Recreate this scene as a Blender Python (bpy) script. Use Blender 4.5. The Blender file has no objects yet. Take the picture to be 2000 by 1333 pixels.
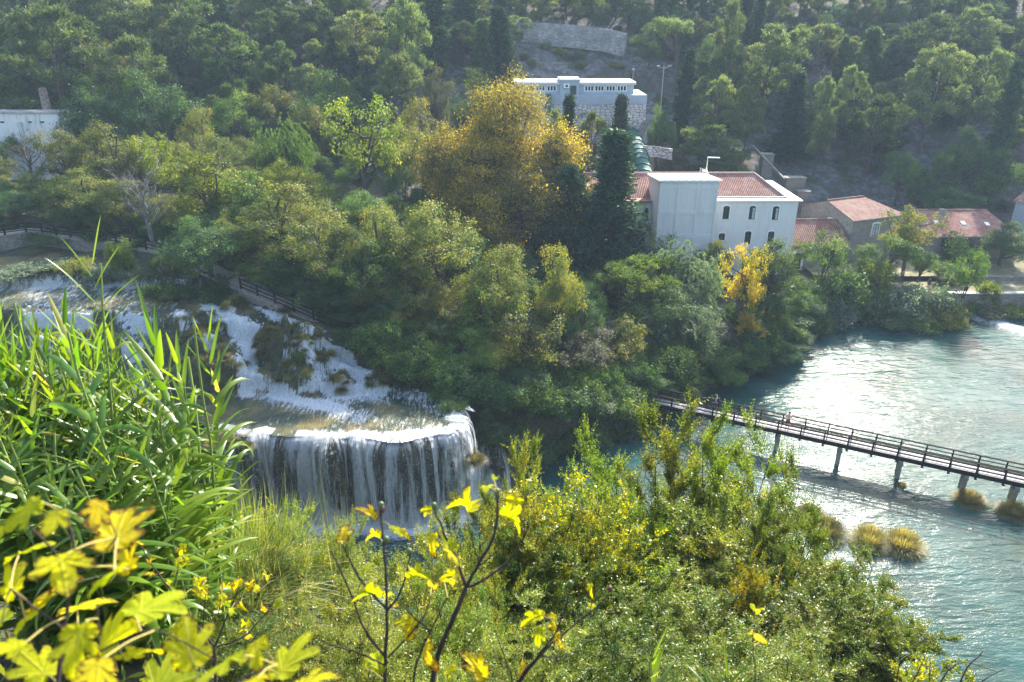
import bpy, math, random
import numpy as np
from mathutils import Vector, Matrix

# ------------------------------------------------------------------ camera, sky, sun, exposure
SC = bpy.context.scene
COL = SC.collection
FPX, PITCH, CAMZ = 1444.0, math.radians(24.0), 35.0
cam_d = bpy.data.cameras.new("camera")
cam = bpy.data.objects.new("camera", cam_d); COL.objects.link(cam)
cam.location = (0, 0, CAMZ); cam.rotation_euler = (math.radians(90) - PITCH, 0, 0)
cam_d.sensor_width = 36.0; cam_d.lens = 36.0 * FPX / 2000.0
cam_d.clip_start = 0.05; cam_d.clip_end = 2000.0
cam_d.dof.use_dof = True; cam_d.dof.focus_distance = 45.0; cam_d.dof.aperture_fstop = 3.2
SC.camera = cam
SUN_AZ, SUN_EL = math.radians(27.0), math.radians(31.0)
W = bpy.data.worlds.new("World"); SC.world = W; W.use_nodes = True
wn = W.node_tree; bg = wn.nodes["Background"]
sky = wn.nodes.new("ShaderNodeTexSky"); sky.sky_type = 'NISHITA'; sky.sun_disc = False
sky.sun_elevation = SUN_EL; sky.sun_rotation = SUN_AZ; sky.air_density = 1.0; sky.dust_density = 1.6; sky.ozone_density = 1.0
wn.links.new(sky.outputs[0], bg.inputs[0]); bg.inputs[1].default_value = 0.15
sd = bpy.data.lights.new("sun", 'SUN'); sd.energy = 5.0; sd.angle = math.radians(0.53); sd.color = (1.0, 0.93, 0.82)
sun = bpy.data.objects.new("sun", sd); COL.objects.link(sun)
sun_dir = Vector((math.sin(SUN_AZ) * math.cos(SUN_EL), math.cos(SUN_AZ) * math.cos(SUN_EL), math.sin(SUN_EL)))
sun.rotation_euler = sun_dir.to_track_quat('Z', 'Y').to_euler(); sun.location = (60, 120, 90)
SC.view_settings.view_transform = 'Standard'; SC.view_settings.look = 'None'
SC.view_settings.exposure = 1.75; SC.view_settings.gamma = 1.0
SC.render.engine = 'CYCLES'
SC.cycles.max_bounces = 7; SC.cycles.diffuse_bounces = 3; SC.cycles.glossy_bounces = 2
SC.cycles.transmission_bounces = 4; SC.cycles.transparent_max_bounces = 10; SC.cycles.volume_bounces = 0
SC.cycles.sample_clamp_indirect = 4.0; SC.cycles.sample_clamp_direct = 4.5
SC.cycles.use_denoising = True; SC.cycles.denoiser = 'OPENIMAGEDENOISE'; SC.cycles.denoising_input_passes = 'RGB_ALBEDO_NORMAL'; SC.cycles.denoising_prefilter = 'ACCURATE'; SC.cycles.caustics_reflective = False; SC.cycles.caustics_refractive = False

# ------------------------------------------------------------------ pixel rays (layout aid: where a thing of the photo stands)
cT, sT = math.cos(PITCH), math.sin(PITCH)
def ray(u, v):
    a = (u - 1000) / FPX; b = (v - 666.5) / FPX
    return a, cT - b * sT, -sT - b * cT
def PZ(u, v, z):
    x, y, d = ray(u, v); t = (z - CAMZ) / d
    return Vector((x * t, y * t, z))
def PY(u, v, Y):
    x, y, d = ray(u, v); t = Y / y
    return Vector((x * t, Y, CAMZ + d * t))

# ------------------------------------------------------------------ noise
def _h(ix, iy, s):
    n = (ix.astype(np.int64) * 374761393 + iy.astype(np.int64) * 668265263 + s * 1442695041) & 0x7fffffff
    n = ((n ^ (n >> 13)) * 1274126177) & 0x7fffffff
    n = n ^ (n >> 16)
    return (n & 0xffff) / 65535.0
def vnoise(x, y, s=0):
    x = np.asarray(x, float); y = np.asarray(y, float)
    ix = np.floor(x); iy = np.floor(y); fx = x - ix; fy = y - iy
    fx = fx * fx * (3 - 2 * fx); fy = fy * fy * (3 - 2 * fy)
    a = _h(ix, iy, s); b = _h(ix + 1, iy, s); c = _h(ix, iy + 1, s); d = _h(ix + 1, iy + 1, s)
    return (a + (b - a) * fx) * (1 - fy) + (c + (d - c) * fx) * fy
def fbm(x, y, s=0, o=4):
    r = 0; amp = 1; t = 0
    for k in range(o):
        r = r + amp * (vnoise(x * 2 ** k + 17.3 * k, y * 2 ** k - 9.1 * k, s + k * 7) - 0.5); t += amp; amp *= 0.5
    return r / t * 2
def sstep(a, b, x):
    t = np.clip((np.asarray(x, float) - a) / (b - a), 0, 1); return t * t * (3 - 2 * t)
def sdist(X, Y, poly):
    """signed distance to polygon, negative inside"""
    P = np.asarray(poly, float); X = np.asarray(X, float); Y = np.asarray(Y, float)
    d = np.full(X.shape, 1e9); ins = np.zeros(X.shape, bool)
    n = len(P)
    for i in range(n):
        x1, y1 = P[i]; x2, y2 = P[(i + 1) % n]
        dx, dy = x2 - x1, y2 - y1
        t = np.clip(((X - x1) * dx + (Y - y1) * dy) / (dx * dx + dy * dy), 0, 1)
        d = np.minimum(d, np.hypot(X - x1 - t * dx, Y - y1 - t * dy))
        if y1 != y2:
            c = ((y1 > Y) != (y2 > Y)) & (X < (x2 - x1) * (Y - y1) / (y2 - y1) + x1)
            ins ^= c
    return np.where(ins, -d, d)

# ------------------------------------------------------------------ materials
def mat(name):
    m = bpy.data.materials.new(name); m.use_nodes = True
    nt = m.node_tree
    for n in list(nt.nodes): nt.nodes.remove(n)
    out = nt.nodes.new("ShaderNodeOutputMaterial")
    return m, nt, out
def N(nt, typ, **kw):
    n = nt.nodes.new(typ)
    for k, v in kw.items():
        if k == 'ins':
            for kk, vv in v.items():
                if hasattr(vv, 'is_output'): nt.links.new(vv, n.inputs[kk])
                else: n.inputs[kk].default_value = vv
        else: setattr(n, k, v)
    return n
def c4(c): return (c[0], c[1], c[2], 1.0)
def ramp(nt, fac, stops):
    r = N(nt, "ShaderNodeValToRGB"); nt.links.new(fac, r.inputs[0])
    e = r.color_ramp.elements
    while len(e) > 1: e.remove(e[-1])
    e[0].position = stops[0][0]; e[0].color = c4(stops[0][1])
    for p, c in stops[1:]:
        k = e.new(p); k.color = c4(c)
    return r.outputs[0]
def fr(nt, fac, a, b, lo=0.0, hi=1.0):
    m = N(nt, "ShaderNodeMapRange"); m.clamp = True
    nt.links.new(fac, m.inputs[0]); m.inputs[1].default_value = a; m.inputs[2].default_value = b
    m.inputs[3].default_value = lo; m.inputs[4].default_value = hi
    return m.outputs[0]
def mixc(nt, f, a, b, bt='MIX'):
    m = N(nt, "ShaderNodeMix", data_type='RGBA', blend_type=bt)
    for i, v in ((0, f), (6, a), (7, b)):
        if hasattr(v, 'is_output'): nt.links.new(v, m.inputs[i])
        elif i == 0: m.inputs[0].default_value = v
        else: m.inputs[i].default_value = c4(v)
    return m.outputs[2]
def math_(nt, op, a, b=None):
    m = N(nt, "ShaderNodeMath", operation=op)
    for i, v in ((0, a), (1, b)):
        if v is None: continue
        if hasattr(v, 'is_output'): nt.links.new(v, m.inputs[i])
        else: m.inputs[i].default_value = v
    return m.outputs[0]
def coords(nt, scale=(1, 1, 1), kind='Object', rot=(0, 0, 0)):
    tc = N(nt, "ShaderNodeTexCoord"); mp = N(nt, "ShaderNodeMapping")
    nt.links.new(tc.outputs[kind], mp.inputs[0]); mp.inputs['Scale'].default_value = scale; mp.inputs['Rotation'].default_value = rot
    return mp.outputs[0]
def noise(nt, vec, scale, detail=4, rough=0.55, dist=0.0):
    n = N(nt, "ShaderNodeTexNoise", ins={'Scale': scale, 'Detail': detail, 'Roughness': rough, 'Distortion': dist})
    nt.links.new(vec, n.inputs['Vector']); return n.outputs[0]
def bump(nt, h, dist, strength=1.0):
    b = N(nt, "ShaderNodeBump", ins={'Height': h, 'Distance': dist, 'Strength': strength}); return b.outputs[0]
def principled(nt, out, col, rough=0.7, normal=None, **kw):
    p = N(nt, "ShaderNodeBsdfPrincipled")
    for k, v in ([('Base Color', col), ('Roughness', rough)] + ([('Normal', normal)] if normal is not None else []) + list(kw.items())):
        if hasattr(v, 'is_output'): nt.links.new(v, p.inputs[k])
        elif k == 'Base Color': p.inputs[k].default_value = c4(v)
        else: p.inputs[k].default_value = v
    if out is not None: nt.links.new(p.outputs[0], out.inputs[0])
    return p.outputs[0]
def leaf_mat(name, stops, trans=0.45, tint=(1.35, 1.35, 0.45), gloss=0.02, rough=0.5, var=0.25, lift=1.85):
    m, nt, out = mat(name)
    a = N(nt, "ShaderNodeAttribute", attribute_name="rnd")
    col = ramp(nt, a.outputs['Fac'], stops)
    oi = N(nt, "ShaderNodeObjectInfo")
    k = fr(nt, oi.outputs['Random'], 0, 1, 1 - var, 1 + var)
    hs = N(nt, "ShaderNodeHueSaturation", ins={'Color': col, 'Value': k, 'Saturation': 1.0})
    hsh = fr(nt, math_(nt, 'FRACT', math_(nt, 'MULTIPLY', oi.outputs['Random'], 7.31)), 0, 1, 0.485, 0.515)
    nt.links.new(hsh, hs.inputs['Hue'])
    col = mixc(nt, 1.0, hs.outputs[0], (lift, lift, lift), 'MULTIPLY')
    tcol = mixc(nt, 1.0, col, tint, 'MULTIPLY')
    d = N(nt, "ShaderNodeBsdfDiffuse", ins={'Color': col}); t = N(nt, "ShaderNodeBsdfTranslucent", ins={'Color': tcol})
    mx = N(nt, "ShaderNodeMixShader", ins={0: trans}); nt.links.new(d.outputs[0], mx.inputs[1]); nt.links.new(t.outputs[0], mx.inputs[2])
    g = N(nt, "ShaderNodeBsdfGlossy", ins={'Color': (1, 1, 1, 1), 'Roughness': rough})
    m2 = N(nt, "ShaderNodeMixShader", ins={0: gloss}); nt.links.new(mx.outputs[0], m2.inputs[1]); nt.links.new(g.outputs[0], m2.inputs[2])
    nt.links.new(m2.outputs[0], out.inputs[0])
    return m
def stone_mat(name, c1, c2, mortar, scale=2.2, bh=0.02, brick=True, mort=0.03, stain=0.35, coordk='Object'):
    m, nt, out = mat(name)
    v = coords(nt, (1, 1, 1), coordk)
    if brick:
        vo = N(nt, "ShaderNodeTexVoronoi", feature='DISTANCE_TO_EDGE', ins={'Scale': scale, 'Randomness': 0.8})
        mp = coords(nt, (1, 1, 1.8), coordk); nt.links.new(mp, vo.inputs['Vector'])
        vc = N(nt, "ShaderNodeTexVoronoi", ins={'Scale': scale, 'Randomness': 0.8}); nt.links.new(mp, vc.inputs['Vector'])
        sep = N(nt, "ShaderNodeSeparateColor"); nt.links.new(vc.outputs['Color'], sep.inputs[0])
        col = mixc(nt, sep.outputs[0], c1, c2)
        e = fr(nt, vo.outputs[0], mort * 0.5, mort * 1.8)
        col = mixc(nt, e, mortar, col)
        h = e
    else:
        col = mixc(nt, fr(nt, noise(nt, v, scale, 6), 0.35, 0.65), c1, c2); h = noise(nt, v, scale * 3, 5)
    st = fr(nt, noise(nt, v, 0.35, 6, 0.65), 0.35, 0.75, 1.0, 1.0 - stain)
    col = mixc(nt, 1.0, col, st, 'MULTIPLY')
    principled(nt, out, col, 0.9, bump(nt, h, bh))
    return m
def plain_mat(name, c, rough=0.7, var=0.15, scale=1.5, metal=0.0, bh=0.004):
    m, nt, out = mat(name)
    v = coords(nt)
    n = noise(nt, v, scale, 6, 0.65)
    k = fr(nt, n, 0.3, 0.7, 1 - var, 1 + var * 0.4)
    col = mixc(nt, 1.0, c, k, 'MULTIPLY')
    principled(nt, out, col, rough, bump(nt, noise(nt, v, scale * 8, 4), bh), Metallic=metal)
    return m
def tile_mat(name, c1, c2, moss, pitch=0.24):
    m, nt, out = mat(name)
    tc = N(nt, "ShaderNodeTexCoord"); sp = N(nt, "ShaderNodeSeparateXYZ"); nt.links.new(tc.outputs['UV'], sp.inputs[0])
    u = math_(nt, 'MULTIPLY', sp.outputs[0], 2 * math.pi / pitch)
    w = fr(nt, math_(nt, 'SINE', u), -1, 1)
    r = math_(nt, 'FRACT', math_(nt, 'MULTIPLY', sp.outputs[1], 1 / 0.38))
    cell = N(nt, "ShaderNodeTexWhiteNoise", noise_dimensions='2D')
    cb = N(nt, "ShaderNodeCombineXYZ", ins={0: math_(nt, 'FLOOR', math_(nt, 'MULTIPLY', sp.outputs[0], 1 / pitch)), 1: math_(nt, 'FLOOR', math_(nt, 'MULTIPLY', sp.outputs[1], 1 / 0.38))})
    nt.links.new(cb.outputs[0], cell.inputs[0])
    col = mixc(nt, cell.outputs[0], c1, c2)
    v = coords(nt)
    col = mixc(nt, fr(nt, noise(nt, v, 0.6, 6, 0.7), 0.48, 0.68, 0, 0.75), col, moss)
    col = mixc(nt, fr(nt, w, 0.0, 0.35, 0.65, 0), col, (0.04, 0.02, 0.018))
    h = math_(nt, 'ADD', w, math_(nt, 'MULTIPLY', r, 0.5))
    principled(nt, out, col, 0.85, bump(nt, h, 0.06))
    return m

# ------------------------------------------------------------------ mesh helpers
def link(ob, parent=None):
    COL.objects.link(ob)
    if parent is not None: ob.parent = parent
    return ob
def np_mesh(name, V, F, mats, rnd=None, smooth=False, attrs=None, uv=None):
    """V (n,3); F (m,k) array of equal-size faces"""
    V = np.asarray(V, np.float32); F = np.asarray(F, np.int32)
    me = bpy.data.meshes.new(name); k = F.shape[1]
    me.vertices.add(len(V)); me.vertices.foreach_set("co", V.ravel())
    me.loops.add(F.size); me.loops.foreach_set("vertex_index", F.ravel())
    me.polygons.add(len(F)); me.polygons.foreach_set("loop_start", np.arange(0, F.size, k, dtype=np.int32))
    if smooth: me.polygons.foreach_set("use_smooth", np.ones(len(F), bool))
    if rnd is not None:
        a = me.attributes.new("rnd", 'FLOAT', 'FACE'); a.data.foreach_set("value", np.asarray(rnd, np.float32))
    for an, av in (attrs or {}).items():
        a = me.attributes.new(an, 'FLOAT', 'POINT'); a.data.foreach_set("value", np.asarray(av, np.float32))
    if uv is not None:
        l = me.uv_layers.new(name="UVMap"); l.data.foreach_set("uv", np.asarray(uv, np.float32)[F.ravel()].ravel())
    me.update(calc_edges=True)
    for m in (mats if isinstance(mats, (list, tuple)) else [mats]): me.materials.append(m)
    return me
def ob_from(name, me, parent=None, loc=(0, 0, 0)):
    o = bpy.data.objects.new(name, me); o.location = loc; return link(o, parent)
def tag(o, label=None, cat=None, group=None, kind=None):
    if label: o["label"] = label
    if cat: o["category"] = cat
    if group: o["group"] = group
    if kind: o["kind"] = kind
    return o
def thing(name, label, cat, loc=(0, 0, 0), rz=0.0, group=None):
    o = bpy.data.objects.new(name, None); o.location = loc; o.rotation_euler = (0, 0, rz); link(o)
    return tag(o, label, cat, group)
def copy_tree(root, name=None):
    c = root.copy(); COL.objects.link(c)
    for ch in root.children:
        d = ch.copy(); COL.objects.link(d); d.parent = c
        for g in ch.children:
            e = g.copy(); COL.objects.link(e); e.parent = d
    return c
class MB:
    def __init__(s): s.v = []; s.f = []; s.m = []; s.uv = []
    def add(s, vs, fs, mi=0, uvs=None):
        b = len(s.v); s.v += [tuple(x) for x in vs]
        for k, f in enumerate(fs):
            s.f.append([b + i for i in f]); s.m.append(mi)
            s.uv.append(uvs[k] if uvs else [(0, 0)] * len(f))
    def box(s, lo, hi, mi=0):
        x0, y0, z0 = lo; x1, y1, z1 = hi
        s.add([(x0, y0, z0), (x1, y0, z0), (x1, y1, z0), (x0, y1, z0), (x0, y0, z1), (x1, y0, z1), (x1, y1, z1), (x0, y1, z1)],
              [(3, 2, 1, 0), (4, 5, 6, 7), (0, 1, 5, 4), (1, 2, 6, 5), (2, 3, 7, 6), (3, 0, 4, 7)], mi)
    def beam(s, a, b, w, h, mi=0):
        a = Vector(a); b = Vector(b); d = (b - a).normalized()
        sd = d.cross(Vector((0, 0, 1)))
        if sd.length < 1e-3: sd = Vector((1, 0, 0))
        sd.normalize(); up = sd.cross(d)
        vs = [p + sd * (w / 2 * i) + up * (h / 2 * j) for p in (a, b) for i, j in ((-1, -1), (1, -1), (1, 1), (-1, 1))]
        s.add(vs, [(3, 2, 1, 0), (4, 5, 6, 7), (0, 1, 5, 4), (1, 2, 6, 5), (2, 3, 7, 6), (3, 0, 4, 7)], mi)
    def quad(s, pts, mi=0, uv=None): s.add(pts, [tuple(range(len(pts)))], mi, [uv] if uv else None)
    def tube(s, pts, rad, n=7, mi=0, cap=True):
        V, F = tube_np(pts, rad, n)
        s.add(V.tolist(), F.tolist(), mi)
        if cap:
            m = len(V); s.add(V[-n:].tolist(), [tuple(range(n))], mi); s.add(V[:n].tolist(), [tuple(range(n))[::-1]], mi)
    def lathe(s, prof, n=12, c=(0, 0, 0), mi=0):
        vs = []; fs = []
        for (r, z) in prof:
            for k in range(n):
                a = 2 * math.pi * k / n; vs.append((c[0] + r * math.cos(a), c[1] + r * math.sin(a), c[2] + z))
        for i in range(len(prof) - 1):
            for k in range(n):
                fs.append((i * n + k, i * n + (k + 1) % n, (i + 1) * n + (k + 1) % n, (i + 1) * n + k))
        s.add(vs, fs, mi)
    def build(s, name, mats, parent=None, loc=(0, 0, 0), smooth=False):
        me = bpy.data.meshes.new(name); me.from_pydata(s.v, [], s.f)
        for m in (mats if isinstance(mats, (list, tuple)) else [mats]): me.materials.append(m)
        me.polygons.foreach_set("material_index", s.m)
        l = me.uv_layers.new(name="UVMap"); l.data.foreach_set("uv", np.array([c for f in s.uv for c in f], np.float32).ravel())
        if smooth: me.polygons.foreach_set("use_smooth", [True] * len(s.f))
        me.update()
        return ob_from(name, me, parent, loc)
def tube_np(pts, rad, n=6):
    P = np.asarray(pts, float); R = np.asarray(rad, float) * np.ones(len(P))
    T = np.gradient(P, axis=0); T /= np.linalg.norm(T, axis=1)[:, None] + 1e-9
    ref = np.array([0, 0, 1.0]) if abs(T[:, 2]).mean() < 0.8 else np.array([1.0, 0.17, 0])
    S = np.cross(T, ref); S /= np.linalg.norm(S, axis=1)[:, None] + 1e-9
    U = np.cross(S, T)
    a = np.arange(n) * 2 * math.pi / n
    V = P[:, None, :] + R[:, None, None] * (np.cos(a)[None, :, None] * S[:, None, :] + np.sin(a)[None, :, None] * U[:, None, :])
    i = np.arange(len(P) - 1)[:, None] * n; k = np.arange(n)[None, :]; k2 = (k + 1) % n
    F = np.stack([i + k, i + k2, i + n + k2, i + n + k], -1).reshape(-1, 4)
    return V.reshape(-1, 3), F
def join_np(parts):
    Vs = []; Fs = []; b = 0
    for V, F in parts: Vs.append(V); Fs.append(F + b); b += len(V)
    return np.concatenate(Vs), np.concatenate(Fs)
def unit(a): return a / (np.linalg.norm(a, axis=-1, keepdims=True) + 1e-9)
def rdir(rng, n): return unit(rng.normal(size=(n, 3)))
def leaves(C, D, Nn, L, Wd, lens=0.0):
    """one leaf per centre: a diamond / lens quad along D with normal Nn"""
    D = unit(D); S = unit(np.cross(Nn, D)); L = np.asarray(L)[..., None] * np.ones((len(C), 1)); Wd = np.asarray(Wd)[..., None] * np.ones((len(C), 1))
    up = unit(np.cross(D, S))
    V = np.stack([C - D * L / 2, C + S * Wd / 2 + up * Wd * 0.15 - D * L * lens, C + D * L / 2, C - S * Wd / 2 + up * Wd * 0.15 - D * L * lens], 1).reshape(-1, 3)
    F = np.arange(len(C) * 4).reshape(-1, 4)
    return V, F

# ================================================================== THE SETTING: ground, river, cascades
RP = [(-26, 30), (-24, 43), (-19.5, 46.0), (-16, 47.2), (-7, 47.2), (-3.6, 49.0), (-2.8, 50.6), (1.5, 51.6), (6, 54), (11, 57.0), (17.5, 62.9), (27, 69.5), (33, 74.8), (37, 81),
      (38.5, 87.0), (43.5, 88.6), (62, 88.6), (120, 88.6), (330, 88.6), (330, -60), (60, -60), (20, 5), (-10, 15)]
UP = [(-140, 88), (-80, 86), (-56.5, 78.5), (-45, 73.6), (-34, 68.6), (-28, 64.6), (-23.5, 61.2), (-16, 57.4), (-11, 54.6), (-8, 53.2), (-5.6, 51.8), (-3.0, 50.3), (-2.4, 48.0), (-3.0, 45.6),
      (-5.4, 43.6), (-20, 43.8), (-24, 45.5), (-30, 46), (-70, 44), (-140, 44)]
VX = [-140, -60, -45, -30, -20, -12, -7, -3, 3, 9, 14, 30, 200]
VZ = [14.5, 14.0, 13.6, 12.8, 11.0, 9.0, 7.6, 5.6, 4.2, 2.6, 2.2, 2.45, 2.6]
TOPX = [-140, -45, -30, -25, -20, -16, -12, -9, -7, 20]
TOPY = [63, 62, 60.5, 59.5, 60.0, 58.5, 56.8, 55.2, 54, 54]
TOPZ = [11.5, 11.4, 11.3, 11.2, 10.7, 9.7, 8.4, 7.4, 6.85, 6.8]
MOUNDS = [(540, 690, 8.4, 1.9, 1.5), (600, 700, 8.1, 1.8, 1.2), (430, 735, 7.7, 2.2, 1.5), (400, 700, 8.6, 1.8, 1.0), (665, 745, 7.5, 0.9, 0.9), (585, 745, 7.3, 1.6, 1.0),
          (740, 740, 7.5, 1.1, 0.6), (455, 610, 10.6, 1.2, 0.5), (395, 655, 9.8, 1.7, 0.9), (560, 630, 9.8, 0.7, 0.5), (130, 680, 9.5, 2.2, 1.2), (190, 640, 10.6, 1.2, 0.6), (640, 700, 8.6, 0.8, 0.4)]
MW = []
for (u, v, z, r, h) in MOUNDS:
    p = PZ(u, v, z); MW.append((p.x, p.y, r, h))
def mound(X, Y):
    m = np.zeros_like(X, float)
    for (x, y, r, h) in MW:
        d = np.hypot((X - x) * 1.0, (Y - y) * 1.15) / r
        d = d + 0.25 * fbm(X * 1.1, Y * 1.1, 71, 3)
        m = np.maximum(m, h * sstep(1.15, 0.45, d))
    return m
def cascade_h(X, Y):
    X = np.asarray(X, float); Y = np.asarray(Y, float)
    yt = np.interp(X, TOPX, TOPY) + 0.9 * fbm(X * 0.35, X * 0 + 3, 5, 3); zt = np.interp(X, TOPX, TOPZ)
    t = (Y - 52.9 - 0.5 * fbm(X * 0.4, X * 0, 9, 3)) / (yt - 52.9)
    inz = sstep(-0.03, 0.05, t) * sstep(1.08, 0.95, t)
    t = np.clip(t, 0, 1) + inz * 0.10 * fbm(X * 0.45, Y * 0.45, 12, 4)
    t = np.clip(t, 0, 1); k = 3.0
    fl = np.floor(t * k); ff = t * k - fl
    ts = np.where(t >= 1, 1.0, (fl + 0.18 * ff + 0.82 * sstep(0.0, 0.42, ff)) / k)
    z = 6.8 + (zt - 6.8) * ts + inz * (0.35 * fbm(X * 0.8, Y * 0.8, 21, 4) + 0.16 * fbm(X * 2.6, Y * 2.6, 25, 3))
    # second small step up to the upper river
    y1 = np.interp(X, [-140, -60, -46, -40, -36, -30, -20], [66, 66, 65.5, 67.3, 66.6, 64.4, 90]) + 0.4 * fbm(X * 0.5, X * 0, 31, 3)
    z = z + 1.0 * sstep(-0.7, 0.5, Y - y1) + (sstep(0, 2.0, Y - yt)) * 0.06 * fbm(X * 0.9, Y * 0.9, 33, 3)
    m = mound(X, Y)
    return z + m * (0.8 + 0.3 * fbm(X * 1.4, Y * 1.4, 41, 3)), m, t
def near_h(X, Y):
    zr = np.interp(Y, [-30, -4, 0, 0.8, 3, 8, 14, 17, 20, 23, 27, 30], [37, 33.8, 33.2, 32.2, 28.9, 24.4, 17.8, 14.6, 11.0, 7.0, 0.0, -2.6])
    zl = np.interp(Y, [-30, -4, 0, 3, 6, 9, 16, 28, 36, 42, 46, 47], [37, 33.8, 33.3, 30.9, 28.6, 26.6, 17.5, 8.5, 6.4, 6.0, 5.2, -3])
    w = sstep(-0.18, -0.42, X / (np.maximum(Y, 0) + 3.0)) * sstep(46.5, 44, Y)
    wr = sstep(20, 27, Y) ; w = w * (1 - wr * sstep(-24, -18, X))
    return zr * (1 - w) + zl * w + 0.35 * fbm(X * 0.5, Y * 0.5, 51, 4)
def terrain(X, Y):
    X = np.asarray(X, float); Y = np.asarray(Y, float)
    val = np.interp(X + 1.2 * fbm(X * 0.08, Y * 0.08, 61, 3), VX, VZ)
    yf = np.interp(X, [-140, -20, 10, 30, 60, 200], [112, 110, 106, 107, 112, 112])
    q = Y - yf; hill = 0.44 * np.where(q > 25, q, np.log1p(np.exp(np.clip(q, -60, 25) / 3.0)) * 3.0)
    rough = sstep(0, 18, q)
    land = val + hill + rough * (3.0 * fbm(X * 0.035, Y * 0.035, 65, 4) + 0.9 * fbm(X * 0.16, Y * 0.16, 66, 5)) + 0.12 * fbm(X * 0.4, Y * 0.4, 67, 4)
    sl = sdist(X, Y, RP); su = sdist(X, Y, UP)
    c, m, t = cascade_h(X, Y)
    wid = np.where(Y > 84, 0.7, 2.6)
    z = np.where(su < 0, c - 1.3, land)
    kk = sstep(0, 0.8, su); z = np.where((su >= 0) & (su < 0.8), (c - 1.3) * (1 - kk) + land * kk, z)
    k2 = sstep(0.0, 1.0, sl / wid)
    z = -2.2 + (z + 2.2) * k2
    nz = near_h(X, Y)
    return np.where(Y < 50, np.maximum(z * (sstep(30, 34, Y)) - 3 * (1 - sstep(30, 34, Y)), nz), z)
def TZ(x, y): return float(terrain(np.array([x]), np.array([y]))[0])

def grid_mesh(name, xs, ys, zf, mats, keep=None, attrs=None, smooth=True):
    X, Y = np.meshgrid(xs, ys); Z = zf(X, Y)
    V = np.stack([X, Y, Z], -1).reshape(-1, 3)
    nx, ny = len(xs), len(ys)
    i = (np.arange(ny - 1)[:, None] * nx + np.arange(nx - 1)[None, :]).ravel()
    F = np.stack([i, i + 1, i + nx + 1, i + nx], -1)
    if keep is not None:
        kx = (X[:-1, :-1] + X[1:, 1:]).ravel() / 2; ky = (Y[:-1, :-1] + Y[1:, 1:]).ravel() / 2
        F = F[keep(kx, ky)]
        used = np.unique(F); mp = np.full(len(V), -1); mp[used] = np.arange(len(used)); V = V[used]; F = mp[F]
    A = {k: f(V[:, 0], V[:, 1]) for k, f in (attrs or {}).items()}
    return np_mesh(name, V, F, mats, smooth=smooth, attrs=A)

# ---- ground material: limestone scree, dry grass, leaf litter, path dust
def ground_material():
    m, nt, out = mat("hillside_ground")
    v = coords(nt)
    n1 = noise(nt, v, 0.09, 8, 0.68, 0.6); n2 = noise(nt, v, 0.9, 8, 0.7); n3 = noise(nt, v, 3.5, 6, 0.7)
    rock = ramp(nt, n2, [(0.3, (0.06, 0.058, 0.06)), (0.48, (0.15, 0.142, 0.14)), (0.62, (0.26, 0.25, 0.24)), (0.8, (0.40, 0.38, 0.35))])
    soil = ramp(nt, n3, [(0.3, (0.04, 0.034, 0.026)), (0.5, (0.085, 0.07, 0.052)), (0.7, (0.14, 0.115, 0.085))])
    grass = ramp(nt, n3, [(0.3, (0.025, 0.04, 0.012)), (0.6, (0.07, 0.09, 0.03)), (0.8, (0.16, 0.15, 0.06))])
    a = mixc(nt, fr(nt, n1, 0.42, 0.56), soil, rock)
    a = mixc(nt, fr(nt, noise(nt, v, 0.25, 7, 0.75), 0.50, 0.60), a, grass)
    # the near bank and the low ground are soil and leaf litter
    sp = N(nt, "ShaderNodeSeparateXYZ"); nt.links.new(v, sp.inputs[0])
    low = fr(nt, sp.outputs[1], 104, 112)
    a = mixc(nt, low, mixc(nt, fr(nt, n2, 0.4, 0.6), soil, grass), a)
    h = math_(nt, 'ADD', math_(nt, 'MULTIPLY', n2, 1.0), math_(nt, 'MULTIPLY', n3, 0.35))
    principled(nt, out, a, 0.95, bump(nt, h, 0.6))
    return m
M_ground = ground_material()
xs = np.concatenate([np.arange(-190, -70, 4.0), np.arange(-70, 75, 0.8), np.arange(75, 260, 4.0)])
ys = np.concatenate([np.arange(-14, 36, 0.7), np.arange(36, 100, 0.6), np.arange(100, 200, 1.0), np.arange(200, 420, 6.0)])
g = ob_from("ground", grid_mesh("ground", xs, ys, terrain, M_ground)); tag(g, kind="structure")

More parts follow.
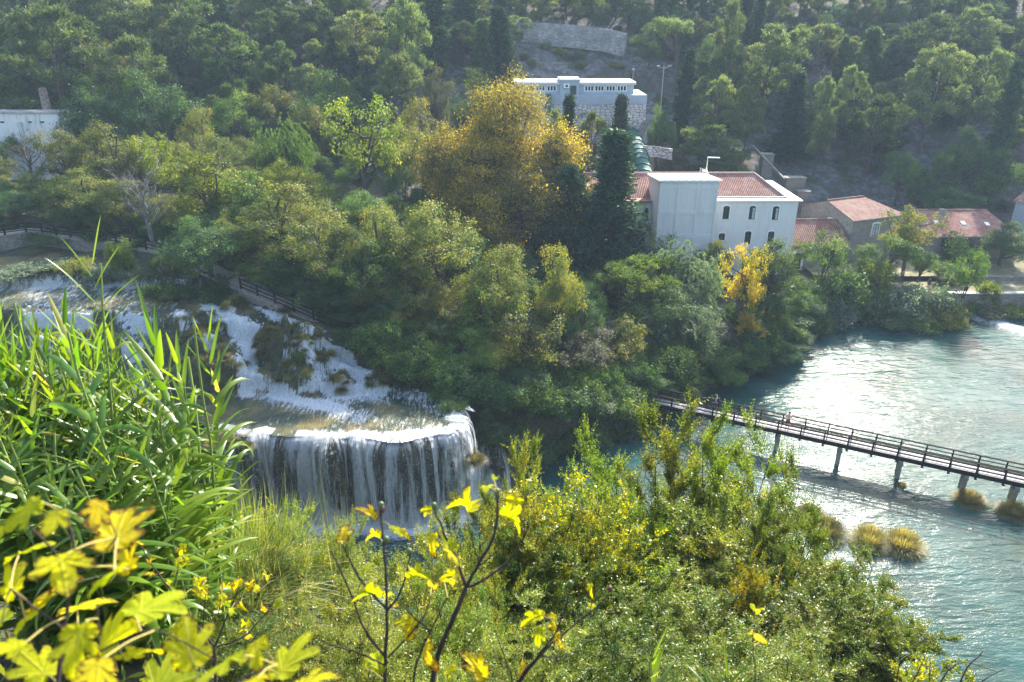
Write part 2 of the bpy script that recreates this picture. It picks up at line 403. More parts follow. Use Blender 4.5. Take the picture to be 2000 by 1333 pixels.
# ---- water materials
def river_material():
    m, nt, out = mat("river_water")
    v = coords(nt, (1, 1, 1), 'Object', (0, 0, math.radians(-14)))
    vs = coords(nt, (0.55, 1.5, 1), 'Object', (0, 0, math.radians(-10)))
    w1 = noise(nt, vs, 0.9, 3, 0.5, 0.4); w2 = noise(nt, vs, 2.6, 4, 0.6, 0.6); w3 = noise(nt, v, 0.12, 3, 0.5)
    w4 = noise(nt, v, 7.0, 2, 0.5)
    gust = fr(nt, noise(nt, coords(nt, (0.5, 1.3, 1), 'Object', (0, 0, math.radians(-25))), 0.16, 4, 0.6, 0.8), 0.38, 0.62, 0.35, 1.15)
    h = math_(nt, 'ADD', math_(nt, 'MULTIPLY', w1, 0.085), math_(nt, 'MULTIPLY', math_(nt, 'ADD', math_(nt, 'MULTIPLY', w2, 0.042), math_(nt, 'MULTIPLY', w4, 0.012)), gust))
    body = mixc(nt, fr(nt, w3, 0.4, 0.62), (0.010, 0.050, 0.043), (0.028, 0.090, 0.082))
    body = mixc(nt, fr(nt, noise(nt, v, 0.45, 5, 0.6), 0.56, 0.72, 0, 0.6), body, (0.03, 0.055, 0.012))
    fa = N(nt, "ShaderNodeAttribute", attribute_name="foam")
    fn = noise(nt, vs, 3.2, 7, 0.75, 0.8)
    fm = fr(nt, math_(nt, 'ADD', fn, math_(nt, 'MULTIPLY', fa.outputs['Fac'], 0.75)), 0.80, 1.0)
    nrm = bump(nt, h, 1.0)
    p = principled(nt, None, body, 0.055, nrm, IOR=1.333, **{'Specular IOR Level': 0.35})
    f = principled(nt, None, (0.75, 0.80, 0.82), 0.85, bump(nt, fn, 0.25))
    mx = N(nt, "ShaderNodeMixShader", ins={0: fm}); nt.links.new(p, mx.inputs[1]); nt.links.new(f, mx.inputs[2]); nt.links.new(mx.outputs[0], out.inputs[0])
    return m
M_river = river_material()
LIP = np.array([(-24.5, 48.4), (-22.5, 47.4), (-20.8, 46.8), (-18.9, 46.0), (-16, 46.1), (-13.4, 45.6), (-10.5, 45.9), (-8.4, 45.6), (-6.4, 46.0), (-4.9, 46.8), (-3.9, 48.1), (-3.5, 49.6), (-4.2, 51.2)])
def resample(P, n):
    P = np.asarray(P, float); d = np.r_[0, np.cumsum(np.hypot(*np.diff(P, axis=0).T))]
    s = np.linspace(0, d[-1], n); 
    Q = np.stack([np.interp(s, d, P[:, i]) for i in range(P.shape[1])], 1)
    k = max(3, n // 40) | 1; ker = np.ones(k) / k
    Qp = np.pad(Q, ((k // 2, k // 2), (0, 0)), 'edge')
    return np.stack([np.convolve(Qp[:, i], ker, 'valid') for i in range(P.shape[1])], 1), s
_P, _s = resample(LIP, 90); _T = np.gradient(_P, axis=0); _T /= np.linalg.norm(_T, axis=1)[:, None]
LIP = _P + np.stack([_T[:, 1], -_T[:, 0]], 1) * (0.85 * fbm(_s * 0.42, _s * 0, 311, 4))[:, None]
def pdist(X, Y, P):
    d = np.full(np.shape(X), 1e9)
    for i in range(len(P) - 1):
        x1, y1 = P[i][:2]; x2, y2 = P[i + 1][:2]; dx, dy = x2 - x1, y2 - y1
        t = np.clip(((X - x1) * dx + (Y - y1) * dy) / (dx * dx + dy * dy + 1e-9), 0, 1)
        d = np.minimum(d, np.hypot(X - x1 - t * dx, Y - y1 - t * dy))
    return d
WEIR = [PZ(1862, 606, 0)[:2], PZ(1935, 628, 0)[:2], PZ(2010, 652, 0)[:2], PZ(2120, 690, 0)[:2]]
def river_foam(X, Y):
    d = pdist(X, Y, LIP[12::3]); f = np.maximum(sstep(3.6, 0.9, d) * 0.95, sstep(9.0, 2.0, d) * 0.42)
    f = np.maximum(f, sstep(3.5, 0.3, pdist(X, Y, WEIR)) * 0.62 * sstep(50, 54, X))
    f = np.maximum(f, sstep(3.0, 0.5, pdist(X, Y, [(-2.5, 48), (2.5, 47), (6, 46)])) * 0.38)
    return f
def river_z(X, Y):
    d = pdist(X, Y, WEIR)
    return 0.04 * fbm(X * 0.6, Y * 0.9, 81, 3) + 0.22 * sstep(2.5, 0, d) * sstep(50, 54, X)
xr = np.concatenate([np.arange(-40, 75, 0.5), np.arange(75, 330, 10.0)])
yr = np.concatenate([np.arange(10, 92, 0.5), [96.0]])
r = ob_from("lower_river_water", grid_mesh("lower_river_water", xr, yr, river_z, M_river, attrs={"foam": river_foam}, keep=lambda x, y: (sdist(x, y, RP) < 4) | (y < 30)))
tag(r, kind="structure")

def cascade_material():
    m, nt, out = mat("cascade_water")
    rk = N(nt, "ShaderNodeAttribute", attribute_name="rock"); fo = N(nt, "ShaderNodeAttribute", attribute_name="foam")
    v = coords(nt); vs = coords(nt, (3.0, 0.6, 0.6), 'Object', (0, 0, math.radians(14)))
    n1 = noise(nt, vs, 1.5, 8, 0.72, 0.7); n2 = noise(nt, v, 2.2, 7, 0.7); n3 = noise(nt, v, 0.35, 5, 0.6, 0.5); n4 = noise(nt, v, 9, 4, 0.6)
    water = ramp(nt, n3, [(0.34, (0.020, 0.038, 0.026)), (0.47, (0.055, 0.075, 0.040)), (0.56, (0.12, 0.11, 0.045)), (0.68, (0.23, 0.175, 0.06))])
    moss = ramp(nt, n2, [(0.28, (0.015, 0.016, 0.008)), (0.45, (0.045, 0.045, 0.018)), (0.58, (0.07, 0.09, 0.02)), (0.75, (0.14, 0.10, 0.045))])
    nrm = bump(nt, math_(nt, 'ADD', math_(nt, 'MULTIPLY', n1, 0.22), math_(nt, 'MULTIPLY', n4, 0.03)), 1.0)
    pw = principled(nt, None, water, 0.12, nrm, IOR=1.333)
    pr = principled(nt, None, moss, 0.8, bump(nt, math_(nt, 'ADD', n2, math_(nt, 'MULTIPLY', n4, 0.4)), 0.25))
    pf = principled(nt, None, mixc(nt, fr(nt, noise(nt, vs, 7.0, 5, .7), .38, .6), (0.46, 0.52, 0.54), (0.84, 0.87, 0.88)), 0.6, bump(nt, n1, 0.4))
    rf = fr(nt, math_(nt, 'ADD', rk.outputs['Fac'], math_(nt, 'MULTIPLY', math_(nt, 'SUBTRACT', n2, 0.5), 0.8)), 0.42, 0.56)
    n5 = noise(nt, coords(nt, (3.2, 1.2, 1.2), 'Object', (0, 0, math.radians(14))), 5.0, 5, .7, .5)
    F_ = math_(nt, 'ADD', fo.outputs['Fac'], math_(nt, 'ADD', math_(nt, 'MULTIPLY', math_(nt, 'SUBTRACT', n1, .5), 2.0), math_(nt, 'MULTIPLY', math_(nt, 'SUBTRACT', n5, .5), 1.3)))
    ff = fr(nt, F_, .40, .76)
    m1 = N(nt, "ShaderNodeMixShader", ins={0: rf}); nt.links.new(pw, m1.inputs[1]); nt.links.new(pr, m1.inputs[2])
    m2 = N(nt, "ShaderNodeMixShader", ins={0: ff}); nt.links.new(m1.outputs[0], m2.inputs[1]); nt.links.new(pf, m2.inputs[2])
    nt.links.new(m2.outputs[0], out.inputs[0])
    return m
M_casc = cascade_material()
def chan(X, Y): return fbm(X * 0.5 + .25 * Y, Y * 0.13, 333, 4) + .15 * fbm(X * 2, Y * .5, 335, 3)
def casc_rock(X, Y):
    c, m, t = cascade_h(X, Y)
    inz = sstep(0.0, 0.06, t) * sstep(1.0, 0.93, t)
    r = sstep(0.15, 0.6, m)
    r = np.maximum(r, inz * sstep(0.05, -0.25, chan(X, Y)) * .9)
    return np.maximum(r, inz * sstep(0.18, 0.42, fbm(X * 0.42, Y * 0.3, 91, 4)))
STREAMS = [[tuple(PZ(u, v, z)[:2]) for u, v, z in l] for l in (((405, 598, 11.2), (440, 622, 10.6), (470, 650, 9.8), (490, 700, 8.6), (478, 768, 6.9)), ((500, 588, 11.2), (540, 625, 10.3), (580, 655, 9.6), (650, 662, 9.2)),
    ((520, 585, 11.2), (590, 640, 10)), ((650, 690, 8.7), (690, 715, 8.1), (730, 760, 6.9)), ((600, 705, 8.3), (625, 740, 7.5), (660, 770, 6.9)), ((380, 690, 9.0), (440, 700, 8.6), (470, 745, 7.4)), ((350, 620, 10.8), (380, 650, 10), (420, 690, 9)), ((740, 765, 6.9), (680, 770, 6.9)), ((540, 770, 6.8), (600, 785, 6.8), (660, 800, 6.8)))]
def casc_foam(X, Y):
    e = 0.25; c, m, t = cascade_h(X, Y); cx = cascade_h(X + e, Y)[0]; cy = cascade_h(X, Y - e)[0]
    sl = np.clip(-(cy - c) / e, 0, 3) + 0.5 * np.abs(cx - c) / e
    f = 0.08 + 0.62 * sstep(0.3, 1.3, sl) * (t > 0) * (t < 1.0) * (.12 + .88 * sstep(-.12, .15, chan(X, Y)))
    inz = sstep(-0.02, 0.05, t) * sstep(1.15, 0.95, t)
    f = f + inz * 0.20 * sstep(-.15, .2, chan(X, Y))
    y1 = np.interp(X, [-140, -60, -46, -40, -36, -30, -20], [66, 66, 65.5, 67.3, 66.6, 64.4, 90])
    f = f + 0.42 * sstep(1.3, 0.2, np.abs(Y - y1 + 0.6)) * (0.5 + sstep(-.3, .4, fbm(X * .5, X * 0, 155, 3))) + 0.14 * sstep(4, 1, np.abs(Y - y1 + 2.5))
    f = f - 0.45 * sstep(0.1, 0.5, Y - y1 - 0.4)
    d = pdist(X, Y, LIP[::2]); f = f + 0.20 * sstep(1.8, 0.3, d) * sstep(-24, -19, X) * (0.35 + .65 * sstep(-17, -9, X)) * (0.2 + 0.95 * sstep(-.35, .35, fbm(X * .7, Y * .7, 157, 3))) + 0.27 * sstep(6.5, 1.5, d) * sstep(-17, -9, X)
    for st in STREAMS: f = f + 0.60 * sstep(1.05, 0.15, pdist(X, Y, st) + 0.35 * fbm(X * 1.3, Y * 1.3, 99, 3)) 
    f = f + 0.10 * inz * sstep(-26.5, -29.5, X)
    f = f + 0.30 * sstep(-0.1, 0.4, fbm(X * 0.35, Y * 0.6, 123, 4)) * (Y < 53) * sstep(-20, -15, X)
    base = pdist(X, Y, [tuple(PZ(u, vv, 6.8)[:2]) for u, vv in ((500, 768), (560, 785), (640, 800), (700, 812))])
    f = f + 0.42 * sstep(1.9, 0.2, base) + 0.35 * sstep(1.6, 0.2, np.abs(Y - 52.7)) * sstep(-17, -13, X)
    f = f - 0.3 * (m > 0.25)
    return np.clip(f, 0, 1.2)
lipx, _ = resample(LIP, 60)
def keepc(x, y):
    d = sdist(x, y, [(-140, 90), (-80, 88), (-56, 81), (-44, 76), (-33, 71), (-27, 67), (-22, 63.5), (-15, 59.5), (-8, 55), (-4.5, 52.5), (-3.0, 50.0)] + [tuple(p) for p in LIP[::-1]] + [(-30, 47), (-140, 47)])
    return d < 0.1
xc = np.concatenate([np.arange(-100, -52, 0.6), np.arange(-52, -2.4, 0.13)])
yc = np.concatenate([np.arange(44.5, 62, 0.13), np.arange(62, 90, 0.3)])
c = ob_from("upper_river_water", grid_mesh("upper_river_water", xc, yc, lambda X, Y: cascade_h(X, Y)[0], M_casc, keep=keepc, attrs={"rock": casc_rock, "foam": casc_foam}))
tag(c, kind="structure")

# ---- the lower fall: tufa cliff and the curtains of water in front of it
def tufa_material():
    m, nt, out = mat("tufa_cliff")
    v = coords(nt); vs = coords(nt, (1.6, 1.6, 0.45)); n1 = noise(nt, vs, 1.6, 8, 0.7, 0.4); n2 = noise(nt, v, 6, 5, 0.65)
    col = ramp(nt, n1, [(0.3, (0.012, 0.012, 0.008)), (0.47, (0.045, 0.04, 0.02)), (0.6, (0.10, 0.09, 0.035)), (0.75, (0.17, 0.13, 0.07))])
    principled(nt, out, col, 0.55, bump(nt, math_(nt, 'ADD', n1, math_(nt, 'MULTIPLY', n2, 0.3)), 0.35))
    return m
M_tufa = tufa_material()
def fall_sheet(name, mats, ns, prof, off0, colamp, seed, zlip=6.72, s0=0.0, s1=1.0, path=LIP, zlow=-0.6, attr=False, amp2=0.06):
    P, s = resample(path, ns); i0, i1 = int(s0 * ns), int(s1 * ns); P = P[i0:i1]; s = s[i0:i1]
    T = np.gradient(P, axis=0); T /= np.linalg.norm(T, axis=1)[:, None]; Nn = np.stack([T[:, 1], -T[:, 0]], 1)   # outward (towards the camera side)
    o = np.interp(np.linspace(0, 1, len(prof) * 9), np.linspace(0, 1, len(prof)), [p[0] for p in prof]); z = np.interp(np.linspace(0, 1, len(prof) * 9), np.linspace(0, 1, len(prof)), [p[1] for p in prof])
    O = off0 + o[None, :] + colamp * fbm(s[:, None] * 0.9 + 0 * z[None, :], z[None, :] * 0.12 + 5, seed, 4) * sstep(7.3, 5.6, z)[None, :] * 1.0
    O = O + amp2 * fbm(s[:, None] * 4.0, z[None, :] * 0.5, seed + 3, 3)
    Z = z[None, :] + 0 * s[:, None]
    # the lip itself is not level
    Z = Z + sstep(3, 6.5, z)[None, :] * (0.34 * fbm(s * 0.7, s * 0, seed + 9 if attr is None else 140, 4))[:, None]
    V = np.stack([P[:, 0][:, None] + Nn[:, 0][:, None] * O, P[:, 1][:, None] + Nn[:, 1][:, None] * O, Z], -1).reshape(-1, 3)
    n, k = len(s), len(z); i = (np.arange(n - 1)[:, None] * k + np.arange(k - 1)[None, :]).ravel()
    F = np.stack([i, i + 1, i + k + 1, i + k], -1)
    uv = np.stack([np.repeat(s, k), np.tile(z, n)], -1)
    return ob_from(name, np_mesh(name, V, F, mats, smooth=True, uv=uv))
cl = fall_sheet("tufa_cliff", M_tufa, 420, [(-1.6, 6.3), (-0.5, 6.62), (0.05, 6.5), (0.35, 5.9), (0.32, 5.0), (0.1, 3.8), (-0.25, 2.4), (-0.35, 1.2), (0.1, 0.2), (0.5, -1.2)], 0.0, 0.75, 200, amp2=0.16)
tag(cl, kind="structure")
def curtain_material(name, thr, su, sv, dens, us=1.3, spkd=.6):
    m, nt, out = mat(name)
    tc = N(nt, "ShaderNodeTexCoord"); mp = N(nt, "ShaderNodeMapping"); nt.links.new(tc.outputs['UV'], mp.inputs[0]); mp.inputs['Scale'].default_value = (su, sv, 1)
    mp2 = N(nt, "ShaderNodeMapping"); nt.links.new(tc.outputs['UV'], mp2.inputs[0]); mp2.inputs['Scale'].default_value = (us, 0.05, 1)
    fine = noise(nt, mp.outputs[0], 1.0, 8, 0.75, 0.3); big = noise(nt, mp2.outputs[0], 1.0, 6, 0.75)
    mp3 = N(nt, "ShaderNodeMapping"); nt.links.new(tc.outputs['UV'], mp3.inputs[0]); mp3.inputs['Scale'].default_value = (10, 4.5, 1)
    drop = noise(nt, mp3.outputs[0], 1.0, 5, 0.8)
    sp = N(nt, "ShaderNodeSeparateXYZ"); nt.links.new(tc.outputs['UV'], sp.inputs[0])
    top = fr(nt, sp.outputs[1], 6.1, 6.8, 0, 0.07)
    bot = fr(nt, sp.outputs[1], 1.8, 0.0, 0, 0.16)
    cw = math_(nt, 'ADD', big, math_(nt, 'ADD', top, math_(nt, 'MULTIPLY', bot, .5)))
    colm = fr(nt, cw, thr, thr + 0.07)
    str_ = math_(nt, 'MULTIPLY', colm, fr(nt, fine, .30, .46, .5, 1.0))
    spk = math_(nt, 'MULTIPLY', fr(nt, math_(nt, 'ADD', math_(nt, 'MULTIPLY', drop, .6), math_(nt, 'MULTIPLY', fine, .4)), .52, .60), spkd)
    al = math_(nt, 'MULTIPLY', math_(nt, 'MAXIMUM', str_, spk), dens)
    a = math_(nt, 'ADD', math_(nt, 'MULTIPLY', fine, 0.45), math_(nt, 'MULTIPLY', big, 1.05))
    a = math_(nt, 'ADD', a, math_(nt, 'MULTIPLY', drop, 0.28))
    a = math_(nt, 'ADD', math_(nt, 'ADD', a, top), bot)
    d = N(nt, "ShaderNodeBsdfDiffuse", ins={'Color': (0.95, 0.97, 0.99, 1), 'Normal': bump(nt, math_(nt, 'ADD', fine, drop), 0.12)})
    t = N(nt, "ShaderNodeBsdfTranslucent", ins={'Color': (0.95, 0.97, 0.99, 1)})
    mx = N(nt, "ShaderNodeMixShader", ins={0: 0.6}); nt.links.new(d.outputs[0], mx.inputs[1]); nt.links.new(t.outputs[0], mx.inputs[2])
    tr = N(nt, "ShaderNodeBsdfTransparent"); m2 = N(nt, "ShaderNodeMixShader", ins={0: al})
    nt.links.new(tr.outputs[0], m2.inputs[1]); nt.links.new(mx.outputs[0], m2.inputs[2]); nt.links.new(m2.outputs[0], out.inputs[0])
    return m
M_cur1 = curtain_material("falling_water_back", 0.475, 8.0, 0.5, .95, .8, .9)
M_cur2 = curtain_material("falling_water_front", 0.515, 11.0, 0.45, 1.0, 1.2, .45)
PR = [(-0.9, 6.80), (-0.2, 6.80), (0.28, 6.62), (0.62, 6.1), (0.78, 5.2), (0.85, 4.0), (0.90, 2.6), (0.93, 1.2), (0.96, 0.1), (1.0, -0.3)]
cur = fall_sheet("lower_waterfall_water", M_cur1, 520, PR, -0.02, 0.5, 200, s0=0.10, amp2=0.12); tag(cur, kind="structure")
cur = fall_sheet("front_waterfall_water", M_cur2, 520, PR, 0.16, 0.45, 231, s0=0.14, amp2=0.16); tag(cur, kind="structure")
# small stepped cascade right of the main fall
P2 = np.array([(-4.4, 51.2), (-3.2, 51.0), (-1.8, 50.8), (-0.6, 51.2), (0.4, 52.2)])
cl = fall_sheet("small_tufa_step", M_tufa, 140, [(-1.8, 3.9), (-.6, 3.6), (.1, 3.1), (.4, 2.5), (1.0, 2.0), (1.2, 1.2), (1.6, .5), (1.9, -1.0)], 0.0, 1.1, 400, path=P2, amp2=.2, attr=True); tag(cl, kind="structure")
cur = fall_sheet("small_cascade_water", M_cur1, 160, [(-1.7, 4.05), (-.5, 3.8), (.25, 3.2), (.55, 2.6), (1.15, 2.1), (1.4, 1.3), (1.8, .6), (2.1, -.2)], 0.06, 1.1, 400, path=P2, amp2=.2, attr=True, s1=.7); tag(cur, kind="structure")
# spray hanging at the foot of the fall
rg = np.random.default_rng(5)
P_, s_ = resample(LIP[12:], 400); idx = rg.integers(40, 400, 13000)
zz = rg.exponential(0.8, 13000); ang = rg.uniform(0, 6.28, 13000); rr = np.abs(rg.normal(0, 0.8, 13000))
C_ = np.stack([P_[idx, 0] + rr * np.cos(ang) * 1.2, P_[idx, 1] - 1.0 - rr * np.abs(np.sin(ang)), zz], -1)
V_, F_ = leaves(C_, rdir(rg, 13000), rdir(rg, 13000), rg.uniform(0.02, 0.045, 13000), rg.uniform(0.015, 0.035, 13000))
M_spray, nt_, out_ = mat("spray_drops"); principled(nt_, out_, (0.85, 0.9, 0.93), 0.4)
tag(ob_from("water_spray", np_mesh("water_spray", V_, F_, M_spray)), kind="stuff")

# ================================================================== TREE BUILDERS
def limb(p0, p1, r0, r1, rng, sag=0.1, n=6, k=5):
    p0 = np.asarray(p0, float); p1 = np.asarray(p1, float); t = np.linspace(0, 1, n)[:, None]
    mid = rng.normal(size=3) * np.linalg.norm(p1 - p0) * sag
    P = p0 * (1 - t) + p1 * t + mid * (4 * t * (1 - t)) + rng.normal(size=(n, 3)) * 0.012 * np.linalg.norm(p1 - p0)
    P[0] = p0
    return tube_np(P, np.linspace(r0, r1, n), k)
def trunk_pts(H, lean, rng, n=9, wob=0.02):
    t = np.linspace(0, 1, n); d = rng.uniform(0, 6.28)
    x = lean * H * t ** 1.4 * math.cos(d) + np.cumsum(rng.normal(size=n)) * wob * H * t
    y = lean * H * t ** 1.4 * math.sin(d) + np.cumsum(rng.normal(size=n)) * wob * H * t
    return np.stack([x, y, t * H - 0.6 * (t == 0)], 1)
def at_h(P, z):
    return np.array([np.interp(z, P[:, 2], P[:, i]) for i in range(3)])
def finish(name, blobs_leaf, rnd, tparts, H):
    V, F = blobs_leaf
    r = np.hypot(V[:, 0], V[:, 1])
    return dict(leaf=(V, F, rnd), trunk=join_np(tparts), H=float(np.percentile(V[:, 2], 99.8)), R=float(np.percentile(r, 95)))
def gen_broad(seed, H=10.0, R=4.6, low=0.12, nb=24, ncl=30, nl=44, L=0.165, squash=1.0, flat=False, spread=0.125, mixr=0.11, stems=1, lobes=0):
    rng = np.random.default_rng(seed)
    tp = []; stemsP = []
    for k in range(stems):
        P = trunk_pts(H * 0.8, 0.05 + 0.12 * (stems > 1), rng); P[:, :2] += rng.normal(size=2) * 0.25 * (stems > 1); stemsP.append(P)
        tp.append(tube_np(P, np.linspace(0.030, 0.010, len(P)) * H * (1.0 if stems == 1 else 0.65), 7))
    z0 = low * H; zc = (z0 + H) / 2; Rz = (H - z0) / 2
    B = []
    if isinstance(lobes, int) and lobes:
        lb = [(0.0, 0.0, H * .80 - .05 * H, .40 * R)]; a0 = rng.uniform(0, 6)
        for k in range(lobes): a = a0 + k * 2.4; rr = R * rng.uniform(.42, .62); lb.append((math.cos(a) * rr, math.sin(a) * rr, H * rng.uniform(.22, .70), R * rng.uniform(.34, .50)))
        lobes = lb
    for i in range(nb):
        d = rdir(rng, 1)[0]; d[2] = d[2] * 0.9 + 0.12
        if lobes:
            lx, ly, lz, lr = lobes[i % len(lobes)]; rb = lr * rng.uniform(.42, .66); d[2] = d[2] * .9 + .15
            B.append((np.array([lx, ly, lz]) + d * (lr - rb * .6) * rng.uniform(.75, 1.05), rb, (lx * .6, ly * .6, lz - lr * .25))); continue
        f = rng.uniform(0.38, 0.92) if i > 3 else rng.uniform(0, 0.35)
        rb = rng.uniform(0.15, 0.40) * R
        wob = 1 + 0.28 * rng.normal()
        c = np.array([d[0] * R * f * wob, d[1] * R * f * wob, zc + d[2] * (Rz - rb * 0.7) * min(1.08, f * 1.35)])
        B.append((c, rb, (0, 0, zc)))
    Cs = []; Out = []; Sz = []; CR = []
    for c, rb, oc in B:
        P = stemsP[rng.integers(len(stemsP))]
        zb = max(0.12 * H, min(c[2] - 0.1 * H, rng.uniform(0.2, 0.7) * H)); a = at_h(P, zb)
        tp.append(limb(a, c, 0.011 * H, 0.003 * H, rng, 0.08))
        d = rdir(rng, int(ncl * (rb / (0.32 * R)) ** 1.6) + 4)
        out = unit(np.array([c[0] - oc[0], c[1] - oc[1], (c[2] - oc[2]) * 0.9]) + 1e-3)
        keep = (d @ out) > -0.45 + rng.uniform(-0.3, 0.3, len(d))
        d = d[keep]; rr = rb * rng.uniform(0.45, 1.30, len(d))
        p = c + d * rr[:, None] * np.array([1, 1, 0.85])
        for q in p[:3]: tp.append(limb(c, q, 0.0035 * H, 0.0012 * H, rng, 0.1, 4, 4))
        Cs.append(p); Out.append(unit(d + out * 0.6)); Sz.append(np.full(len(d), 1.0)); CR.append(np.full(len(d), rng.random()))
    Cs = np.concatenate(Cs); Out = np.concatenate(Out); CR = np.concatenate(CR)
    n = len(Cs); sp = spread * R / 4.6 * 2.2 * rng.uniform(0.7, 1.3, n)
    m = rng.poisson(nl, n); I = np.repeat(np.arange(n), m)
    off = rng.normal(size=(len(I), 3)) * sp[I][:, None] * np.array([1, 1, 0.62])
    C = Cs[I] + off + Out[I] * (rng.normal(size=len(I)) * 0.12)[:, None]
    nrm = unit(Out[I] * 0.8 + np.array([0, 0, 0.7]) + rdir(rng, len(I)) * 0.9)
    D = unit(np.cross(nrm, rdir(rng, len(I))) + np.array([0, 0, -0.25]) + off * 0.6)
    Ls = L * rng.uniform(0.65, 1.35, len(I))
    rnd = np.clip(0.55 * CR[I] + 0.45 * rng.random(n)[I] * 1.0 + rng.normal(size=len(I)) * mixr, 0, 1)
    return finish("b", leaves(C, D, nrm, Ls, Ls * 0.62), rnd, tp, H)
def gen_pine(seed, H=11.0, R=4.2, nb=17, low=0.30, umbrella=False, nt=34, nn=26):
    rng = np.random.default_rng(seed); tp = []
    P = trunk_pts(H * 0.93, rng.uniform(0.04, 0.18), rng, 10, 0.012); tp.append(tube_np(P, np.linspace(0.022, 0.006, len(P)) * H, 7))
    Cs = []; Out = []; CR = []
    for i in range(nb):
        if umbrella: h = rng.uniform(0.78, 0.95); f = math.sqrt(rng.random()) * 0.85
        else:
            h = low + (0.95 - low) * (i + rng.random()) / nb; f = rng.uniform(0.35, 0.85) * (1.0 - 0.40 * ((h - low) / (1 - low)) ** 2)
            if h > 0.90: f *= 0.5
        a = i * 2.4 + rng.normal() * 0.5; rb = R * rng.uniform(0.24, 0.38) * (0.75 if h > 0.85 and not umbrella else 1)
        o = at_h(P, h * H); c = o + np.array([math.cos(a) * R * f, math.sin(a) * R * f, 0.02 * H])
        tp.append(limb(at_h(P, max(0.2, h - 0.10 - 0.12 * f - (0.2 if umbrella else 0)) * H), c, 0.008 * H, 0.0025 * H, rng, 0.07))
        d = rdir(rng, nt); d[:, 2] = np.abs(d[:, 2]) * 1.1 - 0.35; d = unit(d)
        p = c + d * (rb * rng.uniform(0.5, 1.05, nt))[:, None] * np.array([1, 1, 0.55 if not umbrella else 0.4])
        Cs.append(p); Out.append(unit(d * np.array([1, 1, .8]) + [0, 0, 0.75])); CR.append(np.full(nt, rng.random()))
    Cs = np.concatenate(Cs); Out = np.concatenate(Out); CR = np.concatenate(CR); n = len(Cs)
    I = np.repeat(np.arange(n), rng.poisson(nn, n))
    dirs = unit(Out[I] * 0.85 + rdir(rng, len(I)) * 0.85)
    L = rng.uniform(0.24, 0.42, len(I)) * H / 11
    C = Cs[I] + dirs * (L * 0.5)[:, None] + rng.normal(size=(len(I), 3)) * 0.16 * H / 11
    rnd = np.clip(0.5 * CR[I] + 0.5 * rng.random(n)[I] + rng.normal(size=len(I)) * 0.15, 0, 1)
    return finish("p", leaves(C, dirs, rdir(rng, len(I)), L, L * 0.30), rnd, tp, H)
def gen_cone(seed, H=14.0, R=2.9, nb=170, pw=1.15, droop=0.25, col=False, tuft=16, nl=11):
    rng = np.random.default_rng(seed); tp = []
    P = trunk_pts(H * 0.97, 0.01, rng, 10, 0.004); tp.append(tube_np(P, np.linspace(0.020, 0.003, len(P)) * H, 7))
    Cs = []; Out = []; CR = []
    for i in range(nb):
        h = 0.04 + 0.95 * (i + rng.random()) / nb
        env = (1 - h) ** pw * (1.0 if not col else 1) + 0.02
        if col: env = min(1, (1 - h) * 3.2) ** 0.7 * min(1, 0.55 + h * 2.2)
        r = R * env * rng.uniform(0.62, 1.18)
        a = rng.uniform(0, 6.28); t = np.sort(rng.uniform(0.25, 1, tuft))
        base = at_h(P, h * H); dv = np.array([math.cos(a), math.sin(a), 0])
        up = 0.9 if col else 0.18
        p = base + dv * (r * t)[:, None] + np.array([0, 0, 1]) * (up * r * t - droop * r * t * t)[:, None] + rng.normal(size=(tuft, 3)) * 0.10 * R * (0.25 + t)[:, None] * 0.8
        if i % 2 == 0 and not col: tp.append(limb(base, p[-1], 0.003 * H, 0.001 * H, rng, 0.03, 4, 4))
        Cs.append(p); Out.append(unit(dv + [0, 0, 0.5 if not col else 1.6] + rng.normal(size=(tuft, 3)) * 0.3)); CR.append(np.full(tuft, rng.random()))
    Cs = np.concatenate(Cs); Out = np.concatenate(Out); CR = np.concatenate(CR); n = len(Cs)
    I = np.repeat(np.arange(n), nl); dirs = unit(Out[I] + rdir(rng, len(I)) * 0.75); L = rng.uniform(0.18, 0.36, len(I)) * H / 14
    C = Cs[I] + rng.normal(size=(len(I), 3)) * 0.13 * H / 14
    rnd = np.clip(0.5 * CR[I] + 0.5 * rng.random(n)[I] + rng.normal(size=len(I)) * 0.15, 0, 1)
    return finish("c", leaves(C, dirs, rdir(rng, len(I)), L, L * 0.42), rnd, tp, H)
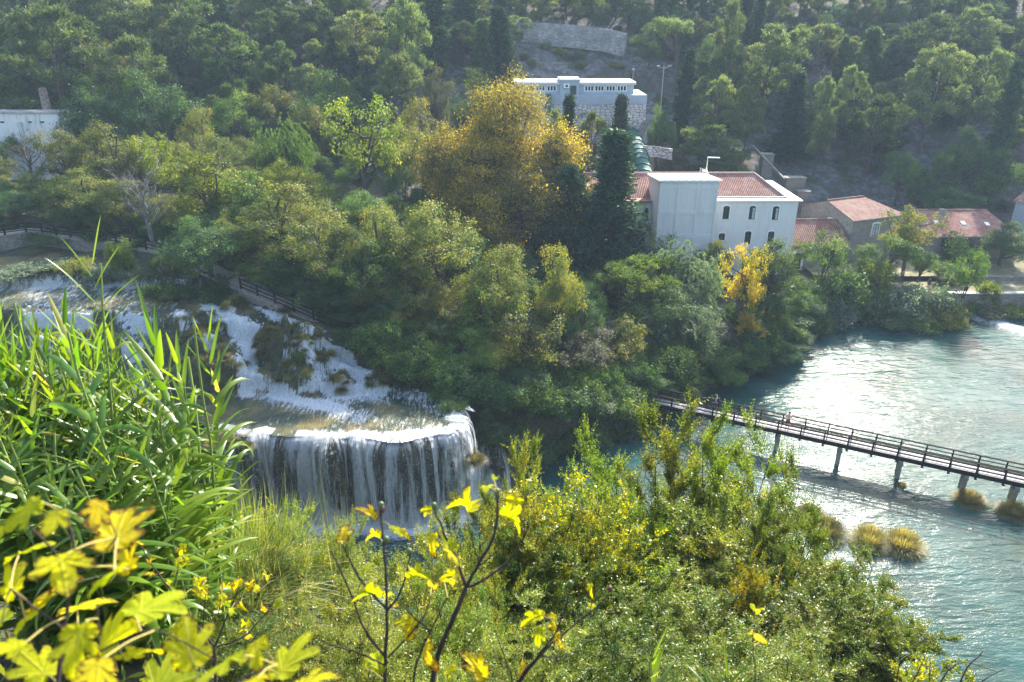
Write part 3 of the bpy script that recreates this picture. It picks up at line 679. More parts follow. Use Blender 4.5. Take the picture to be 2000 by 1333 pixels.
def gen_willow(seed, H=10.0, R=4.5, ns=620, nl=44):
    rng = np.random.default_rng(seed); tp = []
    P = trunk_pts(H * 0.75, 0.06, rng, 8); tp.append(tube_np(P, np.linspace(0.032, 0.010, len(P)) * H, 7))
    lob = rdir(rng, 15); lob[:, 2] = np.abs(lob[:, 2]) * 0.9 - 0.1
    S = []; Dn = []; CR = []
    for k in range(ns):
        l = lob[rng.integers(15)]; rr = rng.uniform(0.45, 0.85)
        c = np.array([l[0] * R * rr, l[1] * R * rr, H * 0.45 + l[2] * H * 0.48 * rr / 0.85]) + rng.normal(size=3) * 0.20 * R
        S.append(c); Dn.append(unit(np.array([l[0] + rng.normal() * 0.5, l[1] + rng.normal() * 0.5, rng.uniform(-0.4, 0.9)])))
        CR.append(rng.random())
        if k % 12 == 0: tp.append(limb(at_h(P, rng.uniform(0.25, 0.7) * H), c, 0.009 * H, 0.002 * H, rng, 0.08))
    S = np.array(S); Dn = np.array(Dn); CR = np.array(CR)
    I = np.repeat(np.arange(ns), nl); t = rng.random(len(I)); ln = rng.uniform(0.8, 1.7, ns)[I]
    C = S[I] + Dn[I] * (t * ln)[:, None] + np.array([0, 0, -1]) * (t ** 1.8 * ln * 1.0)[:, None] + rng.normal(size=(len(I), 3)) * 0.07
    C[:, 2] = np.maximum(C[:, 2], 0.05)
    D = unit(Dn[I] * (1 - t)[:, None] + np.array([0, 0, -1.6]) * t[:, None] + rdir(rng, len(I)) * 0.55)
    L = rng.uniform(0.20, 0.36, len(I)); rnd = np.clip(0.4 * CR[I] + 0.35 + rng.normal(size=len(I)) * 0.22, 0, 1)
    return finish("w", leaves(C, D, rdir(rng, len(I)) + [0, 0, .6], L, L * 0.26), rnd, tp, H)
def gen_bush(seed, H=2.4, R=2.0, nb=13, ncl=20, nl=24, L=0.13, grassy=False):
    rng = np.random.default_rng(seed); tp = []; Cs = []; Out = []; CR = []
    for i in range(nb):
        a = rng.uniform(0, 6.28); f = math.sqrt(rng.random()) * 0.72
        h = H * rng.uniform(0.25, 0.72) * (1 - 0.35 * f); rb = rng.uniform(0.24, 0.36) * R
        c = np.array([math.cos(a) * R * f, math.sin(a) * R * f, h])
        tp.append(limb([c[0] * .2, c[1] * .2, -0.3], c, 0.035, 0.01, rng, 0.06, 5, 5))
        d = rdir(rng, ncl); d[:, 2] = d[:, 2] * 0.8 + 0.25
        Cs.append(c + d * (rb * rng.uniform(0.6, 1.1, ncl))[:, None]); Out.append(unit(d + [0, 0, .4])); CR.append(np.full(ncl, rng.random()))
    Cs = np.concatenate(Cs); Out = np.concatenate(Out); CR = np.concatenate(CR); n = len(Cs)
    I = np.repeat(np.arange(n), rng.poisson(nl, n)); C = Cs[I] + rng.normal(size=(len(I), 3)) * 0.15 * R / 2
    C[:, 2] = np.maximum(C[:, 2], 0.02)
    nrm = unit(Out[I] + rdir(rng, len(I)) * 0.9); D = unit(np.cross(nrm, rdir(rng, len(I)))); Ls = L * rng.uniform(0.7, 1.4, len(I))
    rnd = np.clip(0.55 * CR[I] + 0.45 * rng.random(n)[I] + rng.normal(size=len(I)) * 0.18, 0, 1)
    return finish("s", leaves(C, D, nrm, Ls, Ls * 0.6), rnd, tp, H)
def gen_tussock(seed, H=0.8, R=0.55, nb=420, hang=0.3, w=0.02):
    """grass blades arching out from one foot; 3 segments each"""
    rng = np.random.default_rng(seed); a = rng.uniform(0, 6.28, nb); ti = rng.uniform(0.05, 1.25, nb); L = H * rng.uniform(0.6, 1.25, nb)
    r0 = np.sqrt(rng.random(nb)) * R * 0.4; B = np.stack([np.cos(a) * r0, np.sin(a) * r0, np.zeros(nb)], 1)
    dr = np.stack([np.cos(a) * np.sin(ti), np.sin(a) * np.sin(ti), np.cos(ti)], 1); S = np.stack([-np.sin(a), np.cos(a), 0 * a], 1)
    rows = []
    for k, (t, ww) in enumerate(((0, 1), (0.35, 1), (0.7, 0.8), (1.0, 0.08))):
        P = B + dr * (L * t)[:, None] + np.array([0, 0, -1]) * (hang * L * (0.3 + np.sin(ti)) * t ** 2.2)[:, None]
        rows += [P - S * w * ww / 2, P + S * w * ww / 2]
    V = np.stack(rows, 1).reshape(-1, 3); b = (np.arange(nb) * 8)[:, None]
    F = np.concatenate([b + np.array([[2 * k, 2 * k + 1, 2 * k + 3, 2 * k + 2]]) for k in range(3)], 1).reshape(-1, 4)
    return V, F, np.repeat(rng.random(nb), 3)
def gen_bare(seed, H=8.0, spread=0.55, n1=11, n2=7, n3=5, lean=0.1):
    rng = np.random.default_rng(seed); tp = []
    P = trunk_pts(H * 0.7, lean, rng, 9, 0.02); tp.append(tube_np(P, np.linspace(0.022, 0.008, 9) * H, 7))
    for i in range(n1):
        a = i * 2.4; h = rng.uniform(0.22, 0.68) * H; o = at_h(P, h)
        e = o + np.array([math.cos(a) * spread, math.sin(a) * spread, 1.0]) * H * rng.uniform(0.22, 0.38)
        tp.append(limb(o, e, 0.008 * H, 0.003 * H, rng, 0.07, 6, 5))
        for j in range(n2):
            t = rng.uniform(0.3, 1); q = o + (e - o) * t; e2 = q + unit(unit(e - o) + rdir(rng, 1)[0] * 0.8) * H * rng.uniform(0.08, 0.17)
            tp.append(limb(q, e2, 0.003 * H, 0.0012 * H, rng, 0.08, 4, 4))
            for l in range(n3):
                q3 = q + (e2 - q) * rng.uniform(0.3, 1); tp.append(limb(q3, q3 + unit(unit(e2 - q) + rdir(rng, 1)[0]) * H * rng.uniform(0.03, 0.08), 0.0013 * H, 0.0006 * H, rng, 0.1, 3, 3))
    V, F = join_np(tp)
    return dict(leaf=None, trunk=(V, F), H=float(V[:, 2].max()), R=float(np.percentile(np.hypot(V[:, 0], V[:, 1]), 97)))

def bark_mat(name, c1, c2, sc=3.0):
    m, nt, out = mat(name); v = coords(nt, (1, 1, 0.25))
    n = noise(nt, v, sc, 7, 0.7); principled(nt, out, mixc(nt, fr(nt, n, 0.35, 0.65), c1, c2), 0.9, bump(nt, n, 0.05)); return m
M_bark = bark_mat("bark_grey_brown", (0.045, 0.035, 0.028), (0.14, 0.115, 0.09))
M_barkp = bark_mat("bark_pine", (0.05, 0.035, 0.028), (0.17, 0.12, 0.09))
M_barkpale = bark_mat("bark_bare_pale", (0.10, 0.092, 0.085), (0.25, 0.23, 0.21))
LM = dict(
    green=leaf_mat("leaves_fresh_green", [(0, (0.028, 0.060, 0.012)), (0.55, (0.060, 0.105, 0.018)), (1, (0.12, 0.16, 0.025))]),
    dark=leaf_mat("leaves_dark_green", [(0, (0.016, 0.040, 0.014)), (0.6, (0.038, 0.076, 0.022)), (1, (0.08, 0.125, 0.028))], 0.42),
    olive=leaf_mat("leaves_olive_brown", [(0, (0.040, 0.062, 0.014)), (0.4, (0.075, 0.098, 0.020)), (0.75, (0.13, 0.135, 0.028)), (1, (0.19, 0.15, 0.035))]),
    gold=leaf_mat("leaves_golden_olive", [(0, (0.035, 0.055, 0.014)), (0.4, (0.075, 0.09, 0.018)), (0.8, (0.13, 0.125, 0.024)), (1, (0.19, 0.145, 0.03))]),
    plane=leaf_mat("leaves_plane_tree", [(0, (0.05, 0.052, 0.014)), (0.4, (0.11, 0.105, 0.018)), (0.7, (0.24, 0.20, 0.02)), (1, (0.42, 0.31, 0.02))], 0.5, (1.25, 1.25, 0.35), lift=1.6),
    yellow=leaf_mat("leaves_yellow", [(0, (0.13, 0.13, 0.018)), (0.5, (0.26, 0.20, 0.016)), (1, (0.36, 0.25, 0.015))], 0.5, (1.25, 1.25, 0.3), lift=1.5),
    lime=leaf_mat("leaves_lime", [(0, (0.06, 0.095, 0.012)), (0.5, (0.14, 0.18, 0.018)), (1, (0.26, 0.26, 0.025))], 0.5, lift=1.2),
    willow=leaf_mat("leaves_grey_willow", [(0, (0.055, 0.082, 0.045)), (0.5, (0.11, 0.15, 0.085)), (1, (0.17, 0.21, 0.12))], 0.4, (1.2, 1.25, 0.7), 0.03, lift=1.3),
    pine=leaf_mat("needles_pine", [(0, (0.022, 0.046, 0.014)), (0.5, (0.055, 0.090, 0.026)), (1, (0.115, 0.155, 0.045))], 0.42, (1.3, 1.3, 0.7), lift=1.3),
    palepine=leaf_mat("needles_pale_pine", [(0, (0.045, 0.070, 0.022)), (0.5, (0.11, 0.145, 0.040)), (1, (0.19, 0.215, 0.09))], 0.42, (1.25, 1.25, 0.8), lift=1.35),
    fir=leaf_mat("needles_dark_conifer", [(0, (0.012, 0.026, 0.014)), (0.6, (0.022, 0.048, 0.022)), (1, (0.045, 0.080, 0.032))], 0.25, (1.2, 1.3, 0.7)),
    rust=leaf_mat("leaves_rusty", [(0, (0.06, 0.035, 0.02)), (0.5, (0.12, 0.065, 0.035)), (1, (0.20, 0.09, 0.04))], 0.4),
    dull=leaf_mat("leaves_grey_brown", [(0, (0.032, 0.040, 0.020)), (0.5, (0.058, 0.066, 0.030)), (1, (0.10, 0.095, 0.045))], 0.35, (1.25, 1.2, 0.5)),
)
GEN = {}
def proto(kind, g, bark):
    lm = None
    tm = np_mesh(kind + "_trunk", g["trunk"][0], g["trunk"][1], bark, smooth=True)
    if g["leaf"] is not None: lm = np_mesh(kind + "_crown", g["leaf"][0], g["leaf"][1], LM["green"], rnd=g["leaf"][2])
    GEN.setdefault(kind, []).append((tm, lm, g["H"], g["R"]))
for s in (1, 2, 3, 4, 5): proto("broad", gen_broad(s, stems=1 if s < 4 else 3, low=0.08, nb=32, ncl=26, lobes=7), M_bark)
for s in (11, 12, 13): proto("loose", gen_broad(s, H=10, R=4.2, low=0.2, nb=20, ncl=15, nl=26, L=0.25, spread=0.15, stems=2), M_bark)
for s in (21, 22): proto("standard", gen_broad(s, H=8, R=3.6, low=0.36, nb=20, ncl=24, nl=28, L=0.19, stems=2), M_bark)
proto("plane", gen_broad(31, H=21, R=12, low=0.14, nb=120, ncl=58, nl=40, L=0.27, spread=0.12, mixr=0.09, lobes=[(0, 0, 15.2, 5.6), (-.5, 1, 17.5, 3.6), (-1.5, -1, 11.5, 6), (-8, 0, 10.5, 4.6), (7.5, 0, 11, 5), (3, -5, 8, 5), (-4, -5, 6.5, 5), (8, -2, 6, 4.2), (-8, -2, 5.5, 4.2), (2, 5, 10, 5), (-2, -3, 3.8, 4)]), M_bark)
for s in (41, 42, 43, 44): proto("pine", gen_pine(s), M_barkp)
for s in (45, 46): proto("umbrella", gen_pine(s, H=10, R=4.2, nb=15, umbrella=True), M_barkp)
for s in (51, 52): proto("fir", gen_cone(s, nb=230), M_barkp)
proto("widefir", gen_cone(53, H=13, R=4.0, nb=300, pw=0.55, droop=0.1), M_barkp)
for s in (55, 56): proto("cypress", gen_cone(s, H=13, R=1.1, nb=170, col=True, droop=0.0), M_barkp)
for s in (61, 62): proto("willow", gen_willow(s), M_bark)
for s in (71, 72, 73): proto("bush", gen_bush(s), M_bark)
for s in (81, 82): proto("bare", gen_bare(s), M_barkpale)
GEN_N = {}
PLACED = []
def put_tree(kind, X, Y, z, H, R, m, name, label, cat, group=None, rz=None, bark=None, lean=(0, 0)):
    i = GEN_N.get(kind, 0); GEN_N[kind] = i + 1
    tm, lm, H0, R0 = GEN[kind][i % len(GEN[kind])]
    root = thing(name, label, cat, (X, Y, z), 0.0, group)
    rz = (i * 2.39996 + 0.7) if rz is None else rz
    sc = (R / R0, R / R0, H / H0)
    parts = [("trunk", tm)] + ([("crown", lm)] if lm is not None else [])
    if kind == "bush": parts = [("stems", tm), ("foliage", lm)]
    for nm, me in parts:
        if kind == "bush" and nm == "stems" and H < 1.2: continue
        o = ob_from(nm, me, root); o.scale = sc; o.rotation_euler = (lean[0], lean[1], rz)
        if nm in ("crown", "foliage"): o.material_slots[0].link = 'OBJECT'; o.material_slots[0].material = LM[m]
        elif bark is not None: o.material_slots[0].link = 'OBJECT'; o.material_slots[0].material = bark
    PLACED.append((X, Y, R))
    return root
def plant(kind, u, vtop, Y, wpx, m, label, cat="tree", name=None, group=None, zb=None, **kw):
    """a tree whose crown top is seen at (u, vtop) when it stands at ground distance Y"""
    p = PY(u, vtop, Y); zc = math.hypot(Y, 0) * cT + (CAMZ - p.z) * sT
    z = TZ(p.x, Y) if zb is None else zb
    z = max(z, -0.2); H = max(p.z - z, 1.0); R = wpx / 2 * zc / FPX
    nm = name or dict(broad="broadleaf_tree", loose="broadleaf_tree", standard="round_crowned_tree", plane="plane_tree", pine="pine_tree", umbrella="umbrella_pine", fir="conifer", widefir="conifer",
                      cypress="cypress_tree", willow="willow_tree", bush="bush", bare="bare_tree")[kind]
    return put_tree(kind, p.x, Y, z, H, R, m, nm, label, cat, group, **kw)

# ================================================================== BUILDINGS
def stained_white():
    m, nt, out = mat("painted_render_white"); v = coords(nt, (1.6, 1.6, .18)); n = noise(nt, v, 1.1, 7, .75); v2 = coords(nt); n2 = noise(nt, v2, .5, 6, .7)
    col = mixc(nt, fr(nt, n, .50, .78, 0, .55), (0.72, 0.71, 0.68), (0.46, 0.44, 0.41)); col = mixc(nt, fr(nt, n2, .5, .7, 0, .35), col, (0.58, 0.56, 0.52))
    principled(nt, out, col, .9, bump(nt, noise(nt, v2, 9, 5), .006)); return m
M_white = stained_white()
M_whitetrim = plain_mat("white_trim", (0.84, 0.84, 0.82), 0.7, 0.1, 0.8)
M_greenframe = plain_mat("dark_green_paint", (0.018, 0.05, 0.038), 0.4, 0.1)
M_bluegrey = plain_mat("blue_grey_render", (0.36, 0.40, 0.44), 0.85, 0.15, 0.5)
M_roofgrey = plain_mat("pale_roof_sheet", (0.55, 0.55, 0.54), 0.7, 0.12, 0.6)
M_concrete = plain_mat("weathered_concrete", (0.34, 0.33, 0.31), 0.9, 0.45, 0.7, 0, 0.02)
M_darkcon = plain_mat("dark_wet_concrete", (0.20, 0.18, 0.15), 0.8, 0.4, 0.9, 0, 0.02)
M_pipe = plain_mat("green_pipe_paint", (0.022, 0.12, 0.09), 0.8, 0.2, 0.4)
M_tile = tile_mat("clay_roof_tiles", (0.42, 0.17, 0.11), (0.26, 0.10, 0.075), (0.48, 0.35, 0.28))
M_tileold = tile_mat("old_clay_roof_tiles", (0.34, 0.14, 0.10), (0.20, 0.085, 0.065), (0.36, 0.30, 0.20), 0.28)
M_stone = stone_mat("rubble_stone_wall", (0.42, 0.38, 0.33), (0.27, 0.245, 0.215), (0.36, 0.33, 0.29), 3.2, 0.02)
M_dam = stone_mat("pale_rusticated_stone", (0.75, 0.69, 0.63), (0.58, 0.53, 0.49), (0.20, 0.18, 0.17), 1.35, 0.06, mort=0.05)
M_quay = stone_mat("quay_stone", (0.40, 0.36, 0.30), (0.25, 0.22, 0.18), (0.20, 0.18, 0.15), 2.0, 0.04)
M_metal = plain_mat("galvanised_steel", (0.42, 0.43, 0.44), 0.4, 0.15, 2.0, 0.7)
M_black = plain_mat("dark_opening", (0.012, 0.012, 0.012), 0.8)
def glass_mat():
    m, nt, out = mat("window_glass"); principled(nt, out, (0.02, 0.03, 0.035), 0.06, None, IOR=1.5); return m
M_glass = glass_mat()
M_curtain = plain_mat("pale_window_blind", (0.5, 0.52, 0.5), 0.8)

def arch_window(parent, x, z, w, h, y, arch=0.18, mframe=M_greenframe, surround=0.14, pane_m=M_glass, blind=False, sign=-1):
    """window on a wall in the plane y (facing -y), centre bottom at (x, z)"""
    n = 7
    def outline(ww, hh, dz=0.0):
        pts = [(x - ww / 2, z - dz), (x + ww / 2, z - dz)]
        for k in range(n + 1):
            a = math.pi * k / n; pts.append((x + ww / 2 * math.cos(a), z + hh - arch + arch * math.sin(a) * (ww / w)))
        return pts
    b = MB(); o = outline(w + 2 * surround, h + surround, surround * 0.3); i = outline(w, h)
    m = len(o)
    V = [(p[0], y - 0.05, p[1]) for p in o] + [(p[0], y - 0.05, p[1]) for p in i] + [(p[0], y + 0.02, p[1]) for p in o] + [(p[0], y + 0.02, p[1]) for p in i]
    F = []
    for k in range(m):
        k2 = (k + 1) % m; F += [(k, k2, m + k2, m + k), (k, 2 * m + k, 2 * m + k2, k2), (m + k, m + k2, 3 * m + k2, 3 * m + k)]
    b.add(V, F)
    wn_ = b.build("window", M_whitetrim, parent)
    p = MB(); p.add([(q[0], y - 0.012, q[1]) for q in i], [tuple(range(m))]); p.build("pane", pane_m, wn_)
    f = MB(); fw = 0.07
    f.box((x - w / 2, y - 0.045, z + 0.004), (x - w / 2 + fw, y - 0.016, z + h - arch)); f.box((x + w / 2 - fw, y - 0.045, z + 0.004), (x + w / 2, y - 0.016, z + h - arch))
    f.box((x - 0.03, y - 0.043, z + fw), (x + 0.03, y - 0.018, z + h - arch)); f.box((x - w / 2 + fw, y - 0.045, z + 0.006), (x + w / 2 - fw, y - 0.016, z + fw))
    f.box((x - w / 2 + fw, y - 0.044, z + h * 0.62), (x + w / 2 - fw, y - 0.017, z + h * 0.62 + 0.05))
    f.box((x - w / 2 + fw, y - 0.044, z + h - arch - 0.04), (x + w / 2 - fw, y - 0.017, z + h - arch))
    f.build("frame", mframe, wn_)
    if blind:
        c_ = MB(); c_.box((x + 0.04, y - 0.0165, z + 0.1), (x + w / 2 - fw - 0.01, y - 0.0135, z + h - arch - 0.1)); c_.build("blind", M_curtain, wn_)
    return wn_
def roof_slope(b, p00, p10, p11, p01, mi=0):
    """quad p00-p10 eave, p01-p11 ridge; UV in metres along eave / up slope"""
    P = [Vector(p) for p in (p00, p10, p11, p01)]; u = (P[1] - P[0]).normalized()
    n = u.cross(P[3] - P[0]).normalized(); w = n.cross(u)
    b.quad([tuple(p) for p in P], mi, [((p - P[0]).dot(u), (p - P[0]).dot(w)) for p in P])
def tri_slope(b, a, c, r, mi=0):
    P = [Vector(p) for p in (a, c, r)]; u = (P[1] - P[0]).normalized(); n = u.cross(P[2] - P[0]).normalized(); w = n.cross(u)
    b.quad([tuple(p) for p in P], mi, [((p - P[0]).dot(u), (p - P[0]).dot(w)) for p in P])

# ---- the long white mill building
def white_building():
    t = thing("mill_building", "long white three-storey building with red tiled roof and square stair tower beside the river", "building", (0, 0, 0))
    Y0, Y1, X0, X1, ZE, ZR, Z0 = 95.0, 107.0, 9.4, 37.2, 12.55, 14.9, 1.2
    b = MB()
    b.quad([(X0, Y0, Z0), (X1, Y0, Z0), (X1, Y0, ZE), (X0, Y0, ZE)]); b.quad([(X1, Y0, Z0), (X1, Y1, Z0), (X1, Y1, ZE), (X1, Y0, ZE)])
    b.quad([(X1, Y1, Z0), (X0, Y1, Z0), (X0, Y1, ZE), (X1, Y1, ZE)]); b.quad([(X0, Y1, Z0), (X0, Y0, Z0), (X0, Y0, ZE), (X0, Y1, ZE)])
    w = b.build("wall", M_white, t)
    r = MB(); rx0, rx1, ym = X0 - 0.3, X1 - 1.2, 101.4; ex = 4.8
    ye = Y0 + 1.3; ze = ZE + 0.12
    roof_slope(r, (rx0, ye, ze), (rx1, ye, ze), (rx1 - ex * .62, ym, ZR), (rx0, ym, ZR))
    tri_slope(r, (rx1, ye, ze), (rx1, Y1 + 0.3, ze), (rx1 - ex * .62, ym, ZR))
    roof_slope(r, (rx1, Y1 + 0.3, ze), (rx0, Y1 + 0.3, ze), (rx0, ym, ZR), (rx1 - ex * .62, ym, ZR))
    tri_slope(r, (rx0, Y1 + 0.3, ze), (rx0, ye, ze), (rx0, ym, ZR))
    ro = r.build("roof", M_tile, t)
    rc = MB(); rc.tube([(rx0, ym, ZR + .05), (rx1 - ex * .62, ym, ZR + .05)], [0.13, 0.13], 6); rc.tube([(rx1 - ex * .62, ym, ZR + .05), (rx1, ye, ze + .04)], [0.12, 0.12], 6); rc.tube([(rx1 - ex * .62, ym, ZR + .05), (rx1, Y1 + .3, ze + .04)], [0.12, 0.12], 6)
    rc.build("ridge_cap", plain_mat("pale_ridge_tiles", (0.50, 0.36, 0.30), 0.8), ro)
    # pale ledge along the front of the right wing and gutter
    k = MB(); k.box((25.4, Y0 - 0.28, ZE), (X1 + 0.45, Y0 + 1.28, ZE + 0.16)); k.box((X1 - 1.1, Y0 + 1.28, ZE), (X1 + 0.45, Y1 + .3, ZE + 0.16)); k.build("cornice", M_whitetrim, t)
    k = MB(); k.box((X0 - .35, Y0 - 0.45, ZE - 0.05), (18.1, Y0 + 1.29, ZE + 0.10)); k.build("left_cornice", M_tile, t)
    k = MB(); k.tube([(25.5, Y0 + 1.2, ZE + .26), (X1 - 1.1, Y0 + 1.2, ZE + .26)], [.09, .09], 6); k.build("gutter", M_metal, t); k = MB(); k.tube([(17.2, Y0 - .1, ZE - .05), (17.2, Y0 - .1, 2)], [.06, .06], 6); k.build("downpipe", M_metal, t)
    # tower
    a0, a1, b0, b1, zt, zb = 18.2, 25.4, 90.8, 98.4, 16.0, 15.2
    tw = MB()
    tw.add([(a0, b0, Z0), (a1, b0, Z0), (a1, b1, Z0), (a0, b1, Z0), (a0, b0, zt), (a1, b0, zt), (a1, b1, zb), (a0, b1, zb)], [(0, 1, 5, 4), (1, 2, 6, 5), (2, 3, 7, 6), (3, 0, 4, 7), (4, 5, 6, 7)])
    tower = tw.build("stair_tower", M_white, t)
    pl = MB()
    W_ = a1 - a0
    for i in range(4):
        cx = a0 + W_ * i / 3; hw = 0.22; lo = max(a0 - 0.0, cx - hw); hi = min(a1, cx + hw)
        pl.box((lo, b0 - 0.09, Z0), (hi, b0 - 0.002, zt - 0.25))
    for zz in (3.2, 6.1, 9.1, 12.1, 15.3):
        for i in range(3):
            pl.box((a0 + W_ * i / 3 + 0.22, b0 - 0.075, zz - 0.22), (a0 + W_ * (i + 1) / 3 - 0.22, b0 - 0.003, zz + 0.22))
    pl.build("pilasters", M_white, tower)
    rf = MB(); e = 0.32
    rf.add([(a0 - e, b0 - e, zt + .02), (a1 + e, b0 - e, zt + .02), (a1 + e, b1, zb + .02), (a0 - e, b1, zb + .02), (a0 - e, b0 - e, zt + .24), (a1 + e, b0 - e, zt + .24), (a1 + e, b1, zb + .24), (a0 - e, b1, zb + .24)],
           [(3, 2, 1, 0), (4, 5, 6, 7), (0, 1, 5, 4), (1, 2, 6, 5), (2, 3, 7, 6), (3, 0, 4, 7)])
    rf.build("tower_roof", M_whitetrim, tower)
    for i in range(8): v = MB(); v.lathe([(0.09, 0), (0.09, 0.16), (0.02, 0.2)], 6, (a0 + 0.5 + i * 0.9, b0 + 0.1, zt + 0.22)); v.build("roof_vent", M_metal, tower)
    # windows of the right wing
    for (x, z, h, bl) in ((27.95, 10.2, 1.75, False), (31.35, 10.15, 1.8, True), (34.4, 10.1, 1.8, True), (27.75, 7.35, 0.95, False), (31.2, 6.8, 1.75, False), (34.25, 6.75, 1.8, False), (27.8, 3.6, 1.7, False), (31.2, 3.6, 1.7, False), (34.3, 3.6, 1.7, False)):
        arch_window(t, x, z, 0.82, h, Y0, blind=bl)
    arch_window(t, 17.55, 9.9, 0.5, 1.8, Y0, surround=.08); arch_window(t, 17.35, 6.6, 0.5, 1.8, Y0, surround=.08); arch_window(t, 14.2, 9.9, 0.8, 1.8, Y0)
    # steel balcony ladder left of the tower
    ld = MB()
    for zz in (6.2, 9.4):
        ld.box((16.4, Y0 - 1.2, zz), (18.1, Y0 - 0.05, zz + .06))
        for xx in np.linspace(16.42, 18.0, 7): ld.beam((xx, Y0 - 1.18, zz), (xx, Y0 - 1.18, zz + 1.05), .03, .03)
        ld.beam((16.4, Y0 - 1.18, zz + 1.05), (18.05, Y0 - 1.18, zz + 1.05), .05, .05); ld.beam((16.4, Y0 - 1.18, zz + 1.05), (16.4, Y0 - .05, zz + 1.05), .05, .05)
    for xx in (16.9, 17.3): ld.beam((xx, Y0 - 1.0, 2), (xx, Y0 - 1.0, 10.5), .04, .04)
    for zz in np.arange(2.2, 10.4, .35): ld.beam((16.9, Y0 - 1.0, zz), (17.3, Y0 - 1.0, zz), .025, .025)
    ld.build("steel_ladder", M_metal, t)
    return t
white_building()
# antenna on the tower roof
an = thing("roof_antenna", "thin white mast with sideways arm and small dish on the white tower's roof", "antenna", (24.6, 94.2, 15.8))
b = MB(); b.tube([(0, 0, 0), (0, 0, 2.6)], [.05, .04], 6); b.beam((0, 0, 2.5), (1.5, 0, 2.45), .16, .12); b.beam((-.8, 0, .1), (0, 0, 1.3), .04, .04); b.beam((-.8, 0, .1), (-.8, 0, 1.2), .04, .04); b.beam((-.8, 0, 1.2), (0, 0, .9), .03, .03); b.beam((.5, .5, .0), (0, 0, 1.2), .04, .04)
b.build("mast", M_whitetrim, an)
b = MB(); b.lathe([(0.02, 0), (.22, .05), (.36, .16)], 12, (-.25, 0, .75)); b.build("dish", M_whitetrim, an)

# ---- generic gabled house in local coordinates (front = -y)
def house(name, label, A, ang, L, Wd, z0, ze, rise, roofm, wallm, hipl=0.0, hipr=0.0, over=0.3, cat="building"):
    t = thing(name, label, cat, (A[0], A[1], 0), ang)
    b = MB()
    b.quad([(0, 0, z0), (L, 0, z0), (L, 0, ze), (0, 0, ze)]); b.quad([(L, Wd, z0), (0, Wd, z0), (0, Wd, ze), (L, Wd, ze)])
    zr = ze + rise; m_ = Wd / 2
    if hipl == 0: b.quad([(0, Wd, z0), (0, 0, z0), (0, 0, ze), (0, m_, zr), (0, Wd, ze)])
    else: b.quad([(0, Wd, z0), (0, 0, z0), (0, 0, ze), (0, Wd, ze)])
    if hipr == 0: b.quad([(L, 0, z0), (L, Wd, z0), (L, Wd, ze), (L, m_, zr), (L, 0, ze)])
    else: b.quad([(L, 0, z0), (L, Wd, z0), (L, Wd, ze), (L, 0, ze)])
    b.build("wall", wallm, t)
    r = MB(); o = over; e = 0.06; th = rise / m_ * o
    xl, xr = (-o, L + o)
    rl = (xl if hipl == 0 else hipl), (xr if hipr == 0 else L - hipr)
    roof_slope(r, (xl, -o, ze + e - th), (xr, -o, ze + e - th), (rl[1], m_, zr + e), (rl[0], m_, zr + e))
    roof_slope(r, (xr, Wd + o, ze + e - th), (xl, Wd + o, ze + e - th), (rl[0], m_, zr + e), (rl[1], m_, zr + e))
    if hipl: tri_slope(r, (xl, Wd + o, ze + e - th), (xl, -o, ze + e - th), (rl[0], m_, zr + e))
    if hipr: tri_slope(r, (xr, -o, ze + e - th), (xr, Wd + o, ze + e - th), (rl[1], m_, zr + e))
    # eave board under the tiles
    r.quad([(xl, -o, ze - th - .1), (xr, -o, ze - th - .1), (xr, -o, ze + e - th - .003), (xl, -o, ze + e - th - .003)], 1)
    if hipl == 0: r.quad([(xl, -o, ze - th - .08), (xl, m_, zr - .08), (xl, m_, zr + e), (xl, -o, ze + e - th)], 1)
    ro = r.build("roof", [roofm, M_concrete], t)
    c_ = MB(); c_.tube([(rl[0], m_, zr + e + .03), (rl[1], m_, zr + e + .03)], [.12, .12], 6); c_.build("ridge_cap", roofm, ro)
    return t
# stone house with gable to the left
A = PY(1668, 430, 99.0); sh = house("stone_house", "rubble stone house with weathered red roof and gable, right of the white building", (A.x, 99.0), math.radians(22), 9.0, 10.0, 1.0, 9.0, 1.6, M_tileold, M_stone, hipr=2.6)
arch_window(sh, 4.3, 6.35, 1.15, 1.75, 0.0, .12, surround=.18, pane_m=M_curtain)
b = MB(); b.box((2.1, -0.06, 1.0), (4.3, -0.004, 4.5)); d_ = b.build("door", M_black, sh)
wg = arch_window(sh, 0, 0, 0.9, 1.8, 0.0, .14, surround=.14); wg.rotation_euler = (0, 0, -math.pi / 2); wg.location = (0.0, 4.1, 6.4)
A = PY(1548, 473, 97.5); lh = house("low_annex", "low stone annex with red roof between the white building and the stone house", (A.x, 97.2), 0.0, 7.3, 9.0, 1.0, 6.1, 2.2, M_tileold, M_stone)
arch_window(lh, 0.55 + .35, 2.6, 1.05, 2.3, 0.0, .35, surround=.32); arch_window(lh, 4.6, 2.6, 1.05, 2.3, 0.0, .35, surround=.32)
A = PY(1815, 466, 100.5); gh = house("long_red_roofed_house", "long low house with big red roof and three skylights at the right edge", (A.x, 100.5), 0.0, 12.3, 11.5, 1.0, 6.4, 2.15, M_tile, M_stone, hipr=1.5)
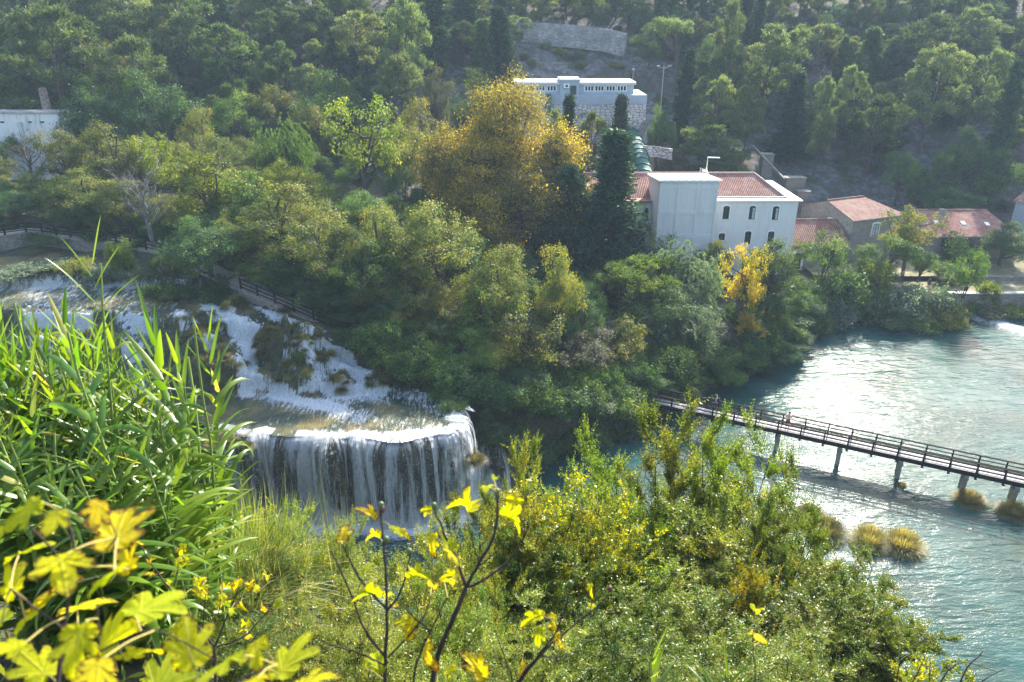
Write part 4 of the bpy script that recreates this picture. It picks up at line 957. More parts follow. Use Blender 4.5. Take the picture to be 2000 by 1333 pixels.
for (lx, ly) in ((1.8, 2.5), (5.6, 2.3), (8.9, 2.1)):
    s_ = 2.15 / 5.75; z_ = 6.4 + ly * s_ + .08
    b = MB(); b.add([(lx, ly, z_ + .06), (lx + .55, ly, z_ + .06), (lx + .55, ly + .75, z_ + .06 + .75 * s_), (lx, ly + .75, z_ + .06 + .75 * s_), (lx, ly, z_ - .1), (lx + .55, ly, z_ - .1), (lx + .55, ly + .75, z_ + .75 * s_ - .1), (lx, ly + .75, z_ + .75 * s_ - .1)],
                        [(0, 1, 2, 3), (4, 5, 1, 0), (5, 6, 2, 1), (6, 7, 3, 2), (7, 4, 0, 3)]); b.build("skylight", plain_mat("skylight_glass", (0.75, 0.78, 0.8), .15), gh)
b = MB(); b.box((3.3, 4.4, 7.6), (4.0, 5.1, 9.0)); b.build("chimney", M_stone, gh)
A = PY(1965, 452, 110.0); g2 = house("grey_gabled_house", "small pale grey gabled house, cut by the right edge above the long red roof", (A.x + .3, 110.0), math.radians(-62), 12, 6.5, 1.0, 9.2, 1.7, M_tileold, plain_mat("pale_grey_render", (0.42, 0.43, 0.45)))

# ---- powerhouse on the hill
def powerhouse():
    Y = 121.0
    def P(u, v): p = PY(u, v, Y); return p.x, p.z
    xl, zt = P(1008, 167); xr, _ = P(1240, 176); xr2, zl = P(1262, 205); _, zb = P(1262, 300); _, zs = P(1240, 186); x0, _ = P(1006, 180)
    t = thing("hillside_powerhouse", "blue-grey flat-roofed powerhouse standing on a tall pale stone retaining base on the hillside", "building")
    b = MB(); b.box((x0, Y, zb - 5), (xr2, Y + 9, zl + .02)); st = b.build("stone_base", M_dam, t)
    b = MB(); b.add([(xr2 - .02, Y + .1, zb - 5), (xr2 + 2.0, Y + .1, zb - 5), (xr2, Y + .1, zl - 1.5), (xr2 - .02, Y + 6, zb - 5), (xr2 + 2.0, Y + 6, zb - 5), (xr2, Y + 6, zl - 1.5)], [(0, 1, 2), (5, 4, 3), (1, 4, 5, 2), (0, 3, 4, 1)]); b.build("stone_buttress", M_dam, t)
    b = MB(); b.box((x0, Y - .12, zl + .02), (xr2 + .05, Y + 9, zs)); b.box((x0, Y - .14, zs - .75), (xr2 + .07, Y - .123, zs - .68)); b.build("parapet", M_bluegrey, t)
    b = MB(); b.box((x0, Y + 1.2, zs + .004), (xr, Y + 7.5, zt)); wl = b.build("upper_wall", M_bluegrey, t)
    b = MB(); b.box((x0 - .2, Y + .9, zt), (xr + .3, Y + 7.8, zt + .38)); b.build("roof", M_roofgrey, t)
    xa, za = P(1095, 160); xb, _ = P(1133, 160)
    b = MB(); b.box((xa, Y + .75, zs + .004), (xb, Y + 6, za)); b.box((xa - .15, Y + .6, za), (xb + .15, Y + 6.2, za + .3)); b.build("stair_block", M_bluegrey, t)
    x_, z_ = P(1114, 185); b = MB(); b.box((x_, Y + .66, zs + .01), (x_ + .95, Y + .745, z_ + 1.25)); b.build("door", M_greenframe, t)
    b = MB(); b.box((x_ - 1.0, Y + .35, zs + 1.0), (x_ - .15, Y + .74, zs + 1.6)); ac = b.build("air_conditioner", M_whitetrim, t)
    b = MB(); b.add([(x_ - .58 + .22 * math.cos(a), Y + .345, zs + 1.3 + .22 * math.sin(a)) for a in np.linspace(0, 2 * math.pi, 13)[:-1]], [tuple(range(12))]); b.build("fan", M_black, ac)
    for u in (1013, 1035, 1056, 1078, 1152, 1172, 1194, 1216):
        xx, zz = P(u, 183); w = 1.5; n3 = 3
        f = MB(); y_ = Y + 1.2; z0, z1 = zs + .45, zs + 1.3
        f.box((xx - w / 2, y_ - .05, z0), (xx + w / 2, y_ - .004, z0 + .09)); f.box((xx - w / 2, y_ - .05, z1 - .09), (xx + w / 2, y_ - .004, z1))
        for k in range(4):
            cx = xx - w / 2 + .05 + (w - .1) * k / 3; f.box((cx - .055, y_ - .048, z0 + .09), (cx + .055, y_ - .004, z1 - .09))
        wn_ = f.build("window", M_whitetrim, t)
        p = MB(); p.box((xx - w / 2 + .06, y_ - .02, z0 + .06), (xx + w / 2 - .06, y_ - .008, z1 - .06)); p.build("pane", M_glass, wn_)
    # blind arch in the base
    xc, zc = P(1148, 222); b = MB()
    R1, R0 = 2.3, 1.95; vs = []; fs = []
    for k in range(17):
        a = math.pi * (0.12 + 0.76 * k / 16)
        for (rr, yy) in ((R1, Y - .22), (R0, Y - .22), (R0, Y + .01), (R1, Y + .01)): vs.append((xc + rr * math.cos(a), yy, zc - 1.6 + rr * 0.8 * math.sin(a)))
    for k in range(16):
        for j in range(4): fs.append((k * 4 + j, k * 4 + (j + 1) % 4, k * 4 + 4 + (j + 1) % 4, k * 4 + 4 + j))
    b.add(vs, fs); b.build("stone_arch", M_concrete, t)
    for u, v0, v1 in ((1070, 183, 222), (1216, 190, 214)):
        x1, z1 = P(u, v0); _, z2 = P(u, v1); b = MB(); b.tube([(x1, Y - .75, z2), (x1, Y - .75, z1)], [.5, .5], 14); b.build("green_pipe", M_pipe, t, smooth=False)
    # leaning stone stair wall at the right
    b = MB(); b.beam((xr2 + .2, Y - .2, zl - 2.6), (xr2 - 2.6, Y - 2.0, zb - .5), .35, 1.1); b.build("stair_wall", M_quay, t)
    for u, h in ((1040, 1.4), (1238, 2.2)):
        x1, _ = P(u, 170); b = MB(); b.tube([(x1, Y + 1.5, zt), (x1, Y + 1.5, zt + h)], [.04, .03], 5); b.box((x1 - .2, Y + 1.4, zt + h), (x1 + .2, Y + 1.6, zt + h + .1)); b.build("lamp_pole", M_metal, t)
    return t
powerhouse()
# ---- the big green penstock
pn = thing("green_penstock", "big ribbed green water pipe curving down the hill behind the white building", "pipe")
P0 = [PY(1228, 262, 121.0), PY(1240, 285, 117.5), PY(1247, 305, 113.5), PY(1252, 325, 110.0), PY(1258, 352, 106.5)]
pts = [np.array(P0[0])] ; 
tt = np.linspace(0, 4, 28); PP = np.array([tuple(p) for p in P0]); pts = np.stack([np.interp(tt, range(5), PP[:, i]) for i in range(3)], 1)
b = MB(); b.tube(pts, [1.38] * 28, 20); b.build("pipe", M_pipe, pn, smooth=True)
for k in range(2, 27, 3):
    q = np.array([pts[k] - (pts[k + 1 if k < 27 else k] - pts[k - 1]) * 0.06, pts[k] + (pts[k + 1 if k < 27 else k] - pts[k - 1]) * 0.06]); b = MB(); b.tube(q, [1.50, 1.50], 20); b.build("ring", plain_mat("dark_green_ring", (0.015, 0.08, 0.06), .5) if k == 2 else bpy.data.materials["dark_green_ring"], pn)

# ---- walls and blocks on the hillside
def wall_strip(name, label, pts, h, th, m, cat="wall", parent=None, cap=None):
    """pts: (x, y, ztop) ; wall of height h below its top"""
    b = MB(); n = len(pts); P = [Vector(p) for p in pts]
    vs = []; fs = []
    for i, p in enumerate(P):
        d = (P[min(i + 1, n - 1)] - P[max(i - 1, 0)]); s = Vector((-d.y, d.x, 0)).normalized() * th
        vs += [(p.x, p.y, p.z - h), (p.x, p.y, p.z), (p.x + s.x, p.y + s.y, p.z), (p.x + s.x, p.y + s.y, p.z - h)]
    for i in range(n - 1):
        a = i * 4; c = a + 4
        fs += [(a, c, c + 1, a + 1), (a + 1, c + 1, c + 2, a + 2), (a + 2, c + 2, c + 3, a + 3)]
    fs += [(0, 1, 2, 3), (4 * n - 4, 4 * n - 1, 4 * n - 2, 4 * n - 3)]
    b.add(vs, fs)
    o = b.build(name, m, parent)
    if parent is None: tag(o, label, cat)
    return o
M_hwall = stone_mat("hill_retaining_masonry", (0.42, 0.40, 0.38), (0.30, 0.285, 0.27), (0.22, 0.21, 0.2), 0.9, 0.04, stain=0.5)
HW = []
for u, v, Y in ((860, 30, 172), (930, 36, 170), (1002, 43, 167), (1060, 45, 166), (1120, 49, 165), (1180, 56, 163), (1222, 66, 160)): HW.append(tuple(PY(u, v, Y)))
wall_strip("retaining_wall", "long pale stone retaining wall across the upper hillside above the powerhouse", HW, 4.4, 0.8, M_hwall)
wall_strip("retaining_wall", "short grey stone wall high on the slope near the top left of centre", [tuple(PY(u, v, 178)) for u, v in ((455, 8), (520, 12), (600, 14), (700, 18), (790, 22))], 4.2, 0.8, M_hwall)
wall_strip("low_stone_wall", "low pale stone wall right of the green pipe behind the white building", [tuple(PY(u, v, 114)) for u, v in ((1252, 285), (1285, 287), (1314, 292))], 1.6, 0.6, M_dam)
for (u0, v0, u1, v1, Y, lab) in ((1492, 300, 1510, 322, 118, "square grey concrete anchor block on the slope above the white building's right end"), (1538, 346, 1572, 366, 112, "wide grey concrete block with flat top behind the stone house roof"), (1560, 372, 1580, 392, 110, "small pale concrete stub just left of the stone house's gable")):
    a = PY(u0, v0, Y); c_ = PY(u1, v1, Y); b = MB(); b.box((0, 0, 0), (c_.x - a.x, 1.5, a.z - c_.z + 1.7)); b.box((-.1, -.1, a.z - c_.z + 1.703), (c_.x - a.x + .1, 1.6, a.z - c_.z + 1.85))
    o = b.build("anchor_block", M_darkcon, None, (a.x, Y, c_.z - 2)); tag(o, lab, "concrete block")
b = MB(); b.beam(PY(1470, 285, 120), PY(1532, 350, 112), .3, .22); tag(b.build("old_channel", M_darkcon), "sloping grey concrete channel between the two anchor blocks", "channel")
# chute beside the powerhouse road
for (u, v0, v1, Y, lab, arms) in ((1297, 128, 197, 133, "tall grey street lamp with two arms on the slope right of the powerhouse", 1), (1105, 38, 58, 168, "small pole standing on the long upper retaining wall", 0), (1325, 165, 200, 130, "thin leaning utility pole near the two-armed lamp", 0)):
    a = PY(u, v0, Y); z0_ = TZ(a.x, Y) if Y < 160 else PY(u, v1, Y).z; h = a.z - z0_
    t = thing("street_lamp" if arms else "pole", lab, "street lamp" if arms else "pole", (a.x, Y, z0_)); b = MB(); b.tube([(0, 0, -.3), (0, 0, h)], [.11, .07], 7); b.build("post", M_metal, t)
    if arms:
        for s in (-1, 1):
            b = MB(); b.beam((0, 0, h - .5), (s * 1.0, -.2, h - .1), .07, .07); b.box((s * 1.0 - .25, -.35, h - .16), (s * 1.0 + .25, -.08, h - .04)); b.build("lamp_arm", M_metal, t)
# ---- white building at the left edge, ruined chimney
def left_building():
    Y = 101.0; p = PY(113, 222, Y); x1, zt = p.x, p.z; t = thing("white_flat_roofed_building", "stained white flat-roofed building cut by the left edge, among the trees", "building")
    b = MB(); b.box((x1 - 26, Y, zt - 9), (x1, Y + 2.6, zt)); 
    m, nt, out = mat("stained_white_render"); v = coords(nt, (1.2, 1.2, .25)); n = noise(nt, v, 1.3, 7, .75)
    v2 = coords(nt); col = mixc(nt, fr(nt, n, .52, .70), (0.72, 0.69, 0.66), (0.33, 0.30, 0.28)); principled(nt, out, col, .9, bump(nt, noise(nt, v2, 3, 5), .01))
    b.build("wall", m, t)
    b = MB(); b.box((x1 - 26.2, Y - .2, zt), (x1 + .2, Y + 2.8, zt + .16)); b.build("roof", M_concrete, t)
    for xx in (x1 - 5.6, x1 - .55): b = MB(); b.box((xx, Y - .25, zt - 9), (xx + .5, Y - .004, zt - 1.1)); b.build("pilaster", M_roofgrey, t)
    for u in (3, 57, 81):
        q = PY(u, 239, Y); b = MB(); b.box((q.x - .15, Y - .04, q.z - .1), (q.x + .35, Y - .004, q.z + .1)); b.build("vent", M_black, t)
left_building()
p = PY(82, 172, 106.0); b = MB(); b.lathe([(.6, -8), (.58, -2), (.5, -.2), (.4, 0)], 7); tag(b.build("ruined_chimney", stone_mat("ruin_stone", (0.42, 0.33, 0.25), (0.28, 0.22, 0.17), (0.18, 0.14, 0.11), 2.4, .05), None, (p.x, 106, p.z)), "crumbling brown stone pillar above the white flat-roofed building", "ruin")

# ---- quay, lawn and terraces on the far bank
QZ = 2.55
def lawn_mat():
    m, nt, out = mat("dry_lawn"); v = coords(nt); n = noise(nt, v, .5, 7, .7); n2 = noise(nt, v, 5, 5, .7)
    col = ramp(nt, n, [(.32, (.10, .12, .035)), (.5, (.22, .20, .09)), (.62, (.40, .34, .24)), (.75, (.52, .46, .36))]); principled(nt, out, mixc(nt, .25, col, n2, 'MULTIPLY'), .95, bump(nt, n2, .05)); return m
M_lawn = lawn_mat()
b = MB(); b.quad([(43, 87.9, QZ + .01), (130, 87.9, QZ + .01), (130, 92.2, QZ + .02), (40, 92.2, QZ + .02)]); b.quad([(40, 92.7, QZ + .55), (130, 92.7, QZ + .55), (130, 101, QZ + .75), (40, 101, QZ + .75)]); b.quad([(38, 86.8, QZ), (43, 87.9, QZ + .01), (40, 92.2, QZ + .02), (36, 97, QZ + .02)])
o = b.build("lawn", M_lawn); tag(o, kind="structure")
qw = thing("quay_wall", "long rubble stone quay wall with a small dark arch along the far river bank", "wall")
b = MB()
xa = PY(1912, 575, 87.6).x
def wq(x0, x1, z0, z1, y=87.4, th=.5): b.box((x0, y, z0), (x1, y + th, z1))
wq(47, xa - .7, -1.5, QZ); wq(xa + .7, 130, -1.5, QZ); n = 9
vs = []
for k in range(n + 1):
    a = math.pi * k / n; vs.append((xa - .7 * math.cos(a), 87.4, .55 + .7 * math.sin(a))); vs.append((xa - .7 * math.cos(a), 87.4, QZ))
b.add(vs, [(2 * k, 2 * k + 2, 2 * k + 3, 2 * k + 1) for k in range(n)])
b.build("masonry", M_quay, qw)
b = MB(); b.box((47, 87.25, QZ + .003), (130, 88.0, QZ + .16)); b.build("coping", plain_mat("pale_coping", (0.5, 0.47, 0.42)), qw)
b = MB(); b.box((xa - .72, 87.85, -1), (xa + .72, 88.0, QZ - .02)); b.build("arch_opening", M_black, qw)
wall_strip("low_terrace_wall", "low grey stone terrace wall behind the riverside path at the right edge", [(58.5, 92.2, QZ + .62), (70, 92.2, QZ + .62), (130, 92.2, QZ + .62)], .75, .45, M_quay)
b = MB(); b.box((35.3, 84.5, -1.5), (42.5, 85.0, QZ)); b.box((35.2, 84.4, QZ + .003), (42.7, 90.2, QZ + .14)); o = b.build("landing_slab", plain_mat("pale_paving", (0.55, 0.53, 0.5)), None); tag(o, "pale paved landing on a stone edge left of the river trees, below the low annex", "landing")

# ================================================================== FOOTBRIDGE, WALKWAY, PEOPLE
M_wood = plain_mat("dark_bridge_timber", (0.016, 0.014, 0.013), 0.95, 0.3, 3)
[n for n in M_wood.node_tree.nodes if n.type == 'BSDF_PRINCIPLED'][0].inputs['Specular IOR Level'].default_value = 0.12
def plank_mat():
    m, nt, out = mat("pale_deck_planks"); tc = N(nt, "ShaderNodeTexCoord"); sp = N(nt, "ShaderNodeSeparateXYZ"); nt.links.new(tc.outputs['Object'], sp.inputs[0])
    f = math_(nt, 'FRACT', math_(nt, 'MULTIPLY', sp.outputs[0], 1 / .16)); wnz = N(nt, "ShaderNodeTexWhiteNoise", noise_dimensions='1D'); nt.links.new(math_(nt, 'FLOOR', math_(nt, 'MULTIPLY', sp.outputs[0], 1 / .16)), wnz.inputs['W'])
    col = mixc(nt, wnz.outputs[0], (0.34, 0.31, 0.28), (0.47, 0.44, 0.41)); col = mixc(nt, fr(nt, f, .06, .0, 0, .8), col, (0.05, 0.05, 0.045))
    principled(nt, out, col, .7, bump(nt, f, .01)); return m
M_plank = plank_mat()
M_pierA = plain_mat("pier_concrete_ochre", (0.40, 0.30, 0.19), 0.9, 0.3, 1.2, 0, .02)
BZ = 2.05
B0 = PZ(1225, 776, BZ); B1 = PZ(2040, 954, BZ); bdir = (B1 - B0); BL = bdir.length; bang = math.atan2(bdir.y, bdir.x)
br = thing("footbridge", "long timber footbridge on concrete piers crossing the turquoise river", "bridge", (B0.x, B0.y, 0), bang)
WB = 1.2
b = MB(); b.box((-2, 0, BZ - .06), (BL, WB, BZ)); b.build("deck", M_plank, br)
b = MB(); b.box((-2, -.16, BZ - .30), (BL, -.005, BZ + .03)); b.box((-2, WB + .005, BZ - .30), (BL, WB + .16, BZ + .03)); b.box((-2, .5, BZ - .3), (BL, .7, BZ - .065)); b.build("side_beams", M_wood, br)
sp_ = 1.86; npost = int(BL / sp_) + 1
for side, y in ((0, -.10), (1, WB + .10)):
    for i in range(npost):
        x = .5 + i * sp_ + (.2 if side else 0)
        if x > BL: continue
        b = MB(); tl = -.16 if side == 0 else .16
        b.add([(x - .08, y - .06 + tl * .6, BZ - .28), (x + .08, y - .06 + tl * .6, BZ - .28), (x + .08, y + .07, BZ - .28), (x - .08, y + .07, BZ - .28), (x - .05, y - .03, BZ + .88), (x + .05, y - .03, BZ + .88), (x + .05, y + .05, BZ + .88), (x - .05, y + .05, BZ + .88)],
              [(3, 2, 1, 0), (4, 5, 6, 7), (0, 1, 5, 4), (1, 2, 6, 5), (2, 3, 7, 6), (3, 0, 4, 7)])
        if side == 0: b.box((x - .09, y - .34, BZ - .36), (x + .09, y - .08, BZ - .29))
        b.build("post", M_wood, br)
    iy = y + (.09 if side == 0 else -.09)
    b = MB(); b.box((-2, y - .08, BZ + .885), (BL, y + .10, BZ + .94)); b.build("handrail", M_wood, br)
    for zz in (.27, .58):
        b = MB(); b.box((-2, iy - .025, BZ + zz), (BL, iy + .025, BZ + zz + .075)); b.build("rail", M_wood, br)
def on_bridge(u, v):
    p = PZ(u, v, BZ); d = Vector((math.cos(bang), math.sin(bang))); q = Vector((p.x - B0.x, p.y - B0.y)); return q.dot(d)
for u in (1252, 1400, 1521, 1643, 1762, 1890, 1990):
    x = on_bridge(u, 776 + (u - 1225) * .218)
    b = MB(); b.box((x - .16, -.22, BZ - .62), (x + .16, WB + .22, BZ - .304)); 
    pr = b.build("pier", M_concrete, br)
    for y, m_ in ((.10, M_concrete), (1.08, M_pierA)):
        b = MB(); b.box((x - .17, y - .17, -1.6), (x + .17, y + .17, BZ - .622)); b.box((x - .22, y - .22, BZ - .80), (x + .22, y + .22, BZ - .624)); b.build("column", m_, pr)

# ---- people
def skin_ob(name, pts, edges, rad, m, parent, sub=1):
    me = bpy.data.meshes.new(name); me.from_pydata(pts, edges, []); o = ob_from(name, me, parent)
    md = o.modifiers.new("skin", 'SKIN'); md.use_smooth_shade = True
    for i, r in enumerate(rad):
        rr = r if isinstance(r, (tuple, list)) else (r, r)
        me.skin_vertices[0].data[i].radius = rr; me.skin_vertices[0].data[i].use_root = (i == 0)
    if sub: s = o.modifiers.new("sub", 'SUBSURF'); s.levels = sub; s.render_levels = sub
    dg = bpy.context.evaluated_depsgraph_get(); ev = bpy.data.meshes.new_from_object(o.evaluated_get(dg))
    o.modifiers.clear(); ev.materials.clear(); ev.materials.append(m); ev.name = name; o.data = ev
    return o
M_skin = plain_mat("skin", (0.46, 0.27, 0.19), .55, .05); 
def cloth(n, c): return plain_mat(n, c, .85, .12, 6)
def person(label, loc, rz, pose, shirt, trous, hair, shoes=(0.05, .04, .04), h=1.72, pack=None, shorts=True, hat=None):
    t = thing("person", label, "person", loc, rz, None); s = h / 1.72
    J = dict(pel=(0, 0, .95), wst=(0, 0, 1.08), che=(0, -.01, 1.28), nck=(0, 0, 1.46), hb=(0, 0, 1.53), hd=(0, -.02, 1.62), ht=(0, -.01, 1.69),
             sl=(-.17, 0, 1.41), sr=(.17, 0, 1.41), hl=(-.09, 0, .90), hr=(.09, 0, .90), kl=(-.10, -.02, .50), kr=(.10, -.02, .50), al=(-.10, .02, .09), ar=(.10, .02, .09), tl=(-.11, -.13, .035), tr=(.11, -.13, .035),
             el=(-.24, .02, 1.14), er=(.24, .02, 1.14), wl=(-.25, -.06, .90), wr=(.25, -.06, .90))
    J.update(pose); J = {k: tuple(c * s for c in v) for k, v in J.items()}
    names = ["pel", "wst", "che", "nck", "hb", "hd", "ht", "sl", "el", "wl", "sr", "er", "wr", "hl", "kl", "al", "tl", "hr", "kr", "ar", "tr"]
    R = dict(pel=(.13, .10), wst=(.115, .09), che=(.14, .10), nck=.052, hb=.06, hd=(.078, .092), ht=.05, sl=.052, sr=.052, el=.037, er=.037, wl=.026, wr=.026, hl=.078, hr=.078, kl=.052, kr=.052, al=.036, ar=.036, tl=.034, tr=.034)
    E = [("pel", "wst"), ("wst", "che"), ("che", "nck"), ("nck", "hb"), ("hb", "hd"), ("hd", "ht"), ("che", "sl"), ("sl", "el"), ("el", "wl"), ("che", "sr"), ("sr", "er"), ("er", "wr"), ("pel", "hl"), ("hl", "kl"), ("kl", "al"), ("al", "tl"), ("pel", "hr"), ("hr", "kr"), ("kr", "ar"), ("ar", "tr")]
    pts = [J[n] for n in names]; ed = [(names.index(a), names.index(b_)) for a, b_ in E]; rad = [tuple(c * s for c in (R[n] if isinstance(R[n], tuple) else (R[n], R[n]))) for n in names]
    for w, e_ in (("wl", "el"), ("wr", "er")):           # palm, four curled fingers and a thumb
        a = Vector(J[w]); d = (a - Vector(J[e_])).normalized(); sd_ = d.cross(Vector((0, 1, .2))).normalized(); up = sd_.cross(d)
        pi = len(pts); pts.append(tuple(a + d * .07 * s)); rad.append((.034 * s, .018 * s)); ed.append((names.index(w), pi))
        for k, (o_, l_) in enumerate(((-.03, .068), (-.01, .078), (.011, .074), (.031, .058))):
            i0 = len(pts); pts.append(tuple(a + d * .09 * s + sd_ * o_ * s)); pts.append(tuple(a + d * (.09 + l_ * .55) * s + sd_ * o_ * s * 1.1 + up * .01 * s)); pts.append(tuple(a + d * (.09 + l_ * .9) * s + sd_ * o_ * s + up * .03 * s)); rad += [(.010, .010), (.009, .009), (.007, .007)]
            ed += [(pi, i0), (i0, i0 + 1), (i0 + 1, i0 + 2)]
        i0 = len(pts); pts.append(tuple(a + d * .045 * s + up * .035 * s - sd_ * .03 * s)); pts.append(tuple(a + d * .085 * s + up * .05 * s - sd_ * .035 * s)); rad += [(.011, .011), (.008, .008)]; ed += [(pi, i0), (i0, i0 + 1)]
    skin_ob("body", pts, ed, rad, M_skin, t, 1)
    hd = Vector(J["hd"]); 
    fc = MB(); fc.add([tuple(hd + Vector(q) * s) for q in ((-.012, -.088, .0), (.012, -.088, .0), (0, -.118, -.02), (0, -.09, -.03))], [(0, 1, 2), (1, 3, 2), (0, 2, 3)]); fc.build("nose", M_skin, t)
    for sx in (-1, 1):
        e_ = MB(); e_.lathe([(0.0, -.008), (.012, 0), (0, .008)], 6, tuple(hd + Vector((sx * .03, -.086, .01)) * s)); e_.build("eye", M_black, t)
        e_ = MB(); e_.lathe([(0.0, -.03), (.014, -.01), (.016, .015), (0, .03)], 6, tuple(hd + Vector((sx * .082, 0, -.01)) * s)); e_.build("ear", M_skin, t)
    def sub(nm, ns, es, grow, mm):
        P = [J[n] for n in ns]; skin_ob(nm, P, [(ns.index(a), ns.index(b_)) for a, b_ in es], [tuple(c * s * grow + .006 for c in (R[n] if isinstance(R[n], tuple) else (R[n], R[n]))) for n in ns], mm, t, 1)
    J["mel"] = tuple((Vector(J["sl"]) * .35 + Vector(J["el"]) * .65)); J["mer"] = tuple((Vector(J["sr"]) * .35 + Vector(J["er"]) * .65)); R["mel"] = R["mer"] = .046
    J["mkl"] = tuple(Vector(J["kl"]) * .9 + Vector(J["hl"]) * .1); J["mkr"] = tuple(Vector(J["kr"]) * .9 + Vector(J["hr"]) * .1); R["mkl"] = R["mkr"] = .066
    sub("shirt", ["pel", "wst", "che", "sl", "mel", "sr", "mer"], [("pel", "wst"), ("wst", "che"), ("che", "sl"), ("sl", "mel"), ("che", "sr"), ("sr", "mer")], 1.12, cloth("shirt_cloth", shirt))
    if shorts: sub("shorts", ["pel", "hl", "mkl", "hr", "mkr"], [("pel", "hl"), ("hl", "mkl"), ("pel", "hr"), ("hr", "mkr")], 1.17, cloth("shorts_cloth", trous))
    else: sub("trousers", ["pel", "hl", "kl", "al", "hr", "kr", "ar"], [("pel", "hl"), ("hl", "kl"), ("kl", "al"), ("pel", "hr"), ("hr", "kr"), ("kr", "ar")], 1.17, cloth("trouser_cloth", trous))
    for k in "lr":
        a = Vector(J["a" + k]); c_ = Vector(J["t" + k]); skin_ob("shoe", [(a.x, a.y, a.z - .035 * s), tuple(c_ + Vector((0, 0, .006)))], [(0, 1)], [(.046 * s, .046 * s), (.044 * s, .036 * s)], cloth("shoe_leather", shoes), t, 1)
    hm = MB(); hm.lathe([(.098 * s, -.01), (.10 * s, .03), (.085 * s, .07), (.05 * s, .098), (0.0, .108)], 12, tuple(hd + Vector((0, .012, .0)) * s)); hm.lathe([(0.06 * s, -.07), (.085 * s, -.02), (.09 * s, .01)], 12, tuple(hd + Vector((0, .022, .0)) * s)); hm.build("hair" if not hat else "hat", cloth("hair_colour", hair), t, smooth=True)
    if pack:
        p = MB(); ch = Vector(J["che"]); p.lathe([(.0, -.24), (.12, -.22), (.14, -.05), (.13, .12), (.06, .18), (0, .185)], 10, (ch.x, ch.y + .19 * s, ch.z)); p.build("backpack", cloth("backpack_cloth", pack), t, smooth=True)
    return t
def bpos(u, v, ylocal):
    x = on_bridge(u, v); d = Vector((math.cos(bang), math.sin(bang))); n = Vector((-d.y, d.x)); return (B0.x + d.x * x + n.x * ylocal, B0.y + d.y * x + n.y * ylocal, BZ + .002)
walk = dict(kl=(-.09, -.14, .52), al=(-.09, -.20, .10), tl=(-.09, -.35, .07), kr=(.09, .03, .50), ar=(.09, .22, .13), tr=(.09, .10, .05), wl=(-.24, .08, .93), wr=(.24, -.22, 1.0), er=(.25, -.02, 1.14))
person("person in a pale patterned shirt with a dark backpack walking left along the footbridge", bpos(1388, 822, .8), bang - math.pi / 2 , walk, (0.42, .36, .36), (.10, .06, .06), (0.35, .30, .26), pack=(.03, .035, .05))
photo = dict(el=(-.25, -.16, 1.25), wl=(-.08, -.30, 1.55), er=(.25, -.16, 1.25), wr=(.08, -.30, 1.55))
person("person in a white shirt and red shorts on the footbridge, both arms raised", bpos(1533, 852, .5), math.radians(-30), photo, (0.75, .73, .70), (.55, .045, .05), (0.07, .045, .03), shoes=(.5, .5, .5))
person("person in a pinkish top at the shaded left end of the footbridge", bpos(1241, 781, .7), bang + math.pi / 2, walk, (0.55, .42, .42), (.62, .58, .56), (0.10, .06, .04), h=1.68)
p = PZ(1812, 566, QZ + .02); person("person in dark clothes standing on the riverside path at the far bank", (p.x, p.y, QZ + .02), math.radians(180), {}, (0.06, .06, .07), (.12, .07, .06), (0.05, .03, .02))

# ---- walkway along the cascades: path, stone edge, timber fence
WK = [(-30, 468, 13.9), (60, 455, 13.7), (150, 470, 13.5), (235, 480, 13.4), (320, 500, 13.0), (400, 540, 12.6), (480, 574, 12.0), (560, 608, 11.0), (650, 648, 9.6), (750, 690, 8.2), (850, 722, 6.6), (980, 745, 4.8), (1110, 765, 3.2), (1235, 780, 2.1)]
WP = np.array([tuple(PZ(u, v, z)) for u, v, z in WK]); ss = np.linspace(0, len(WP) - 1, 90); WPf = np.stack([np.interp(ss, range(len(WP)), WP[:, i]) for i in range(3)], 1)
b = MB(); T_ = np.gradient(WPf, axis=0); T_[:, 2] = 0; T_ = unit(T_); n_ = np.stack([-T_[:, 1], T_[:, 0], 0 * T_[:, 0]], 1)
n_ *= np.sign(n_[:, 1:2]); 
vs = np.concatenate([WPf - n_ * .05, WPf + n_ * 2.3]); m_ = len(WPf)
b.add((vs + [0, 0, .03]).tolist(), [(i, i + 1, m_ + i + 1, m_ + i) for i in range(m_ - 1)]); o = b.build("footpath", plain_mat("pale_path_dust", (0.44, 0.38, 0.31), .9, .3, 1.5)); tag(o, kind="structure")
M_edge = stone_mat("walkway_edge_stone", (0.40, 0.34, 0.28), (0.26, 0.22, 0.18), (0.13, 0.11, 0.09), 3.0, .04)
wall_strip("walkway_wall", "low stone retaining wall below the fenced walkway beside the upper river", [tuple(p + [0, 0, .1]) for p in WPf[:30]], 2.2, .5, M_edge)
wall_strip("walkway_wall", "pale stone edge of the walkway sloping down right of the cascades", [tuple(p + [0, 0, .12]) for p in WPf[36:62]], 1.5, .4, M_edge)
def fence(i0, i1, label, step=1.9, off=.25, h=1.1):
    seg = WPf[i0:i1] + n_[i0:i1] * off; d = np.r_[0, np.cumsum(np.linalg.norm(np.diff(seg, axis=0), axis=1))]
    L = d[-1]; k = int(L / step); q = np.stack([np.interp(np.linspace(0, L, k + 1), d, seg[:, i]) for i in range(3)], 1)
    t = thing("timber_fence", label, "fence", tuple(q[0])); q = q - q[0]
    for p in q: b = MB(); b.box((p[0] - .07, p[1] - .07, p[2] - .3), (p[0] + .07, p[1] + .07, p[2] + h + .08)); b.build("post", M_wood, t)
    for zz in (.38, .72, h):
        b = MB()
        for a, c_ in zip(q[:-1], q[1:]): b.beam(a + [0, -.09, zz], c_ + [0, -.09, zz], .05, .10)
        b.build("rail", M_wood, t)
fence(0, 33, "dark timber rail fence on the walkway by the upper river at the left")
